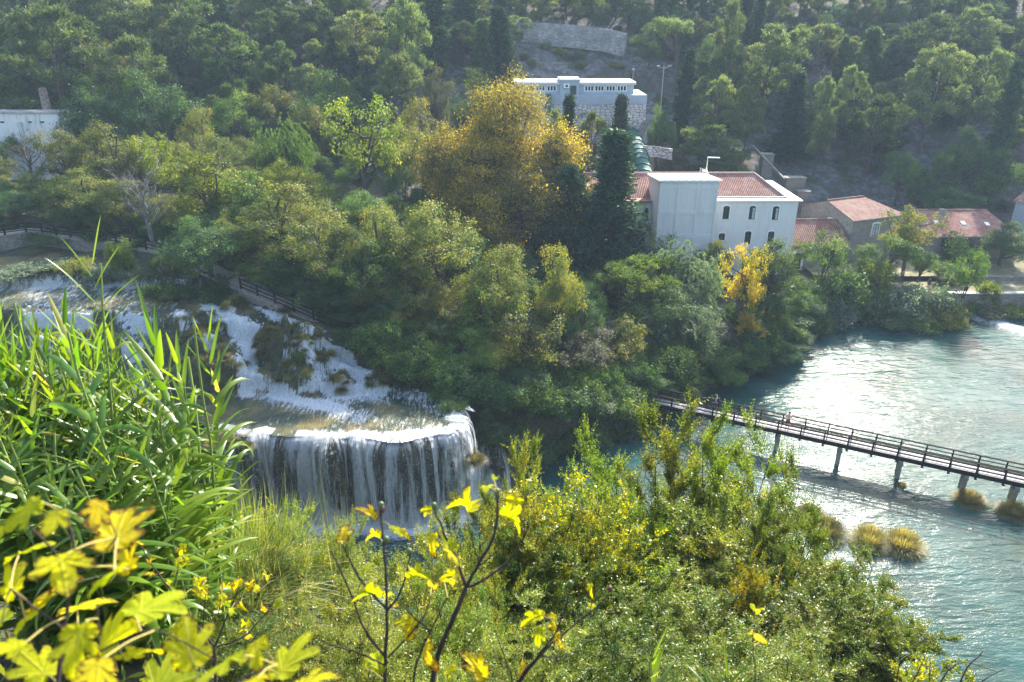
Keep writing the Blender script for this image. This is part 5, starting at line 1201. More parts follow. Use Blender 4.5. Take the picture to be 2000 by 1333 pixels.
fence(40, 64, "dark timber rail fence sloping down beside the cascades under the trees")
fence(66, 88, "short stretch of dark timber fence half hidden under the trees before the bridge")
sit = dict(hl=(-.09, 0, .50), hr=(.09, 0, .50), pel=(0, 0, .52), wst=(0, .0, .66), che=(0, -.03, .86), nck=(0, -.04, 1.03), hb=(0, -.05, 1.10), hd=(0, -.07, 1.19), ht=(0, -.06, 1.26), sl=(-.17, -.03, .98), sr=(.17, -.03, .98), el=(-.24, -.1, .74), er=(.24, -.1, .74), wl=(-.12, -.32, .62), wr=(.12, -.32, .62),
           kl=(-.10, -.42, .48), kr=(.10, -.42, .48), al=(-.10, -.44, .10), ar=(.10, -.44, .10), tl=(-.10, -.58, .04), tr=(.10, -.58, .04))
i = 26
bz = WPf[i]; d0 = thing("bench", "low timber bench on the walkway behind the fence, left of the big green trees", "bench", tuple(bz + n_[i] * 1.1 + [0, 0, .03]), math.atan2(T_[i][1], T_[i][0]))
b = MB(); b.box((-1.1, -.02, .36), (1.1, .38, .41)); b.build("seat", M_wood, d0)
for x in (-.9, .9): b = MB(); b.box((x - .05, .04, -.05), (x + .05, .34, .358)); b.build("leg", M_wood, d0)
for k, (dx, lab, c_) in enumerate(((-.4, "left of the two people sitting on the walkway bench, in a grey top", (.35, .34, .36)), (.45, "right of the two people sitting on the walkway bench, in a white top", (.68, .64, .62)))):
    q = bz + n_[i] * 1.22 + T_[i] * dx; person(lab, (q[0], q[1], q[2] - .06), math.atan2(T_[i][1], T_[i][0]) - math.radians(10), sit, c_, (.15, .13, .14), (0.06, .04, .03), shorts=False)

# ================================================================== TREES OF THE PHOTOGRAPH
# kind, px of crown centre, px of crown top, distance, crown width px, colour, label
TT = [
 # --- front wall of trees along the walkway and the shore
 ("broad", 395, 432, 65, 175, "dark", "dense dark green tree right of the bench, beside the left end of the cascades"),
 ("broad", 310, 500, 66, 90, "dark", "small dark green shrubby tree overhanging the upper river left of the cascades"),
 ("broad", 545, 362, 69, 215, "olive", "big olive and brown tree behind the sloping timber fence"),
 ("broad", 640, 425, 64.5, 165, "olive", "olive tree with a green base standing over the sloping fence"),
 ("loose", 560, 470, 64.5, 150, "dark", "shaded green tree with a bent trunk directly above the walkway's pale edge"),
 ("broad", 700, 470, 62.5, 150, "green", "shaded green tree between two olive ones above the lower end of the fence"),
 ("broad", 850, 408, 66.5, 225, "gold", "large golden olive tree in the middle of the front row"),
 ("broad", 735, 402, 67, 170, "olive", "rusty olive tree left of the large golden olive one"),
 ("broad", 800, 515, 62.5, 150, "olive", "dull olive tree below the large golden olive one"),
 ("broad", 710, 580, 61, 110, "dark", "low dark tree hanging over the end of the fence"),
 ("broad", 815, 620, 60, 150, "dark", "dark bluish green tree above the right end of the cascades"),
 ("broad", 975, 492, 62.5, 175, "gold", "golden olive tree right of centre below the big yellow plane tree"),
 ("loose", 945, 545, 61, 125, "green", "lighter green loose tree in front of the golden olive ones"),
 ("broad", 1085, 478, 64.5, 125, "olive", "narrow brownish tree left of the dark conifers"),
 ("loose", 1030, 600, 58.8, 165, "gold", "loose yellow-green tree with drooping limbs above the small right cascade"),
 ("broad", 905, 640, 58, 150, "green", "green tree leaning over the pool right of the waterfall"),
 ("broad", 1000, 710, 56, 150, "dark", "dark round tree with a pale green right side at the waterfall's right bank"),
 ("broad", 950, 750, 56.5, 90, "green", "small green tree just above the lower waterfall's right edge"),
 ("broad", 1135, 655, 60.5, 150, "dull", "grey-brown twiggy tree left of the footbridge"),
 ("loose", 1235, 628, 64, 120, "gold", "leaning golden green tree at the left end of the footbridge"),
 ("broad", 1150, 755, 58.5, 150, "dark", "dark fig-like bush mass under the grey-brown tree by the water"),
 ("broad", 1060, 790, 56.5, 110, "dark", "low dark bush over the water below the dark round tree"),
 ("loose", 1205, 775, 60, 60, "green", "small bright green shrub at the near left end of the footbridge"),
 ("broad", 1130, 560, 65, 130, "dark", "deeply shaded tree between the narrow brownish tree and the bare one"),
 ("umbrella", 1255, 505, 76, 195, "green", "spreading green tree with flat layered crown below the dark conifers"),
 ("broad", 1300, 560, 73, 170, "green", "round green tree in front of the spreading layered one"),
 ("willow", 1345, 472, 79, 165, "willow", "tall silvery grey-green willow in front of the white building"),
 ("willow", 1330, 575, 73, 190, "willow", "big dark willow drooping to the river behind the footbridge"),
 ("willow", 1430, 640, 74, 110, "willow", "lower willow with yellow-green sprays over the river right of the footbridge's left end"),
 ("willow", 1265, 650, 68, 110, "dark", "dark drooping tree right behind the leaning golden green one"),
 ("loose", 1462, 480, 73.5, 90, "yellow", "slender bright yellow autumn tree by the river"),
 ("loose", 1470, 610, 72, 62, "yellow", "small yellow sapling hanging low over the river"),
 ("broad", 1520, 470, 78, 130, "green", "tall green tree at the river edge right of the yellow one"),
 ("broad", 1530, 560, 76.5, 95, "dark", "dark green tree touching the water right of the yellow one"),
 ("broad", 1402, 468, 89, 95, "lime", "yellow-green round tree against the white building's wall"),
 ("loose", 1298, 452, 86, 70, "lime", "bright feathery green treetop at the foot of the white tower"),
 # --- conifers before the white building
 ("fir", 1204, 258, 86, 165, "fir", "tall dark pointed conifer in front of the white building's left end"),
 ("widefir", 1108, 325, 88, 135, "fir", "broad dark conifer between the yellow plane tree and the pointed conifer"),
 ("fir", 1213, 188, 113, 70, "fir", "slim dark conifer against the powerhouse's stone base"),
 ("fir", 1112, 188, 112, 60, "fir", "small dark conifer in front of the powerhouse's left half"),
 ("pine", 1150, 218, 111, 80, "palepine", "pale pine beside the small dark conifer below the powerhouse"),
 ("pine", 1075, 215, 113, 80, "palepine", "pale pine half hidden behind the yellow plane tree"),
 # --- the plane tree
 ("plane", 985, 155, 92, 310, "plane", "huge yellow and brown autumn plane tree at the centre"),
 ("broad", 1090, 236, 94, 110, "plane", "yellow lobe-shaped tree leaning right out of the big plane tree"),
 ("broad", 868, 236, 94, 95, "plane", "smaller yellow tree on the left flank of the big plane tree"),
 # --- left middle
 ("loose", 700, 190, 92, 165, "lime", "tall yellow-green tree left of the big yellow plane tree"),
 ("broad", 770, 245, 97, 120, "gold", "olive gold tree between the tall yellow-green tree and the plane tree"),
 ("broad", 790, 325, 91, 90, "dark", "dark green tree below the olive gold one left of the plane tree"),
 ("willow", 545, 232, 93, 120, "green", "bright weeping green tree with hanging plumes"),
 ("broad", 645, 137, 112, 145, "dark", "dark green round tree above the tall yellow-green tree"),
 ("broad", 455, 178, 108, 125, "green", "mid green round tree on the left slope"),
 ("broad", 545, 165, 114, 130, "gold", "golden green low tree between two green round ones"),
 ("broad", 600, 205, 105, 110, "gold", "golden green tree just behind the weeping one"),
 ("broad", 820, 192, 106, 120, "gold", "golden olive tree below the rocky slope, left of the plane tree's top"),
 ("broad", 935, 135, 118, 110, "pine", "mid green tree behind the plane tree's top left"),
 ("broad", 850, 130, 122, 70, "dull", "small dark brownish round tree at the foot of the rocky slope"),
 ("loose", 405, 292, 77, 190, "lime", "bright yellow-green tree with a wide flat top, left of centre"),
 ("loose", 470, 330, 76, 110, "green", "green airy tree on the right of the bright flat-topped one"),
 ("broad", 565, 312, 82, 130, "lime", "yellow-green tree behind the big olive and brown one"),
 ("broad", 700, 372, 77, 110, "green", "fresh green treetop poking up behind the rusty olive tree"),
 ("broad", 385, 212, 98, 110, "olive", "brownish olive tree on the left slope below the mid green round one"),
 ("broad", 420, 262, 90, 130, "olive", "rust tinged tree behind the bright flat-topped one"),
 ("broad", 195, 238, 86, 165, "olive", "large rust and olive tree at left, right of the white flat-roofed building"),
 ("broad", 165, 330, 80, 170, "olive", "shaded olive tree in front of the large rust and olive one"),
 ("broad", 108, 250, 88, 100, "gold", "gold tinged tree in front of the white flat-roofed building's right corner"),
 ("loose", 288, 262, 82, 85, "lime", "narrow yellow-green tree behind the bare grey one"),
 ("broad", 340, 280, 87, 110, "olive", "low rusty tree between the narrow yellow-green and bright flat-topped trees"),
 ("loose", 60, 330, 84, 90, "olive", "thin dark tree with sparse olive leaves near the left edge"),
 ("broad", 5, 345, 86, 80, "gold", "golden tree cut by the left edge under the white flat-roofed building"),
 ("bare", 268, 318, 72, 120, "olive", "bare pale grey tree standing behind the bench"),
 ("bare", 40, 245, 92, 110, "olive", "bare dark branching tree before the white flat-roofed building's wall"),
 ("bare", 1190, 618, 66, 60, "olive", "dead grey tree with bleached twigs amid the green, left of the leaning golden one"),
 ("bare", 1055, 640, 61, 90, "olive", "bare grey twigs showing among the front trees right of centre"),
 # --- upper left forest
 ("pine", 75, 12, 114, 230, "pine", "great dark green pine filling the upper left corner"),
 ("pine", 250, 68, 110, 165, "palepine", "large pale leaning pine in the upper left"),
 ("broad", 300, 130, 103, 165, "dark", "big dark oak-like tree in front of the pale leaning pine"),
 ("broad", 170, 150, 104, 150, "dark", "dark olive tree between the corner pine and the big dark oak-like one"),
 ("broad", 205, 80, 118, 110, "gold", "golden tree showing between the corner pine and the pale leaning pine"),
 ("broad", 60, 120, 113, 150, "dark", "dark shaded tree under the corner pine"),
 ("pine", 440, 48, 122, 150, "pine", "green pine left of the two upper pines above the slope"),
 ("pine", 555, 82, 124, 90, "pine", "short pine with visible trunk behind the golden green low tree"),
 ("pine", 590, 12, 138, 110, "pine", "round-topped pine against the upper wall at left"),
 ("pine", 510, 20, 136, 100, "pine", "dark pine left of the round-topped one at the top"),
 ("pine", 680, 22, 134, 130, "palepine", "pale pine left of the tall bright pine, upper centre"),
 ("pine", 772, -6, 128, 115, "palepine", "tall bright pine rising to the top edge left of the cypress"),
 ("pine", 762, 105, 120, 110, "palepine", "pale pine below the tall bright pine"),
 ("pine", 350, -30, 130, 150, "pine", "dark pine at the top edge above the pale leaning pine"),
 ("pine", 240, -40, 132, 150, "palepine", "pale pine at the top edge left of the dark one"),
 ("pine", 150, -30, 130, 120, "pine", "pine behind the great corner pine"),
 ("pine", 445, -25, 150, 110, "pine", "distant pine at the top edge above the green pine"),
 # --- rocky slope
 ("cypress", 846, -18, 142, 55, "fir", "dark columnar cypress at the top edge left of centre"),
 ("fir", 975, 15, 146, 85, "fir", "grey-green conifer standing before the left end of the long retaining wall"),
 ("cypress", 915, -20, 155, 50, "fir", "dark slim cypress between the columnar one and the grey-green conifer"),
 ("fir", 940, 40, 144, 60, "pine", "small conifer left of the grey-green one on the rocky slope"),
 ("umbrella", 1330, 34, 150, 95, "palepine", "umbrella pine right of the long retaining wall's end"),
 ("pine", 1425, 2, 146, 65, "palepine", "narrow pale pine left of the thin cypress"),
 ("cypress", 1493, -25, 150, 22, "fir", "very thin cypress rising to the top edge above the large pale pine"),
 ("pine", 1500, 48, 138, 150, "palepine", "large pale pine in the middle of the right hillside"),
 ("pine", 1420, 75, 140, 90, "pine", "darker pine on the left shoulder of the large pale pine"),
 ("cypress", 1343, 98, 128, 36, "fir", "slim dark cypress right of the two-armed street lamp"),
 ("pine", 1392, 148, 127, 85, "palepine", "left of the pair of pale pines above the white building"),
 ("pine", 1470, 168, 126, 80, "palepine", "right of the pair of pale pines above the white building"),
 ("pine", 1412, 245, 117, 150, "pine", "dark spreading pine directly behind the white building's ridge"),
 ("umbrella", 1612, 46, 150, 90, "palepine", "flat umbrella pine with bare trunk, top right of centre"),
 ("fir", 1712, 55, 150, 80, "pine", "grey-green pointed conifer at top right of centre"),
 ("cypress", 1751, 78, 149, 30, "fir", "thin cypress right of the grey-green pointed conifer"),
 ("fir", 1565, 142, 130, 75, "fir", "dark pointed conifer right of the pair of pale pines"),
 ("cypress", 1648, 72, 150, 24, "pine", "thin green cypress under the flat umbrella pine"),
 ("bare", 1597, 130, 134, 65, "olive", "grey leafless tree between the pointed conifer and the pale pines"),
 ("pine", 1625, 150, 130, 65, "palepine", "small pale pine right of the grey leafless tree"),
 ("pine", 1683, 128, 134, 70, "palepine", "tall pale pine left of the wide dark one on the right slope"),
 ("pine", 1718, 186, 125, 130, "pine", "wide dark pine above the stone house's roof"),
 ("pine", 1610, 205, 126, 60, "palepine", "slight pale pine on the scree below the small pale one"),
 ("pine", 1840, 88, 134, 155, "palepine", "large pale pine on the right slope above the bare ground"),
 ("pine", 1935, 98, 134, 100, "palepine", "pine with a lit crown near the right edge"),
 ("pine", 1845, 28, 152, 140, "pine", "broad green pine high on the right, above the large pale one"),
 ("pine", 1935, 10, 158, 110, "palepine", "pale pine at the upper right corner"),
 ("cypress", 1993, 120, 125, 40, "fir", "dark cypress column cut by the right edge"),
 ("broad", 1900, 250, 121, 110, "dark", "dark green bushy tree on the lower right slope"),
 ("broad", 1965, 290, 118, 110, "dark", "dark green tree at the right edge above the long red roof"),
 ("broad", 1865, 355, 115, 130, "dark", "low dark tree right behind the long red roof's ridge"),
 ("broad", 1770, 295, 119, 65, "green", "small lighter green tree on the lower right slope"),
 ("broad", 1845, 300, 118, 80, "dark", "round dark tree left of the dark bushy ones on the lower right slope"),
 ("broad", 1800, 350, 116, 60, "dark", "small dark tree beside the bare scree above the long house"),
 # --- powerhouse surroundings
 ("broad", 1290, 205, 122, 75, "dark", "dark green tree just right of the powerhouse's stone base"),
 ("broad", 1318, 290, 116, 70, "dull", "grey green low tree right of the low pale stone wall"),
 ("broad", 1162, 355, 92, 45, "plane", "small yellow tree glimpsed between the two dark conifers"),
 # --- far bank
 ("loose", 1622, 450, 90, 90, "green", "upright mid green tree in front of the low annex"),
 ("loose", 1788, 408, 95, 105, "gold", "yellowish tree in front of the gap between the stone house and the long house"),
 ("broad", 1745, 462, 91, 115, "green", "round mid green tree below the yellowish one on the far bank"),
 ("loose", 1805, 490, 92, 70, "green", "small green tree right of the round one on the far bank"),
 ("loose", 1700, 500, 91, 60, "green", "low yellow-green sapling left of the round far-bank tree"),
 ("standard", 1905, 485, 86.9, 90, "green", "small round-headed tree with two thin trunks rising in front of the quay wall"),
 ("broad", 1975, 435, 97, 110, "dark", "dark round tree with a yellow top before the long house at the right edge"),
 ("bush", 1890, 452, 99, 95, "dark", "dark ivy-like mass climbing the long house's front"),
 ("loose", 1845, 512, 92.6, 45, "green", "small shrub-like tree left of the double-trunked round one"),
]
for k, u, v, Y, w, m_, lab in TT:
    kw = {}
    if k == "bare": kw["bark"] = M_barkpale if lab.find("dark") < 0 else M_bark
    if k == "plane": kw["rz"] = 0.0
    if k == "willow" : kw["zb"] = max(TZ(PY(u, v, Y).x, Y), 0.3)
    if "quay wall" in lab: kw["zb"] = 0.3
    if "leaning golden" in lab: kw["lean"] = (0.0, 0.16)
    if "pale leaning pine" in lab: kw["lean"] = (0.0, 0.15)
    if k == "bush": plant(k, u, v, Y, w, m_, lab, "bush", **kw)
    else: plant(k, u, v, Y, w, m_, lab, **kw)

# --- forest on the hillside behind, trees that nothing tells apart
rg = np.random.default_rng(77)
def project(x, y, z):
    dz = z - CAMZ; d = y * cT - dz * sT; up = y * sT + dz * cT
    return 1000 + FPX * x / d, 666.5 - FPX * up / d
fill = 0
occupied = [(x, y) for x, y, r in PLACED]
def free(x, y, d):
    return all((x - a) ** 2 + (y - b_) ** 2 > d * d for a, b_ in occupied)
OPEN = [(1240, 85, 1330, 330), (870, 95, 1250, 240), (1480, 270, 1800, 400), (1790, 205, 1960, 330), (1000, 40, 1235, 110), (830, 60, 900, 180)]
tries = 0
while fill < 300 and tries < 24000:
    tries += 1
    y = rg.uniform(112, 250); x = rg.uniform(-0.80, 0.80) * y
    z = TZ(x, y); h = rg.uniform(6.5, 11.5); u, vb = project(x, y, z); u2, vt = project(x, y, z + h)
    if u < -80 or u > 2080 or vb < -5 or vt > 330: continue
    if any(a < u < c_ and b_ < (vb * .55 + vt * .45) < d_ for a, b_, c_, d_ in OPEN): continue
    if not free(x, y, 4.1 if y < 150 else 4.2): continue
    if 800 < u < 1500 and vb > 150 and y < 135: continue
    if 1150 < u and vb > 200 and y < 124 : continue
    kind = rg.choice(["pine", "pine", "pine", "broad", "fir", "cypress"], p=[.3, .2, .15, .18, .09, .08])
    R = {"pine": 3.4, "broad": 3.3, "fir": 1.9, "cypress": .9}[kind] * rg.uniform(.8, 1.25); h *= {"broad": .75, "cypress": 1.1}.get(kind, 1)
    m_ = {"pine": rg.choice(["pine", "pine", "palepine"]), "broad": rg.choice(["dark", "dark", "olive"]), "fir": "fir", "cypress": "fir"}[kind]
    lab = {"pine": "green pine in the hazy forest on the hillside behind the buildings", "broad": "low dark broadleaf tree in the hazy forest on the hillside", "fir": "dark pointed conifer in the hazy forest on the hillside", "cypress": "thin dark cypress in the hazy forest on the hillside"}[kind]
    put_tree(kind, x, y, z, h, R, m_, dict(pine="pine_tree", broad="broadleaf_tree", fir="conifer", cypress="cypress_tree")[kind], lab, "tree", dict(pine="pines of the hillside forest", broad="broadleaf trees of the hillside forest", fir="conifers of the hillside forest", cypress="cypresses of the hillside forest")[kind])
    occupied.append((x, y)); fill += 1
# --- fill trees of the wooded island between the named ones (mostly hidden, dark understory)
n2 = 0; tries = 0
while n2 < 46 and tries < 4000:
    tries += 1
    y = rg.uniform(66, 108); x = rg.uniform(-0.78, 0.17) * y
    if float(sdist(np.array([x]), np.array([y]), UP)[0]) < 4 or float(sdist(np.array([x]), np.array([y]), RP)[0]) < 3: continue
    if pdist(np.array([x]), np.array([y]), WPf[:, :2])[0] < 3.5: continue
    if not free(x, y, 4.2): continue
    z = TZ(x, y)
    put_tree("broad", x, y, z, rg.uniform(5.0, 7.0), rg.uniform(2.4, 3.2), rg.choice(["dark", "olive", "green"]), "broadleaf_tree", "low understory tree in the dense wood between the river arms", "tree", "understory trees of the wooded island")
    occupied.append((x, y)); n2 += 1

# --- bushes
BB = [  # u, v top, Y, width px, colour, label
 (1640, 520, 87.0, 110, "dark", "dark green bush mass on the far bank left of the pale feathery ones"),
 (1600, 575, 86.0, 80, "willow", "grey-green bush at the left tip of the far-bank thicket"),
 (1725, 505, 88.5, 60, "lime", "small yellow-green bush on top of the far-bank thicket"),
 (1740, 555, 86.0, 120, "willow", "pale feathery bush in the middle of the far-bank thicket"),
 (1800, 560, 85.5, 120, "willow", "pale grey-green bush right in the far-bank thicket"),
 (1680, 560, 86.5, 100, "green", "mid green bush in the lower far-bank thicket"),
 (1835, 580, 84.6, 90, "gold", "yellow tinged bush at the right end of the far-bank thicket"),
 (1650, 598, 84.5, 110, "willow", "low reedy bush at the waterline under the far-bank thicket"),
 (1740, 605, 83.8, 110, "dark", "dark low bush at the waterline in the middle of the far-bank thicket"),
 (1860, 618, 82.9, 70, "lime", "light green low tuft at the right tip of the far-bank thicket"),
 (1800, 612, 83.0, 90, "green", "green low bush just left of the light tuft at the thicket's tip"),
 (1690, 545, 88.5, 70, "dark", "dark bush behind the pale feathery one on the far bank"),
 (1920, 594, 86.9, 90, "dull", "brownish low bush along the foot of the quay wall"),
 (1975, 592, 87.0, 90, "olive", "olive low bush at the foot of the quay wall by the right edge"),
 (1880, 585, 87.1, 60, "green", "small green bush at the foot of the quay wall left of the arch"),
 (1860, 535, 91.0, 50, "green", "small green shrub on the lawn by the terrace wall"),
 (1940, 548, 88.2, 50, "lime", "small bright shrub growing on top of the quay wall"),
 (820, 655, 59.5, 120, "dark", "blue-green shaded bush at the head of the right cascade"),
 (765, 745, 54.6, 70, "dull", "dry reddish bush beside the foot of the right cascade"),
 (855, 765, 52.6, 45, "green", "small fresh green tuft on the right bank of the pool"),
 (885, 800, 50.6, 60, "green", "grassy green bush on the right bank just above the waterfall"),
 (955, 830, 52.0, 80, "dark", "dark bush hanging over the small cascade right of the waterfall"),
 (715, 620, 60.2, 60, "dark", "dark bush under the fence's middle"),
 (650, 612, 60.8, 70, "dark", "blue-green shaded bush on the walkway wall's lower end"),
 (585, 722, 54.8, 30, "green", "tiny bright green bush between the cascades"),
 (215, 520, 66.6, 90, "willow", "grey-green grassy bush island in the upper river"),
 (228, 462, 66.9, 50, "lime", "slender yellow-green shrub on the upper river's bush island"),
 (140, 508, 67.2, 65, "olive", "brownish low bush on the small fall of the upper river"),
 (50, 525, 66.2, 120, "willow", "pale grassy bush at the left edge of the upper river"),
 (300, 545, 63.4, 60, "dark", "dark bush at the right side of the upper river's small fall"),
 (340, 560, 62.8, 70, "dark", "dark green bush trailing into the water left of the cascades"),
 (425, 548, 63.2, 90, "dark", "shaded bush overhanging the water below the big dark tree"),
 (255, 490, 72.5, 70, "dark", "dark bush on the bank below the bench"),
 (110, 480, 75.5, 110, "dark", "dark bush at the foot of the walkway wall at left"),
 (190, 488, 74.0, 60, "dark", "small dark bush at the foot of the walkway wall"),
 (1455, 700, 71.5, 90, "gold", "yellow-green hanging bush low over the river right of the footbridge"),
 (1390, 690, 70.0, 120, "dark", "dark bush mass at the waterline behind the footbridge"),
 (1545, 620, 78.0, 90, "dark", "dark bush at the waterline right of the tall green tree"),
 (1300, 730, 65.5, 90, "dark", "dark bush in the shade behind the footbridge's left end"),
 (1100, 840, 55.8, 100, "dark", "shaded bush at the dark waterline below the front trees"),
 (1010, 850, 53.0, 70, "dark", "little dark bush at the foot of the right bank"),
]
for u, v, Y, w, m_, lab in BB:
    z = TZ(PY(u, v, Y).x, Y)
    zc = cascade_h(np.array([PY(u, v, Y).x]), np.array([Y]))[0][0]
    if float(sdist(np.array([PY(u, v, Y).x]), np.array([Y]), UP)[0]) < 0: z = max(z, float(zc) - .15)
    plant("bush", u, v, Y, w * 1.05, m_, lab, "bush", zb=z)
# scrub on the rocky hillside
n3 = 0; tries = 0
while n3 < 120 and tries < 5000:
    tries += 1
    y = rg.uniform(109, 175); x = rg.uniform(-0.1, 0.75) * y; z = TZ(x, y); u, v = project(x, y, z)
    if not (800 < u < 2020 and 30 < v < 420): continue
    if not free(x, y, 1.6): continue
    if 1000 < u < 1270 and 150 < v < 330: continue
    if 1190 < u < 1560 and y < 112: continue
    m_ = rg.choice(["dark", "dull", "olive", "rust", "pine"], p=[.3, .28, .18, .09, .15])
    put_tree("bush", x, y, z, rg.uniform(.7, 1.9), rg.uniform(.7, 1.7), m_, "bush", "low scrubby bush on the dry rocky hillside", "bush", "scrub on the rocky hillside")
    occupied.append((x, y)); n3 += 1
# understory bushes at the shore and wood edge
shore = [(-2, 51.3), (1.5, 52.6), (5, 54.6), (8, 56.8), (11.6, 60.2), (16, 63.4), (21, 67), (26, 70.5), (31, 74.8), (35, 79.5), (37, 83.5), (-10, 60.2), (-13, 62.0), (-4, 57), (0, 56), (4, 58), (-17, 63), (-21, 66), (-26, 70), (8, 60), (13, 66), (20, 71), (25, 76), (30, 81)]
for (x, y) in shore:
    for k in range(2):
        xx, yy = x + rg.normal() * .8, y + abs(rg.normal()) * .8 + k * 1.2
        put_tree("bush", xx, yy, max(TZ(xx, yy), 0.0), rg.uniform(1.6, 3.2), rg.uniform(1.5, 2.4), rg.choice(["dark", "dark", "green"]), "bush", "shaded leafy bush in the undergrowth along the wooded shore", "bush", "undergrowth bushes along the wooded shore")

# leafy understory right behind the walkway and on the bank between walkway, pool and river
for i in range(34, 90, 2):
    for k in range(1):
        q = WPf[i] + n_[i] * (3.2 + 2.0 * k + rg.uniform(-.4, .4)) + T_[i] * rg.normal() * .5; hh = rg.uniform(3.2, 5.0) + k * .8
        put_tree("broad", q[0], q[1], TZ(q[0], q[1]) - .5, hh, rg.uniform(1.9, 2.7), rg.choice(["dark", "dark", "green", "olive"]), "broadleaf_tree", "low leafy tree crowding the back of the sloping walkway", "tree", "low trees behind the sloping walkway")
for i in range(0, 34, 1):
    for k in range(2):
        q = WPf[i] + n_[i] * (4.2 + 3.4 * k + rg.uniform(-.6, .6)) + T_[i] * rg.normal() * .5
        put_tree("broad", q[0], q[1], TZ(q[0], q[1]) - .6, rg.uniform(3.0, 5.2), rg.uniform(1.6, 2.6), rg.choice(["dark", "dark", "olive"]), "broadleaf_tree", "low shaded tree behind the fenced walkway at the upper river", "tree", "low trees behind the upper walkway")
for i in range(58, 90, 1):
    for k in range(3):
        q = WPf[i] - n_[i] * (1.0 + 1.7 * k + rg.uniform(-.4, .4)) + T_[i] * rg.normal() * .5
        if float(sdist(np.array([q[0]]), np.array([q[1]]), UP)[0]) < .5 or float(sdist(np.array([q[0]]), np.array([q[1]]), RP)[0]) < 0: continue
        put_tree("bush", q[0], q[1], TZ(q[0], q[1]) - .2, rg.uniform(1.6, 3.0), rg.uniform(1.4, 2.2), rg.choice(["dark", "dark", "green"]), "bush", "shaded leafy bush on the bank between the walkway and the water", "bush", "bushes on the bank below the walkway")
for (x, y) in [(21.6, 67.2), (24.2, 69), (26.7, 70.8), (29.0, 72.6), (31, 75), (32.6, 77.5), (34.2, 80.5), (35.4, 84), (18.6, 65.2), (15.9, 63.2), (13.2, 60.8), (-2.4, 52.2), (-0.6, 52.6), (1.4, 52.2)]:
    put_tree("broad", x + rg.normal() * .3, y + rg.normal() * .3, max(TZ(x, y), -.1) - .5, rg.uniform(3.0, 4.6), rg.uniform(1.8, 2.5), rg.choice(["dark", "dark", "green"]), "broadleaf_tree", "low leafy tree overhanging the river's edge", "tree", "low trees overhanging the river")
# --- grass tussocks: on the cascades, bridge piers and islands
def grass_mat(nm, stops): return leaf_mat(nm, stops, .45, (1.3, 1.2, .6), .03, lift=1.3)
G1 = grass_mat("grass_green_brown", [(0, (.05, .065, .02)), (.5, (.11, .12, .035)), (1, (.24, .19, .08))])
G2 = grass_mat("grass_straw", [(0, (.12, .13, .035)), (.5, (.27, .25, .07)), (1, (.42, .33, .13))])
TUS = [np_mesh("tussock", *gen_tussock(s, H=.85, R=.8, nb=520, hang=.55, w=.022)[:2], G1, rnd=gen_tussock(s, nb=520)[2]) for s in (1, 2, 3)]
TUB = [np_mesh("big_tussock", *gen_tussock(s, H=1.05, R=1.7, nb=2800, hang=.45, w=.018)[:2], G2, rnd=gen_tussock(s, nb=2800)[2]) for s in (4, 5)]
def tuss(x, y, z, s, me, m, lab, grp=None, nm="grass_tussock"):
    o = ob_from(nm, me, None, (x, y, z)); o.scale = (s, s, s * rg.uniform(.8, 1.1)); o.rotation_euler = (0, 0, rg.uniform(0, 6)); o.material_slots[0].link = 'OBJECT'; o.material_slots[0].material = m
    tag(o, lab, "grass tuft", grp); return o
k = 0
for (mx, my, r, h) in MW:
    for j in range(int(r * 9)):
        a = rg.uniform(0, 6.28); rr = r * math.sqrt(rg.random()) * 1.0; x = mx + rr * math.cos(a); y = my + rr * math.sin(a) / 1.15
        c_, m1, _ = cascade_h(np.array([x]), np.array([y]))
        if m1[0] < .12 : continue
        tuss(x, y, float(c_[0]) - .08, rg.uniform(.45, .85), TUS[k % 3], G1 if rg.random() < .8 else G2, "green and straw-coloured grass tuft on the mossy rocks of the cascades", "grass tufts on the cascade rocks"); k += 1
for j in range(26):
    u = rg.uniform(395, 500) if j < 12 else rg.uniform(850, 935); v = rg.uniform(846, 872) if j < 12 else 790 + (u - 850) * .75 + rg.uniform(-8, 10)
    p = PZ(u, v, 6.7); tuss(p.x, p.y, 6.55 if j < 12 else max(TZ(p.x, p.y) - .1, 4.5), rg.uniform(.6, .95), TUS[j % 3], G1, "mossy green grass tuft on the rim of the pool above the waterfall", "grass tufts on the pool rim")
for (u, v, s, m, lab) in ((1893, 978, 1.0, G2, "straw-yellow grass tuft around the footbridge pier second from the right edge"), (1980, 1003, 1.05, G2, "straw-yellow grass tuft around the rightmost footbridge pier"),
                          (1698, 1058, 1.15, G2, "left half of the paired yellow grass islands in the river"), (1762, 1066, 1.25, G2, "right and larger one of the paired yellow grass islands in the river"), (1612, 1040, 1.3, G1, "greenish brown grass island in the river beside the near willow's crown"),
                          (1762, 948, .32, G1, "tiny weed tuft at the foot of the third pier from the right"), (1580, 1010, 1.0, G1, "reddish brown grass island partly hidden by the near bushes")):
    p = PZ(u, v, 0.05); tuss(p.x, p.y, 0.0, s, TUB[int(u) % 2], m, lab, nm="grass_island")
    if s > .5:
        for q in range(3): pass

# ================================================================== NEAR VEGETATION ON THE VIEWPOINT'S BANK
rg = np.random.default_rng(909)
def PD(u, v, d):
    """point seen at (u, v) at camera depth d"""
    a = (u - 1000) / FPX; b_ = (v - 666.5) / FPX
    return np.array([a * d, (cT - b_ * sT) * d, CAMZ + (-sT - b_ * cT) * d])
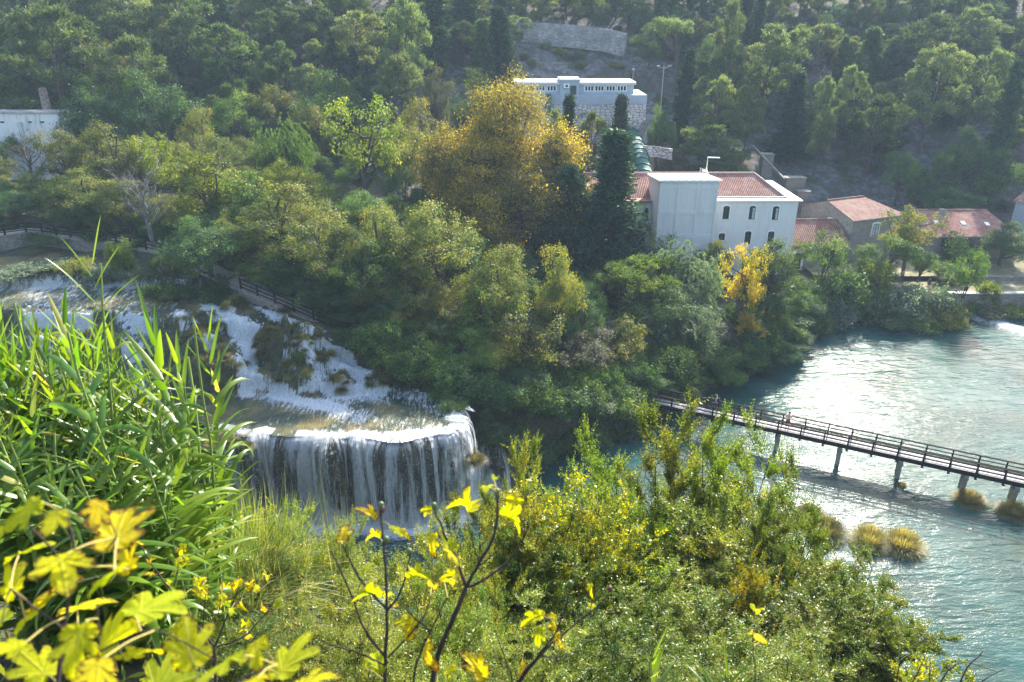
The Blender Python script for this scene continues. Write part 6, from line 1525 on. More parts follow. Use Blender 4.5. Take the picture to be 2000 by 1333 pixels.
# ---- giant reeds
M_reed = leaf_mat("reed_blades", [(0, (.06, .13, .016)), (.5, (.11, .20, .022)), (.93, (.18, .27, .028)), (1, (.34, .30, .08))], .55, (1.25, 1.2, .4), .035, .35, .12, 1.2)
M_stem = leaf_mat("reed_stems", [(0, (.10, .16, .04)), (1, (.20, .22, .07))], .1)
def blade_strip(base, d0, side, L, w, droop, nseg=9, fold=.22, twist=0.0, kink=None):
    """arching tapered blade, folded along its midrib: returns V (rows*3), F"""
    rows = []; p = np.array(base, float); d = unit(np.array(d0, float)); s = unit(np.array(side, float))
    for k in range(nseg + 1):
        t = k / nseg; ww = w * (min(1, t * 7 + .35)) * (1 - t ** 2.2) ** .8 + .0008
        up = unit(np.cross(s, d)); c_, sn = math.cos(twist * t), math.sin(twist * t); s2 = s * c_ + up * sn
        nrm = np.cross(s2, d)
        rows += [p - s2 * ww / 2 + nrm * ww * fold, p.copy(), p + s2 * ww / 2 + nrm * ww * fold]
        g_ = droop * (1 + (2.2 if kink and t > kink else 0)); d = unit(d + np.array([0, 0, -1]) * g_ / nseg * (0.4 + 1.4 * t)); p = p + d * L / nseg
    V = np.array(rows); F = []
    for k in range(nseg):
        a = k * 3; F += [[a, a + 1, a + 4, a + 3], [a + 1, a + 2, a + 5, a + 4]]
    return V, np.array(F)
def gen_cane(seed, H=4.0, broad=1.0, nl=30):
    r = np.random.default_rng(seed); P = trunk_pts(H, r.uniform(.03, .12), r, 12, .004)
    stem = tube_np(P, np.linspace(.018, .010, 12), 6)
    parts = []; rn = []; az = r.uniform(0, 6.28)
    for i in range(nl):
        h = (.22 + .78 * i / (nl - 1)) * H; top = i / (nl - 1)
        a = az + (i % 2) * math.pi + r.normal() * .35; el = r.uniform(.55, .85) + .55 * max(0, top - .82) / .18
        d = np.array([math.cos(a) * math.cos(el), math.sin(a) * math.cos(el), math.sin(el)]); sd_ = np.array([-math.sin(a), math.cos(a), 0])
        L = (.42 + .32 * math.sin(math.pi * min(1, top * 1.05))) * r.uniform(.85, 1.2); w = r.uniform(.060, .082) * broad * (1 - .45 * max(0, top - .7) / .3)
        V, F = blade_strip(at_h(P, h * .999), d, sd_, L, w, r.uniform(.45, 1.5) if top < .85 else r.uniform(.15, .6), 9, .2, r.normal() * .7, .55 if r.random() < .15 else None)
        parts.append((V, F)); rn.append(np.full(len(F), r.random()))
    V, F = join_np(parts)
    return np_mesh("cane_stem", *stem, M_stem, rnd=np.full(len(stem[1]), .5), smooth=True), np_mesh("cane_leaves", V, F, M_reed, rnd=np.concatenate(rn), smooth=True)
CANES = [gen_cane(s) for s in range(300, 312)]
def cane(x, y, z, H, i, label, group=None, lean=None):
    t = thing("giant_reed", label, "reed", (x, y, z), rg.uniform(0, 6.28), group); s = H / 4.0
    for nm, me in zip(("stem", "leaves"), CANES[i % len(CANES)]):
        o = ob_from(nm, me, t); k = .92 + .25 * rg.random(); o.scale = (k, k, s)
        ln = lean if lean is not None else rg.normal(size=2) * .05
        o.rotation_euler = (ln[0], ln[1], 0)
    return t
special = {0: (62, 548, 6.2, "tallest giant reed near the left edge, its tip over the upper river"), 1: (165, 622, 6.0, "giant reed second from the left, leaning over the white rapids"), 2: (305, 628, 6.6, "giant reed with dense upright tips at the right of the reed bed"),
           3: (30, 600, 6.8, "giant reed at the very left edge of the reed bed"), 4: (330, 690, 6.9, "outermost right giant reed with long hanging blades")}
k = 0
for i in range(104):
    if i in special: u, v, Y, lab = special[i]; grp = None
    else:
        u = rg.uniform(-70, 315); env = np.interp(u, [-80, 0, 60, 110, 160, 230, 280, 330, 370, 400, 420], [600, 585, 575, 650, 655, 690, 660, 650, 735, 830, 930])
        row = rg.random() ** 1.3; Y = 7.6 - 2.3 * row; v = env + 330 * row * rg.uniform(.6, 1.1) + rg.uniform(0, 60); lab = "leafy giant reed inside the dense bright green reed bed at left"; grp = "giant reeds of the reed bed"
    p = PY(u, v, Y); z = TZ(p.x, Y); cane(p.x, Y, z - .1, max(1.2, p.z - z + .1), i, lab, grp)
for (u, v, Y, lab) in ((1312, 1262, 4.6, "small bright reed tuft at the bottom edge, left of two"), (1445, 1262, 4.4, "small bright reed tuft at the bottom edge, right of two")):
    for q in range(1):
        p = PY(u, v, Y); zg = TZ(p.x, Y) - .05; c_ = cane(p.x, Y, zg, 4.0, int(u) % 7, lab, lean=(0, 0)); k_ = (p.z - zg) / 4.3; c_.scale = (k_, k_, k_)
# ---- pale reed grass between the reeds and the fall
M_rg = leaf_mat("reed_grass_blades", [(0, (.07, .12, .03)), (.5, (.13, .19, .05)), (.85, (.24, .26, .10)), (1, (.40, .34, .20))], .5, (1.3, 1.2, .4), .03, lift=1.2)
RGM = []
for s in (401, 402, 403):
    V, F, r_ = gen_tussock(s, H=2.3, R=.75, nb=640, hang=.5, w=.017); RGM.append(np_mesh("reed_grass", V, F, M_rg, rnd=r_))
V, F, r_ = gen_tussock(404, H=1.3, R=.3, nb=130, hang=.14, w=.02); RGS = np_mesh("spiky_grass", V, F, M_rg, rnd=r_)
for i, (u, v, Y, w) in enumerate([(430, 900, 8.6, 1), (475, 915, 8.9, 1), (410, 950, 8.2, 1), (500, 960, 9.2, .9), (455, 985, 8.3, .9), (395, 1010, 7.6, .9), (520, 1000, 8.8, .8), (640, 962, 9.3, .55), (380, 900, 8.0, 1.0), (440, 1040, 7.8, .8), (555, 1010, 8.6, .7), (490, 870, 9.6, .8)]):
    p = PY(u, v + (85 if w != .55 else 10), Y); zg = TZ(p.x, Y) - .1; zs_ = (p.z - zg) / (2.3 if w != .55 else 1.3) * (1.15 if w != .55 else 1); o = ob_from("reed_grass_clump", RGM[i % 3] if w != .55 else RGS, None, (p.x, Y, zg)); o.scale = (zs_ * w * .8, zs_ * w * .8, zs_) if w != .55 else (w, w, zs_); o.rotation_euler = (0, 0, i * 1.3)
    if w == .55: tag(o, "lone spiky grass tuft standing before the left part of the waterfall", "grass tuft")
    else: tag(o, "pale green and straw reed grass clump between the reed bed and the waterfall", "grass clump", "reed grass clumps beside the reed bed")
# ---- leafy shrubs built from shoots
def gen_shoots(seed, H=8.0, R=2.6, ns=1500, nl=24, L=.088, Wd=.036, low=.15, round_=False, up=1.1):
    r = np.random.default_rng(seed); tp = []; stems = []
    for i in range(9):
        a = r.uniform(0, 6.28); rr = R * math.sqrt(r.random()) * .75; h = H * r.uniform(.72, 1.0) * (1 - .25 * rr / R)
        t = np.linspace(0, 1, 9)[:, None]; P = np.array([0, 0, 0]) * (1 - t) + np.array([math.cos(a) * rr, math.sin(a) * rr, h]) * t; P[:, :2] *= t ** .5 * 1.0
        P = P + r.normal(size=P.shape) * .03 * t * H / 8; P[:, 2] = t[:, 0] * h; stems.append(P); tp.append(tube_np(P, np.linspace(.05, .008, 9) * H / 8, 5))
    S = []; D = []; LN = []; CR = []
    per = ns // (9 * 14)
    for P in stems:
        for j in range(14):
            h = P[-1, 2] * (low + (1 - low) * (j + r.random()) / 14); o = at_h(P, h); a = r.uniform(0, 6.28); f = 1 - .6 * (h / H) ** 2
            e = o + np.array([math.cos(a) * R * .42 * f, math.sin(a) * R * .42 * f, R * .28 * r.uniform(.6, 1.6)]) * r.uniform(.5, 1.2)
            tp.append(limb(o, e, .012 * H / 8, .004 * H / 8, r, .08, 5, 4)); cr = r.random()
            for q in range(per + 1):
                b_ = o + (e - o) * r.uniform(.25, 1.0); S.append(b_); D.append(unit(unit(e - o) * .8 + np.array([0, 0, up * .6]) + r.normal(size=3) * .6)); LN.append(r.uniform(.28, .62) * (R / 2.6) ** .5); CR.append(cr)
    S = np.array(S); D = np.array(D); LN = np.array(LN); CR = np.array(CR); n = len(S)
    I = np.repeat(np.arange(n), nl); k_ = np.tile(np.arange(nl), n); t = (k_ + r.random(len(I)) * .5) / nl
    C = S[I] + D[I] * (LN[I] * t)[:, None]; sgn = np.where(k_ % 2, 1, -1)
    sd_ = unit(np.cross(D[I], unit(r.normal(size=(n, 3)))[I])) * sgn[:, None]
    dirs = unit(D[I] * .55 + sd_ * .9 + r.normal(size=(len(I), 3)) * .35 + np.array([0, 0, -.1]))
    Ls = L * r.uniform(.6, 1.25, len(I)) * (1.1 - .45 * t); C = C + dirs * (Ls * .6)[:, None]
    nrm = unit(np.cross(dirs, sd_) + r.normal(size=(len(I), 3)) * .5 + np.array([0, 0, .4]))
    rnd = np.clip(.35 * CR[I] + .3 * r.random(n)[I] + .2 + r.normal(size=len(I)) * .16, 0, 1)
    for q in r.choice(n, min(n, 260), replace=False): tp.append(tube_np(np.stack([S[q], S[q] + D[q] * LN[q] * .5, S[q] + D[q] * LN[q]]), [.004, .003, .0015], 3))
    V, F = leaves(C, dirs, nrm, Ls, Ls * (Wd / L), .0)
    return dict(leaf=(V, F, rnd), trunk=join_np(tp), H=float(np.percentile(V[:, 2], 99.7)), R=float(np.percentile(np.hypot(V[:, 0], V[:, 1]), 94)))
LM["ash"] = leaf_mat("leaves_ash_shrub", [(0, (.035, .075, .014)), (.45, (.075, .125, .02)), (.8, (.15, .19, .03)), (.97, (.24, .22, .03)), (1, (.12, .05, .02))], .5, (1.45, 1.3, .35), .022, .35, .25, 1.55)
LM["ashy"] = leaf_mat("leaves_light_shrub", [(0, (.07, .11, .02)), (.5, (.14, .19, .035)), (.9, (.26, .27, .05)), (1, (.40, .32, .05))], .5, (1.35, 1.25, .4), .025, .35, .25, 1.35)
LM["vine"] = leaf_mat("leaves_yellow_vine", [(0, (.05, .085, .015)), (.4, (.11, .14, .015)), (.7, (.26, .25, .015)), (.95, (.40, .32, .015)), (1, (.20, .09, .02))], .5, (1.3, 1.2, .25), .05, .4, .25, 1.4)
M_twig = bark_mat("bark_twig", (.035, .022, .018), (.10, .07, .055), 30)
for s in (501, 502, 503, 504): proto("shoots", gen_shoots(s, ns=2900, nl=24), M_twig)
for s in (511, 512, 513): proto("fine", gen_shoots(s, H=5, R=1.7, ns=1900, nl=20, L=.066, Wd=.021, up=1.6), M_twig)
for s in (521, 522): proto("vine", gen_shoots(s, H=5, R=2.0, ns=1000, nl=14, L=.085, Wd=.075, up=.5), M_twig)
SH = [
 ("shoots", 1318, 785, 17.0, 230, "ash", "tallest near shrub with bright upright tips in front of the footbridge"),
 ("shoots", 1440, 835, 16.0, 210, "ash", "near shrub right of the tallest one, covering the footbridge's middle piers"),
 ("shoots", 1545, 890, 15.5, 170, "ash", "near shrub with loose crown beside the brown grass island"),
 ("shoots", 1215, 890, 15.5, 220, "ash", "near shrub left of the tallest one, above the dark water"),
 ("shoots", 1020, 872, 16.0, 120, "ash", "light feathery shrub top right of the waterfall"),
 ("shoots", 930, 940, 14.0, 150, "ash", "low green shrub hiding the waterfall's right foot"),
 ("shoots", 1120, 915, 15.0, 150, "ash", "near green shrub between the waterfall's foot and the dark water"),
 ("shoots", 1180, 985, 13.5, 260, "ash", "dense dark near shrub under the yellow vine leaves"),
 ("shoots", 1380, 960, 14.0, 280, "ash", "dense near shrub in the middle of the big thicket"),
 ("shoots", 1545, 1010, 13.2, 200, "ash", "near shrub with reddish seed clusters at the thicket's right side"),
 ("shoots", 1690, 1075, 13.5, 170, "ash", "spreading near shrub reaching right over the river"),
 ("shoots", 1730, 1150, 12.5, 190, "ash", "lowest right near shrub over the pale blue water"),
 ("shoots", 1640, 1150, 11.8, 200, "ash", "near shrub at the lower right with thin arching shoots"),
 ("shoots", 1500, 1130, 11.5, 260, "ash", "near shrub low at the centre right"),
 ("shoots", 1320, 1110, 11.2, 260, "ash", "near shrub just left of the small reed tufts"),
 ("shoots", 1130, 1110, 11.0, 260, "ash", "dark near shrub right of the fig branches"),
 ("shoots", 1010, 1010, 12.5, 170, "ash", "green near shrub right behind the fig's tallest branch"),
 ("vine", 1075, 935, 13.0, 150, "vine", "mass of yellow vine leaves on top of the near thicket"),
 ("vine", 1190, 965, 12.6, 130, "vine", "yellow green vine leaves right of the brightest vine mass"),
 ("vine", 1010, 960, 12.6, 110, "vine", "small patch of yellow vine leaves beside the fig's curled leaves"),
 ("vine", 1480, 1095, 11.5, 80, "vine", "yellow green leaf patch low in the thicket's right part"),
 ("fine", 620, 1020, 9.6, 130, "ashy", "fine-leaved light shrub in front of the plunge pool's left side"),
 ("fine", 550, 985, 9.2, 110, "ashy", "thin grey-green shrub at the left foot of the waterfall"),
 ("fine", 700, 1085, 9.4, 170, "ashy", "yellowish fine-leaved shrub below the plunge pool"),
 ("fine", 820, 1065, 9.8, 170, "ashy", "light green willow-like shrub behind the fig branches"),
 ("fine", 905, 1050, 10.4, 150, "ashy", "light shrub between the fig branches and the dark thicket"),
 ("fine", 440, 1065, 8.2, 150, "ashy", "fine-leaved shrub right below the reed grass"),
 ("fine", 520, 1090, 8.4, 160, "ashy", "silvery light shrub left of the plunge pool"),
 ("fine", 330, 1100, 7.4, 150, "ash", "green fine-leaved shrub under the right end of the reed bed"),
 ("fine", 600, 1140, 7.8, 190, "ashy", "bushy light shrub at the lower centre left"),
 ("fine", 760, 1150, 8.0, 190, "ashy", "bushy light shrub behind the fig's left branch"),
 ("fine", 900, 1150, 8.4, 190, "ash", "greener fine-leaved shrub behind the fig's main branch"),
 ("fine", 1030, 1200, 7.8, 210, "ashy", "light fine-leaved shrub at the bottom centre"),
 ("fine", 440, 1190, 6.6, 190, "ash", "fine-leaved shrub behind the small yellow-leaved twigs"),
 ("fine", 270, 1190, 6.2, 170, "ash", "dim fine-leaved shrub behind the big yellow fig leaves"),
 ("fine", 640, 1240, 6.4, 210, "ashy", "light shrub at the bottom edge left of centre"),
 ("fine", 830, 1250, 6.6, 210, "ashy", "light shrub at the bottom edge behind the fig stems"),
 ("fine", 110, 1130, 6.0, 170, "ash", "dim shrub below the reed bed at the left edge"),
 ("fine", 1200, 1240, 7.6, 230, "ash", "fine-leaved shrub at the bottom edge right of centre"),
 ("fine", 1390, 1240, 8.2, 230, "ash", "shaded shrub behind the small reed tufts"),
 ("fine", 1560, 1250, 9.0, 200, "ash", "thin shrub at the bottom edge left of the open water"),
 ("vine", 1850, 1296, 6.0, 110, "vine", "small yellow-green leaf patch at the bottom right corner over the water"),
 ("vine", 490, 985, 10.0, 45, "vine", "little yellow sprig between the reed grass and the fall's foot"),
]
for kd, u, v, Y, w, m_, lab in SH:
    p = PY(u, v, Y); z = TZ(p.x, Y); zc = Y * cT + (CAMZ - p.z) * sT; H = p.z - z
    if kd == "vine": H = min(H, 4.0); z = p.z - H
    H = min(H, 15.0); z = max(z, p.z - H)
    nm = {"shoots": "leafy_shrub", "fine": "fine_leaved_shrub", "vine": "climbing_plant"}[kd]
    R = max(w / 2 * zc / FPX * 1.15, .5)
    root = put_tree(kd, p.x, Y, z, H, R, m_, nm, lab, "shrub" if kd != "vine" else "climbing plant")
    for ch in root.children:
        if ch.name.startswith("crown"): ch.name = "foliage"; ch.material_slots[0].link = 'OBJECT'; ch.material_slots[0].material = LM[m_]
        else: ch.name = "stems"
# ---- fig: lobed leaves, stems, fruit
def fig_leaf_mat():
    m, nt, out = mat("fig_leaf"); v = coords(nt); e = N(nt, "ShaderNodeAttribute", attribute_name="edge"); oi = N(nt, "ShaderNodeObjectInfo")
    r = oi.outputs['Random']; base = ramp(nt, r, [(0, (.40, .48, .010)), (.35, (.62, .62, .008)), (.7, (.74, .64, .008)), (1, (.72, .50, .015))])
    n = noise(nt, v, 9, 6, .7, .5); n2 = noise(nt, v, 40, 4, .7)
    col = mixc(nt, fr(nt, n, .45, .60, 0, .45), base, (.22, .30, .015))
    vein = N(nt, "ShaderNodeAttribute", attribute_name="vein"); col = mixc(nt, math_(nt, 'MULTIPLY', vein.outputs['Fac'], .5), col, (.60, .58, .08))
    br = fr(nt, math_(nt, 'ADD', math_(nt, 'MULTIPLY', e.outputs['Fac'], .55), math_(nt, 'ADD', math_(nt, 'MULTIPLY', n, .5), math_(nt, 'MULTIPLY', r, .12))), .76, .86)
    col = mixc(nt, br, col, (.11, .045, .02)); sp_ = fr(nt, n2, .70, .76); col = mixc(nt, sp_, col, (.13, .06, .02))
    tc_ = mixc(nt, 1.0, col, (1.5, 1.45, .30), 'MULTIPLY'); bm = bump(nt, math_(nt, 'ADD', n2, vein.outputs['Fac']), .004)
    d = N(nt, "ShaderNodeBsdfDiffuse", ins={'Color': col, 'Normal': bm}); t = N(nt, "ShaderNodeBsdfTranslucent", ins={'Color': tc_, 'Normal': bm}); mx = N(nt, "ShaderNodeMixShader", ins={0: .6}); nt.links.new(d.outputs[0], mx.inputs[1]); nt.links.new(t.outputs[0], mx.inputs[2])
    g_ = N(nt, "ShaderNodeBsdfGlossy", ins={'Roughness': .42, 'Color': (1, 1, 1, 1), 'Normal': bm}); m2 = N(nt, "ShaderNodeMixShader", ins={0: .008}); nt.links.new(mx.outputs[0], m2.inputs[1]); nt.links.new(g_.outputs[0], m2.inputs[2]); nt.links.new(m2.outputs[0], out.inputs[0]); return m
M_fig = fig_leaf_mat()
HALF = [(0, -.40), (.07, -.47), (.20, -.45), (.33, -.36), (.40, -.22), (.36, -.12), (.25, -.06), (.38, .02), (.50, .14), (.50, .27), (.40, .32), (.26, .22), (.17, .16), (.21, .32), (.22, .46), (.14, .58), (0, .66)]
def fig_leaf(seed, curl, droop, fold=0.0):
    r = np.random.default_rng(seed); H_ = np.array(HALF)
    full = np.concatenate([H_, (H_[1:-1] * [-1, 1])[::-1]]); n0 = len(full); t = np.arange(n0 * 3) / 3; i = np.floor(t).astype(int); f = (t - i)[:, None]
    O = full[i] * (1 - f) + full[(i + 1) % n0] * f; n = len(O); O = O * (1 + .035 * np.sin(np.arange(n) * 2.6 + seed))[:, None]
    c = np.array([0, -.28]); rings = [0.0, .25, .5, .75, .92, 1.0]; V = []; E_ = []; VN = []
    lobes = [math.atan2(.66 + .28, 0), math.atan2(.22 + .28, .5), math.atan2(.22 + .28, -.5), math.atan2(-.25 + .28, .42), math.atan2(-.25 + .28, -.42)]
    for q in rings[1:]:
        P = c + (O - c) * q; a = np.arctan2((O - c)[:, 1], (O - c)[:, 0]); dv = np.min([np.abs(np.angle(np.exp(1j * (a - l)))) for l in lobes], 0)
        wv = .035 * np.sin(a * 5 + seed) * q ** 2 + .02 * np.sin(a * 11 + seed * 2) * q ** 3
        x, y = P[:, 0], P[:, 1]; z = wv - curl * x ** 2 * 1.6 - droop * np.maximum(y + .1, 0) ** 2 - .10 * np.minimum(dv, .5) * -1 * q * .5
        if fold: ang = fold * np.abs(x) * 3.0; z = z + np.abs(x) * np.sin(fold); x = x * math.cos(fold * .8)
        V.append(np.stack([x, y, z], 1)); E_.append(np.full(n, q)); VN.append(np.clip(1 - dv * q * 22, 0, 1) * 1.0)
    V = np.concatenate([np.array([[c[0], c[1], 0]])] + V); E_ = np.concatenate([[0]] + E_); VN = np.concatenate([[1]] + VN)
    F = [[0, 1 + k, 1 + (k + 1) % n, 1 + (k + 1) % n] for k in range(n)]
    me_v = V; Fq = []
    for k in range(len(rings) - 2):
        a = 1 + k * n
        for j in range(n): Fq.append([a + j, a + n + j, a + n + (j + 1) % n, a + (j + 1) % n])
    tris = [[0, 1 + k, 1 + (k + 1) % n] for k in range(n)]
    me = bpy.data.meshes.new("fig_leaf"); me.from_pydata(V.tolist(), [], tris + Fq); me.materials.append(M_fig); me.polygons.foreach_set("use_smooth", [True] * (len(tris) + len(Fq)))
    for nm, av in (("edge", E_), ("vein", VN)): a = me.attributes.new(nm, 'FLOAT', 'POINT'); a.data.foreach_set("value", np.asarray(av, np.float32))
    me.update(); return me
FLAT = [fig_leaf(s, c, d) for s, c, d in ((1, .15, .25), (2, .3, .1), (3, -.1, .4))]
CURL = [fig_leaf(s, c, d, f) for s, c, d, f in ((5, .5, 1.0, .9), (6, 1.0, .6, .6), (7, -.4, 1.4, 1.1), (8, .8, 1.2, .5))]
def smooth_path(P, k=4):
    P = np.asarray(P, float); n = len(P); t = np.linspace(0, n - 1, (n - 1) * k + 1); Q = np.stack([np.interp(t, range(n), P[:, i]) for i in range(3)], 1)
    for _ in range(2): Q[1:-1] = (Q[:-2] + 2 * Q[1:-1] + Q[2:]) / 4
    return Q
M_stalk = plain_mat("yellow_stalk", (.36, .30, .08))
def fig_plant(label, depth, branches, leaf_list, fruits, size_k=1.0, r0=.011, base=None):
    root = thing("fig_shrub", label, "fig shrub", tuple(PD(branches[0][0][0][0], branches[0][0][0][1] + 60, depth)))
    root.location.z = TZ(root.location.x, root.location.y); O = np.array(root.location); parts = []; allp = []
    for pts, ra, rb in branches:
        P = np.array([PD(u, v, depth + (w_[0] if w_ else 0)) for (u, v, *w_) in pts])
        if pts[0][1] > 1318: P = np.concatenate([[[P[0][0], P[0][1], TZ(P[0][0], P[0][1]) - .1]], P])
        Q = smooth_path(P); Q[1:-1] += rg.normal(size=Q[1:-1].shape) * .0015 * depth / 3
        parts.append(tube_np(Q - O, np.linspace(ra, rb, len(Q)), 6)); allp.append(Q)
    V, F = join_np(parts); ob_from("branches", np_mesh("fig_branches", V, F, M_twig, smooth=True), root)
    AP = np.concatenate(allp)
    pet = []
    for i, (u, v, w, *ex) in enumerate(leaf_list):
        d = depth + (ex[1] if len(ex) > 1 else rg.normal() * .08); kind = ex[0] if ex else 'c'
        P = PD(u, v, d); s = w / FPX * d * (1.15 if kind == 'f' else 1.02)
        me = (FLAT if kind == 'f' else CURL)[i % (3 if kind == 'f' else 4)]
        o = ob_from("leaf", me, root, tuple(P - O)); o.scale = (s, s, s)
        nearest = AP[np.argmin(np.linalg.norm(AP - P, axis=1))]; out = P - nearest; az = math.atan2(out[1], out[0]) - math.pi / 2 + rg.normal() * .4
        o.rotation_euler = (rg.uniform(-.5, .8) if kind == 'f' else rg.uniform(-.6, .9), rg.normal() * (.38 if kind == 'f' else .5), az)
        o.rotation_mode = 'XYZ'
        M_ = o.rotation_euler.to_matrix(); bp = np.array(P + np.array(M_ @ Vector((0, -.36 * s, 0))))
        if np.linalg.norm(bp - nearest) < .5: pet.append(tube_np(smooth_path([nearest, (nearest + bp) / 2 + [0, 0, .01], bp]) - O, [.0022] * 9, 4))
    for V, F in pet: ob_from("leaf_stalk", np_mesh("leaf_stalk", V, F, M_stalk, smooth=True), root)
    for (u, v, *c_) in fruits:
        b = MB(); b.lathe([(.0, -.018), (.006, -.014), (.011, -.002), (.0135, .008), (.010, .017), (.003, .021), (0, .021)], 10); o = b.build("fig_fruit", plain_mat("fig_fruit_green" if not c_ else "fig_fruit_dry", (.09, .13, .04) if not c_ else (.10, .04, .03), .5), root, tuple(PD(u, v, depth) - O), smooth=True)
    return root
Z = lambda x, y: (650 + x / 2.857, 867 + y / 2.857)
Z1 = lambda x, y: (x / 2.857, 867 + y / 2.857)
fl = [(*Z(x, y), w / 2.857) for x, y, w in ((200, 390, 125), (60, 505, 120), (235, 515, 85), (345, 470, 70), (380, 498, 90), (525, 370, 75), (740, 345, 170), (860, 235, 100), (905, 190, 70), (1010, 315, 110), (990, 420, 150), (555, 545, 110), (665, 570, 110), (660, 620, 120), (470, 740, 120), (640, 755, 110), (560, 790, 130),
       (180, 700, 85), (210, 840, 130), (310, 830, 90), (340, 895, 70), (420, 990, 110), (420, 1050, 120), (520, 1155, 160), (250, 1215, 170), (180, 1235, 100), (650, 740, 80))]
fig_plant("fig shrub with bare dark forked stems and curled yellow leaves at the bottom centre", 3.1,
  [([Z(545, 1500), Z(555, 1331), Z(600, 1130), Z(650, 1020), Z(745, 800)], .013, .010), ([Z(745, 800), Z(680, 620), Z(620, 510), Z(570, 370)], .008, .0045), ([Z(745, 800), Z(800, 690), Z(900, 530), Z(920, 400), Z(918, 280)], .008, .0045),
   ([Z(745, 800), Z(880, 740), Z(1000, 640), Z(1050, 560), Z(1095, 450)], .007, .003), ([Z(295, 1500), Z(290, 1331), Z(300, 1100), Z(303, 930), Z(290, 620), Z(265, 370)], .012, .0045), ([Z(303, 930), Z(370, 850), Z(410, 740), Z(432, 610)], .006, .0035),
   ([Z(303, 925), Z(190, 810), Z(110, 690), Z(50, 560)], .0065, .004), ([Z(285, 1180), Z(170, 1040), Z(120, 880), Z(30, 680), Z(-10, 600)], .0065, .003), ([Z(440, 1331), Z(480, 1180), Z(540, 1050), Z(640, 860)], .007, .003), ([Z(540, 1050), Z(430, 950), Z(390, 900)], .004, .003),
   ([Z(800, 690), Z(870, 640), Z(940, 580)], .004, .002), ([Z(820, 670), Z(790, 590), Z(775, 510)], .004, .003), ([Z(310, 1190), Z(420, 1080), Z(520, 960), Z(545, 850)], .0045, .0025), ([Z(300, 1240), Z(200, 1190), Z(100, 1150), Z(-30, 1120)], .005, .003)],
  fl, [Z(565, 352), Z(918, 275), Z(270, 348), (*Z(275, 370), 1), Z(428, 608), Z(775, 500), (*Z(298, 540),), ])
fr_ = [(*Z(x, y), w / 2.857) for x, y, w in ((1120, 975, 120), (1150, 950, 70), (1240, 1010, 80), (1150, 1060, 90), (1260, 1085, 85), (1230, 965, 60), (1440, 810, 60), (1445, 905, 60), (800, 1245, 180), (655, 1260, 80), (1060, 1240, 60))]
fig_plant("fig branch with two long bare stems and dried leaves, right of the forked one", 3.4,
  [([Z(1000, 1420), Z(1060, 1300), Z(1220, 1110), Z(1430, 950), Z(1540, 840)], .008, .003), ([Z(990, 1440), Z(1050, 1290), Z(1160, 1170), Z(1250, 1050), Z(1310, 890), Z(1325, 790)], .007, .003), ([Z(1160, 1185), Z(1260, 1195), Z(1380, 1150)], .004, .002), ([Z(1020, 1350), Z(960, 1200), Z(905, 1040)], .005, .003), ([Z(1430, 950), Z(1445, 880), Z(1450, 800)], .003, .002)],
  fr_, [Z(1325, 785), (*Z(1545, 815), 1)])
yl = []
BR = [([Z1(1200, 1400), Z1(1200, 1200), Z1(1195, 1130)], .012, .008), ([Z1(1195, 1130), Z1(1040, 950), Z1(940, 800), Z1(860, 700), Z1(780, 560)], .007, .003), ([Z1(780, 560), Z1(680, 548), Z1(560, 540)], .003, .0015), ([Z1(1200, 1130), Z1(1290, 900), Z1(1350, 770)], .006, .002), ([Z1(1130, 1040), Z1(1150, 800), Z1(1160, 720)], .004, .002),
      ([Z1(970, 790), Z1(1000, 680), Z1(1020, 590)], .004, .002), ([Z1(1210, 1135), Z1(1350, 1090), Z1(1480, 960), Z1(1540, 860)], .005, .002), ([Z1(1170, 1050), Z1(1230, 930), Z1(1250, 700)], .004, .002), ([Z1(1060, 980), Z1(900, 900), Z1(790, 830)], .003, .0015), ([Z1(1290, 900), Z1(1420, 800), Z1(1470, 700)], .003, .0015), ([Z1(1200, 1200), Z1(1060, 1080), Z1(930, 1040), Z1(800, 1020)], .003, .0015)]
for br_, a_, c_ in BR[1:]:
    for q in range(5):
        t = rg.uniform(.35, 1.05) * (len(br_) - 1); i = min(int(t), len(br_) - 2); f = t - i; yl.append((br_[i][0] * (1 - f) + br_[i + 1][0] * f + rg.normal() * 10, br_[i][1] * (1 - f) + br_[i + 1][1] * f + rg.normal() * 9, rg.uniform(17, 30), 'c'))
fig_plant("twiggy fig with little yellow leaves, left of the forked stems", 4.3, BR, yl, [])
fig_plant("thin stem with two hanging dried brown leaves before the near thicket", 3.0, [([(1478, 1400), (1476, 1333), (1470, 1260), (1473, 1215)], .003, .0015)], [(1476, 1190, 38), (1482, 1245, 48)], [])
nl_ = [(48, 1000, 150), (105, 1015, 120), (232, 1030, 250), (190, 1000, 120), (50, 1075, 170), (120, 1105, 210), (210, 1125, 170), (20, 1140, 150), (95, 1160, 190), (165, 1180, 200), (55, 1200, 190), (245, 1095, 130), (300, 1180, 220), (215, 1235, 230), (150, 1260, 180), (20, 1262, 150), (70, 1300, 170), (270, 1275, 170), (370, 1262, 190), (430, 1300, 190), (500, 1270, 130), (565, 1285, 200), (320, 1325, 200), (610, 1330, 150), (490, 1335, 150), (190, 1320, 180), (-20, 1060, 150), (-10, 1210, 130)]
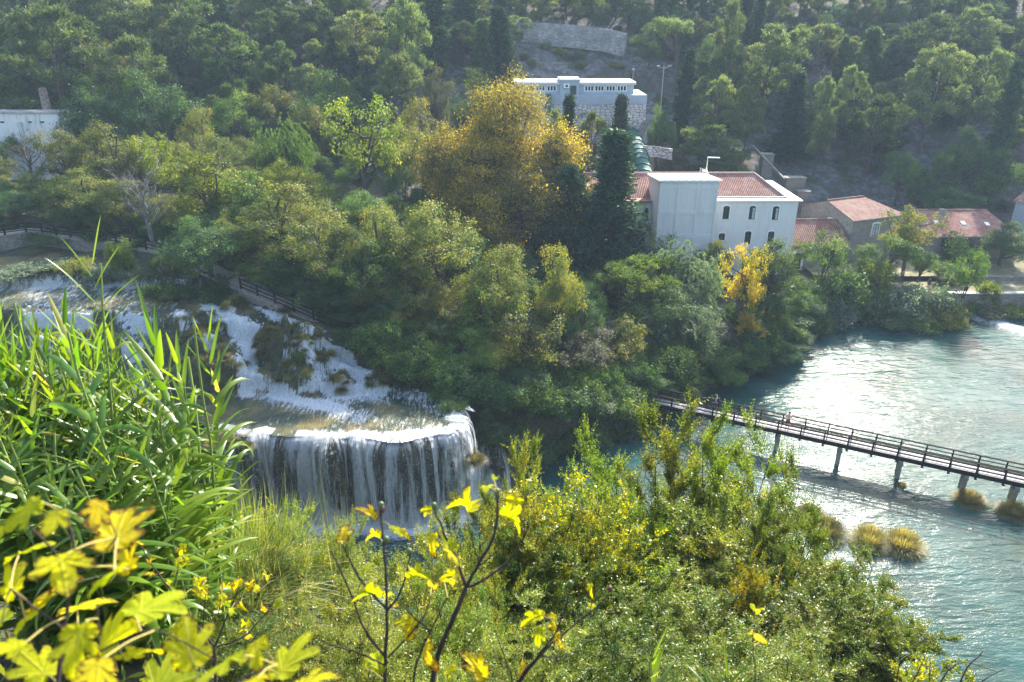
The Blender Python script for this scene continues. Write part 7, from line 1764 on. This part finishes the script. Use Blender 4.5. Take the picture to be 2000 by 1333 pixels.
fig_plant("nearest fig shrub with large blurred yellow-green lobed leaves in the lower left corner", 1.75, [([(100, 1460), (112, 1333), (125, 1230), (138, 1130), (145, 1060), (130, 1010)], .006, .003), ([(112, 1333), (200, 1270), (300, 1220), (420, 1290)], .003, .002), ([(125, 1230), (60, 1180), (20, 1150)], .003, .002), ([(138, 1130), (190, 1090), (230, 1050)], .003, .002), ([(190, 1440), (195, 1300), (190, 1180)], .004, .002), ([(420, 1440), (450, 1330), (540, 1300)], .004, .002), ([(138, 1110), (80, 1050), (50, 1020)], .003, .002)],
  [(u, v, w * .46, 'f', rg.normal() * .2) for u, v, w in nl_], [])
# bare twigs at the bottom right
bt = thing("bare_twigs", "thin bare dark twigs sticking up at the bottom right corner over the water", "twigs", tuple(PD(1800, 1400, 5)))
pp = []
for pts in ([(1830, 1345), (1850, 1310), (1880, 1290), (1945, 1312)], [(1775, 1345), (1800, 1300), (1815, 1262)], [(1870, 1345), (1890, 1300), (1915, 1280), (1920, 1270)], [(1905, 1345), (1925, 1325), (1960, 1308)], [(1740, 1345), (1725, 1300), (1700, 1260), (1720, 1270)], [(1815, 1340), (1817, 1282)], [(1750, 1340), (1758, 1290), (1762, 1250)]):
    pp.append(tube_np(smooth_path([PD(u, v, 5) for u, v in pts]) - np.array(bt.location), [.006, .0015][0] * np.linspace(1, .3, (len(pts) - 1) * 4 + 1), 4))
V, F = join_np(pp); ob_from("twigs", np_mesh("twigs", V, F, M_twig), bt)
# ground cover of the near bank
n = 26000; xx = rg.uniform(-16, 16, n); yy = rg.uniform(-1, 22, n); zz = near_h(xx, yy)
C_ = np.stack([xx, yy, zz + np.abs(rg.normal(size=n)) * .22], 1); V, F = leaves(C_, unit(rdir(rg, n) + [0, 0, .6]), rdir(rg, n), rg.uniform(.08, .22, n), rg.uniform(.03, .07, n))
tag(ob_from("ground_cover", np_mesh("ground_cover", V, F, LM["ash"], rnd=rg.random(n))), kind="stuff")

# ================================================================== HAZE
def haze_box():
    xs_, y0, y1, z0, z1 = 270, -30, 430, -4.0, 190.0
    b = MB(); b.box((-xs_, y0, z0), (xs_ + 90, y1, z1)); 
    m = bpy.data.materials.new("haze_air"); m.use_nodes = True; nt = m.node_tree
    for n in list(nt.nodes): nt.nodes.remove(n)
    out = nt.nodes.new("ShaderNodeOutputMaterial"); pv = nt.nodes.new("ShaderNodeVolumePrincipled")
    pv.inputs['Color'].default_value = (0.62, 0.80, 1.0, 1); pv.inputs['Density'].default_value = HAZE; pv.inputs['Anisotropy'].default_value = 0.0
    pv.inputs['Density Attribute'].default_value = ''; m.cycles.homogeneous_volume = True
    nt.links.new(pv.outputs[0], out.inputs['Volume'])
    tag(b.build("haze", m), kind="stuff")
HAZE = 0.00038
haze_box()
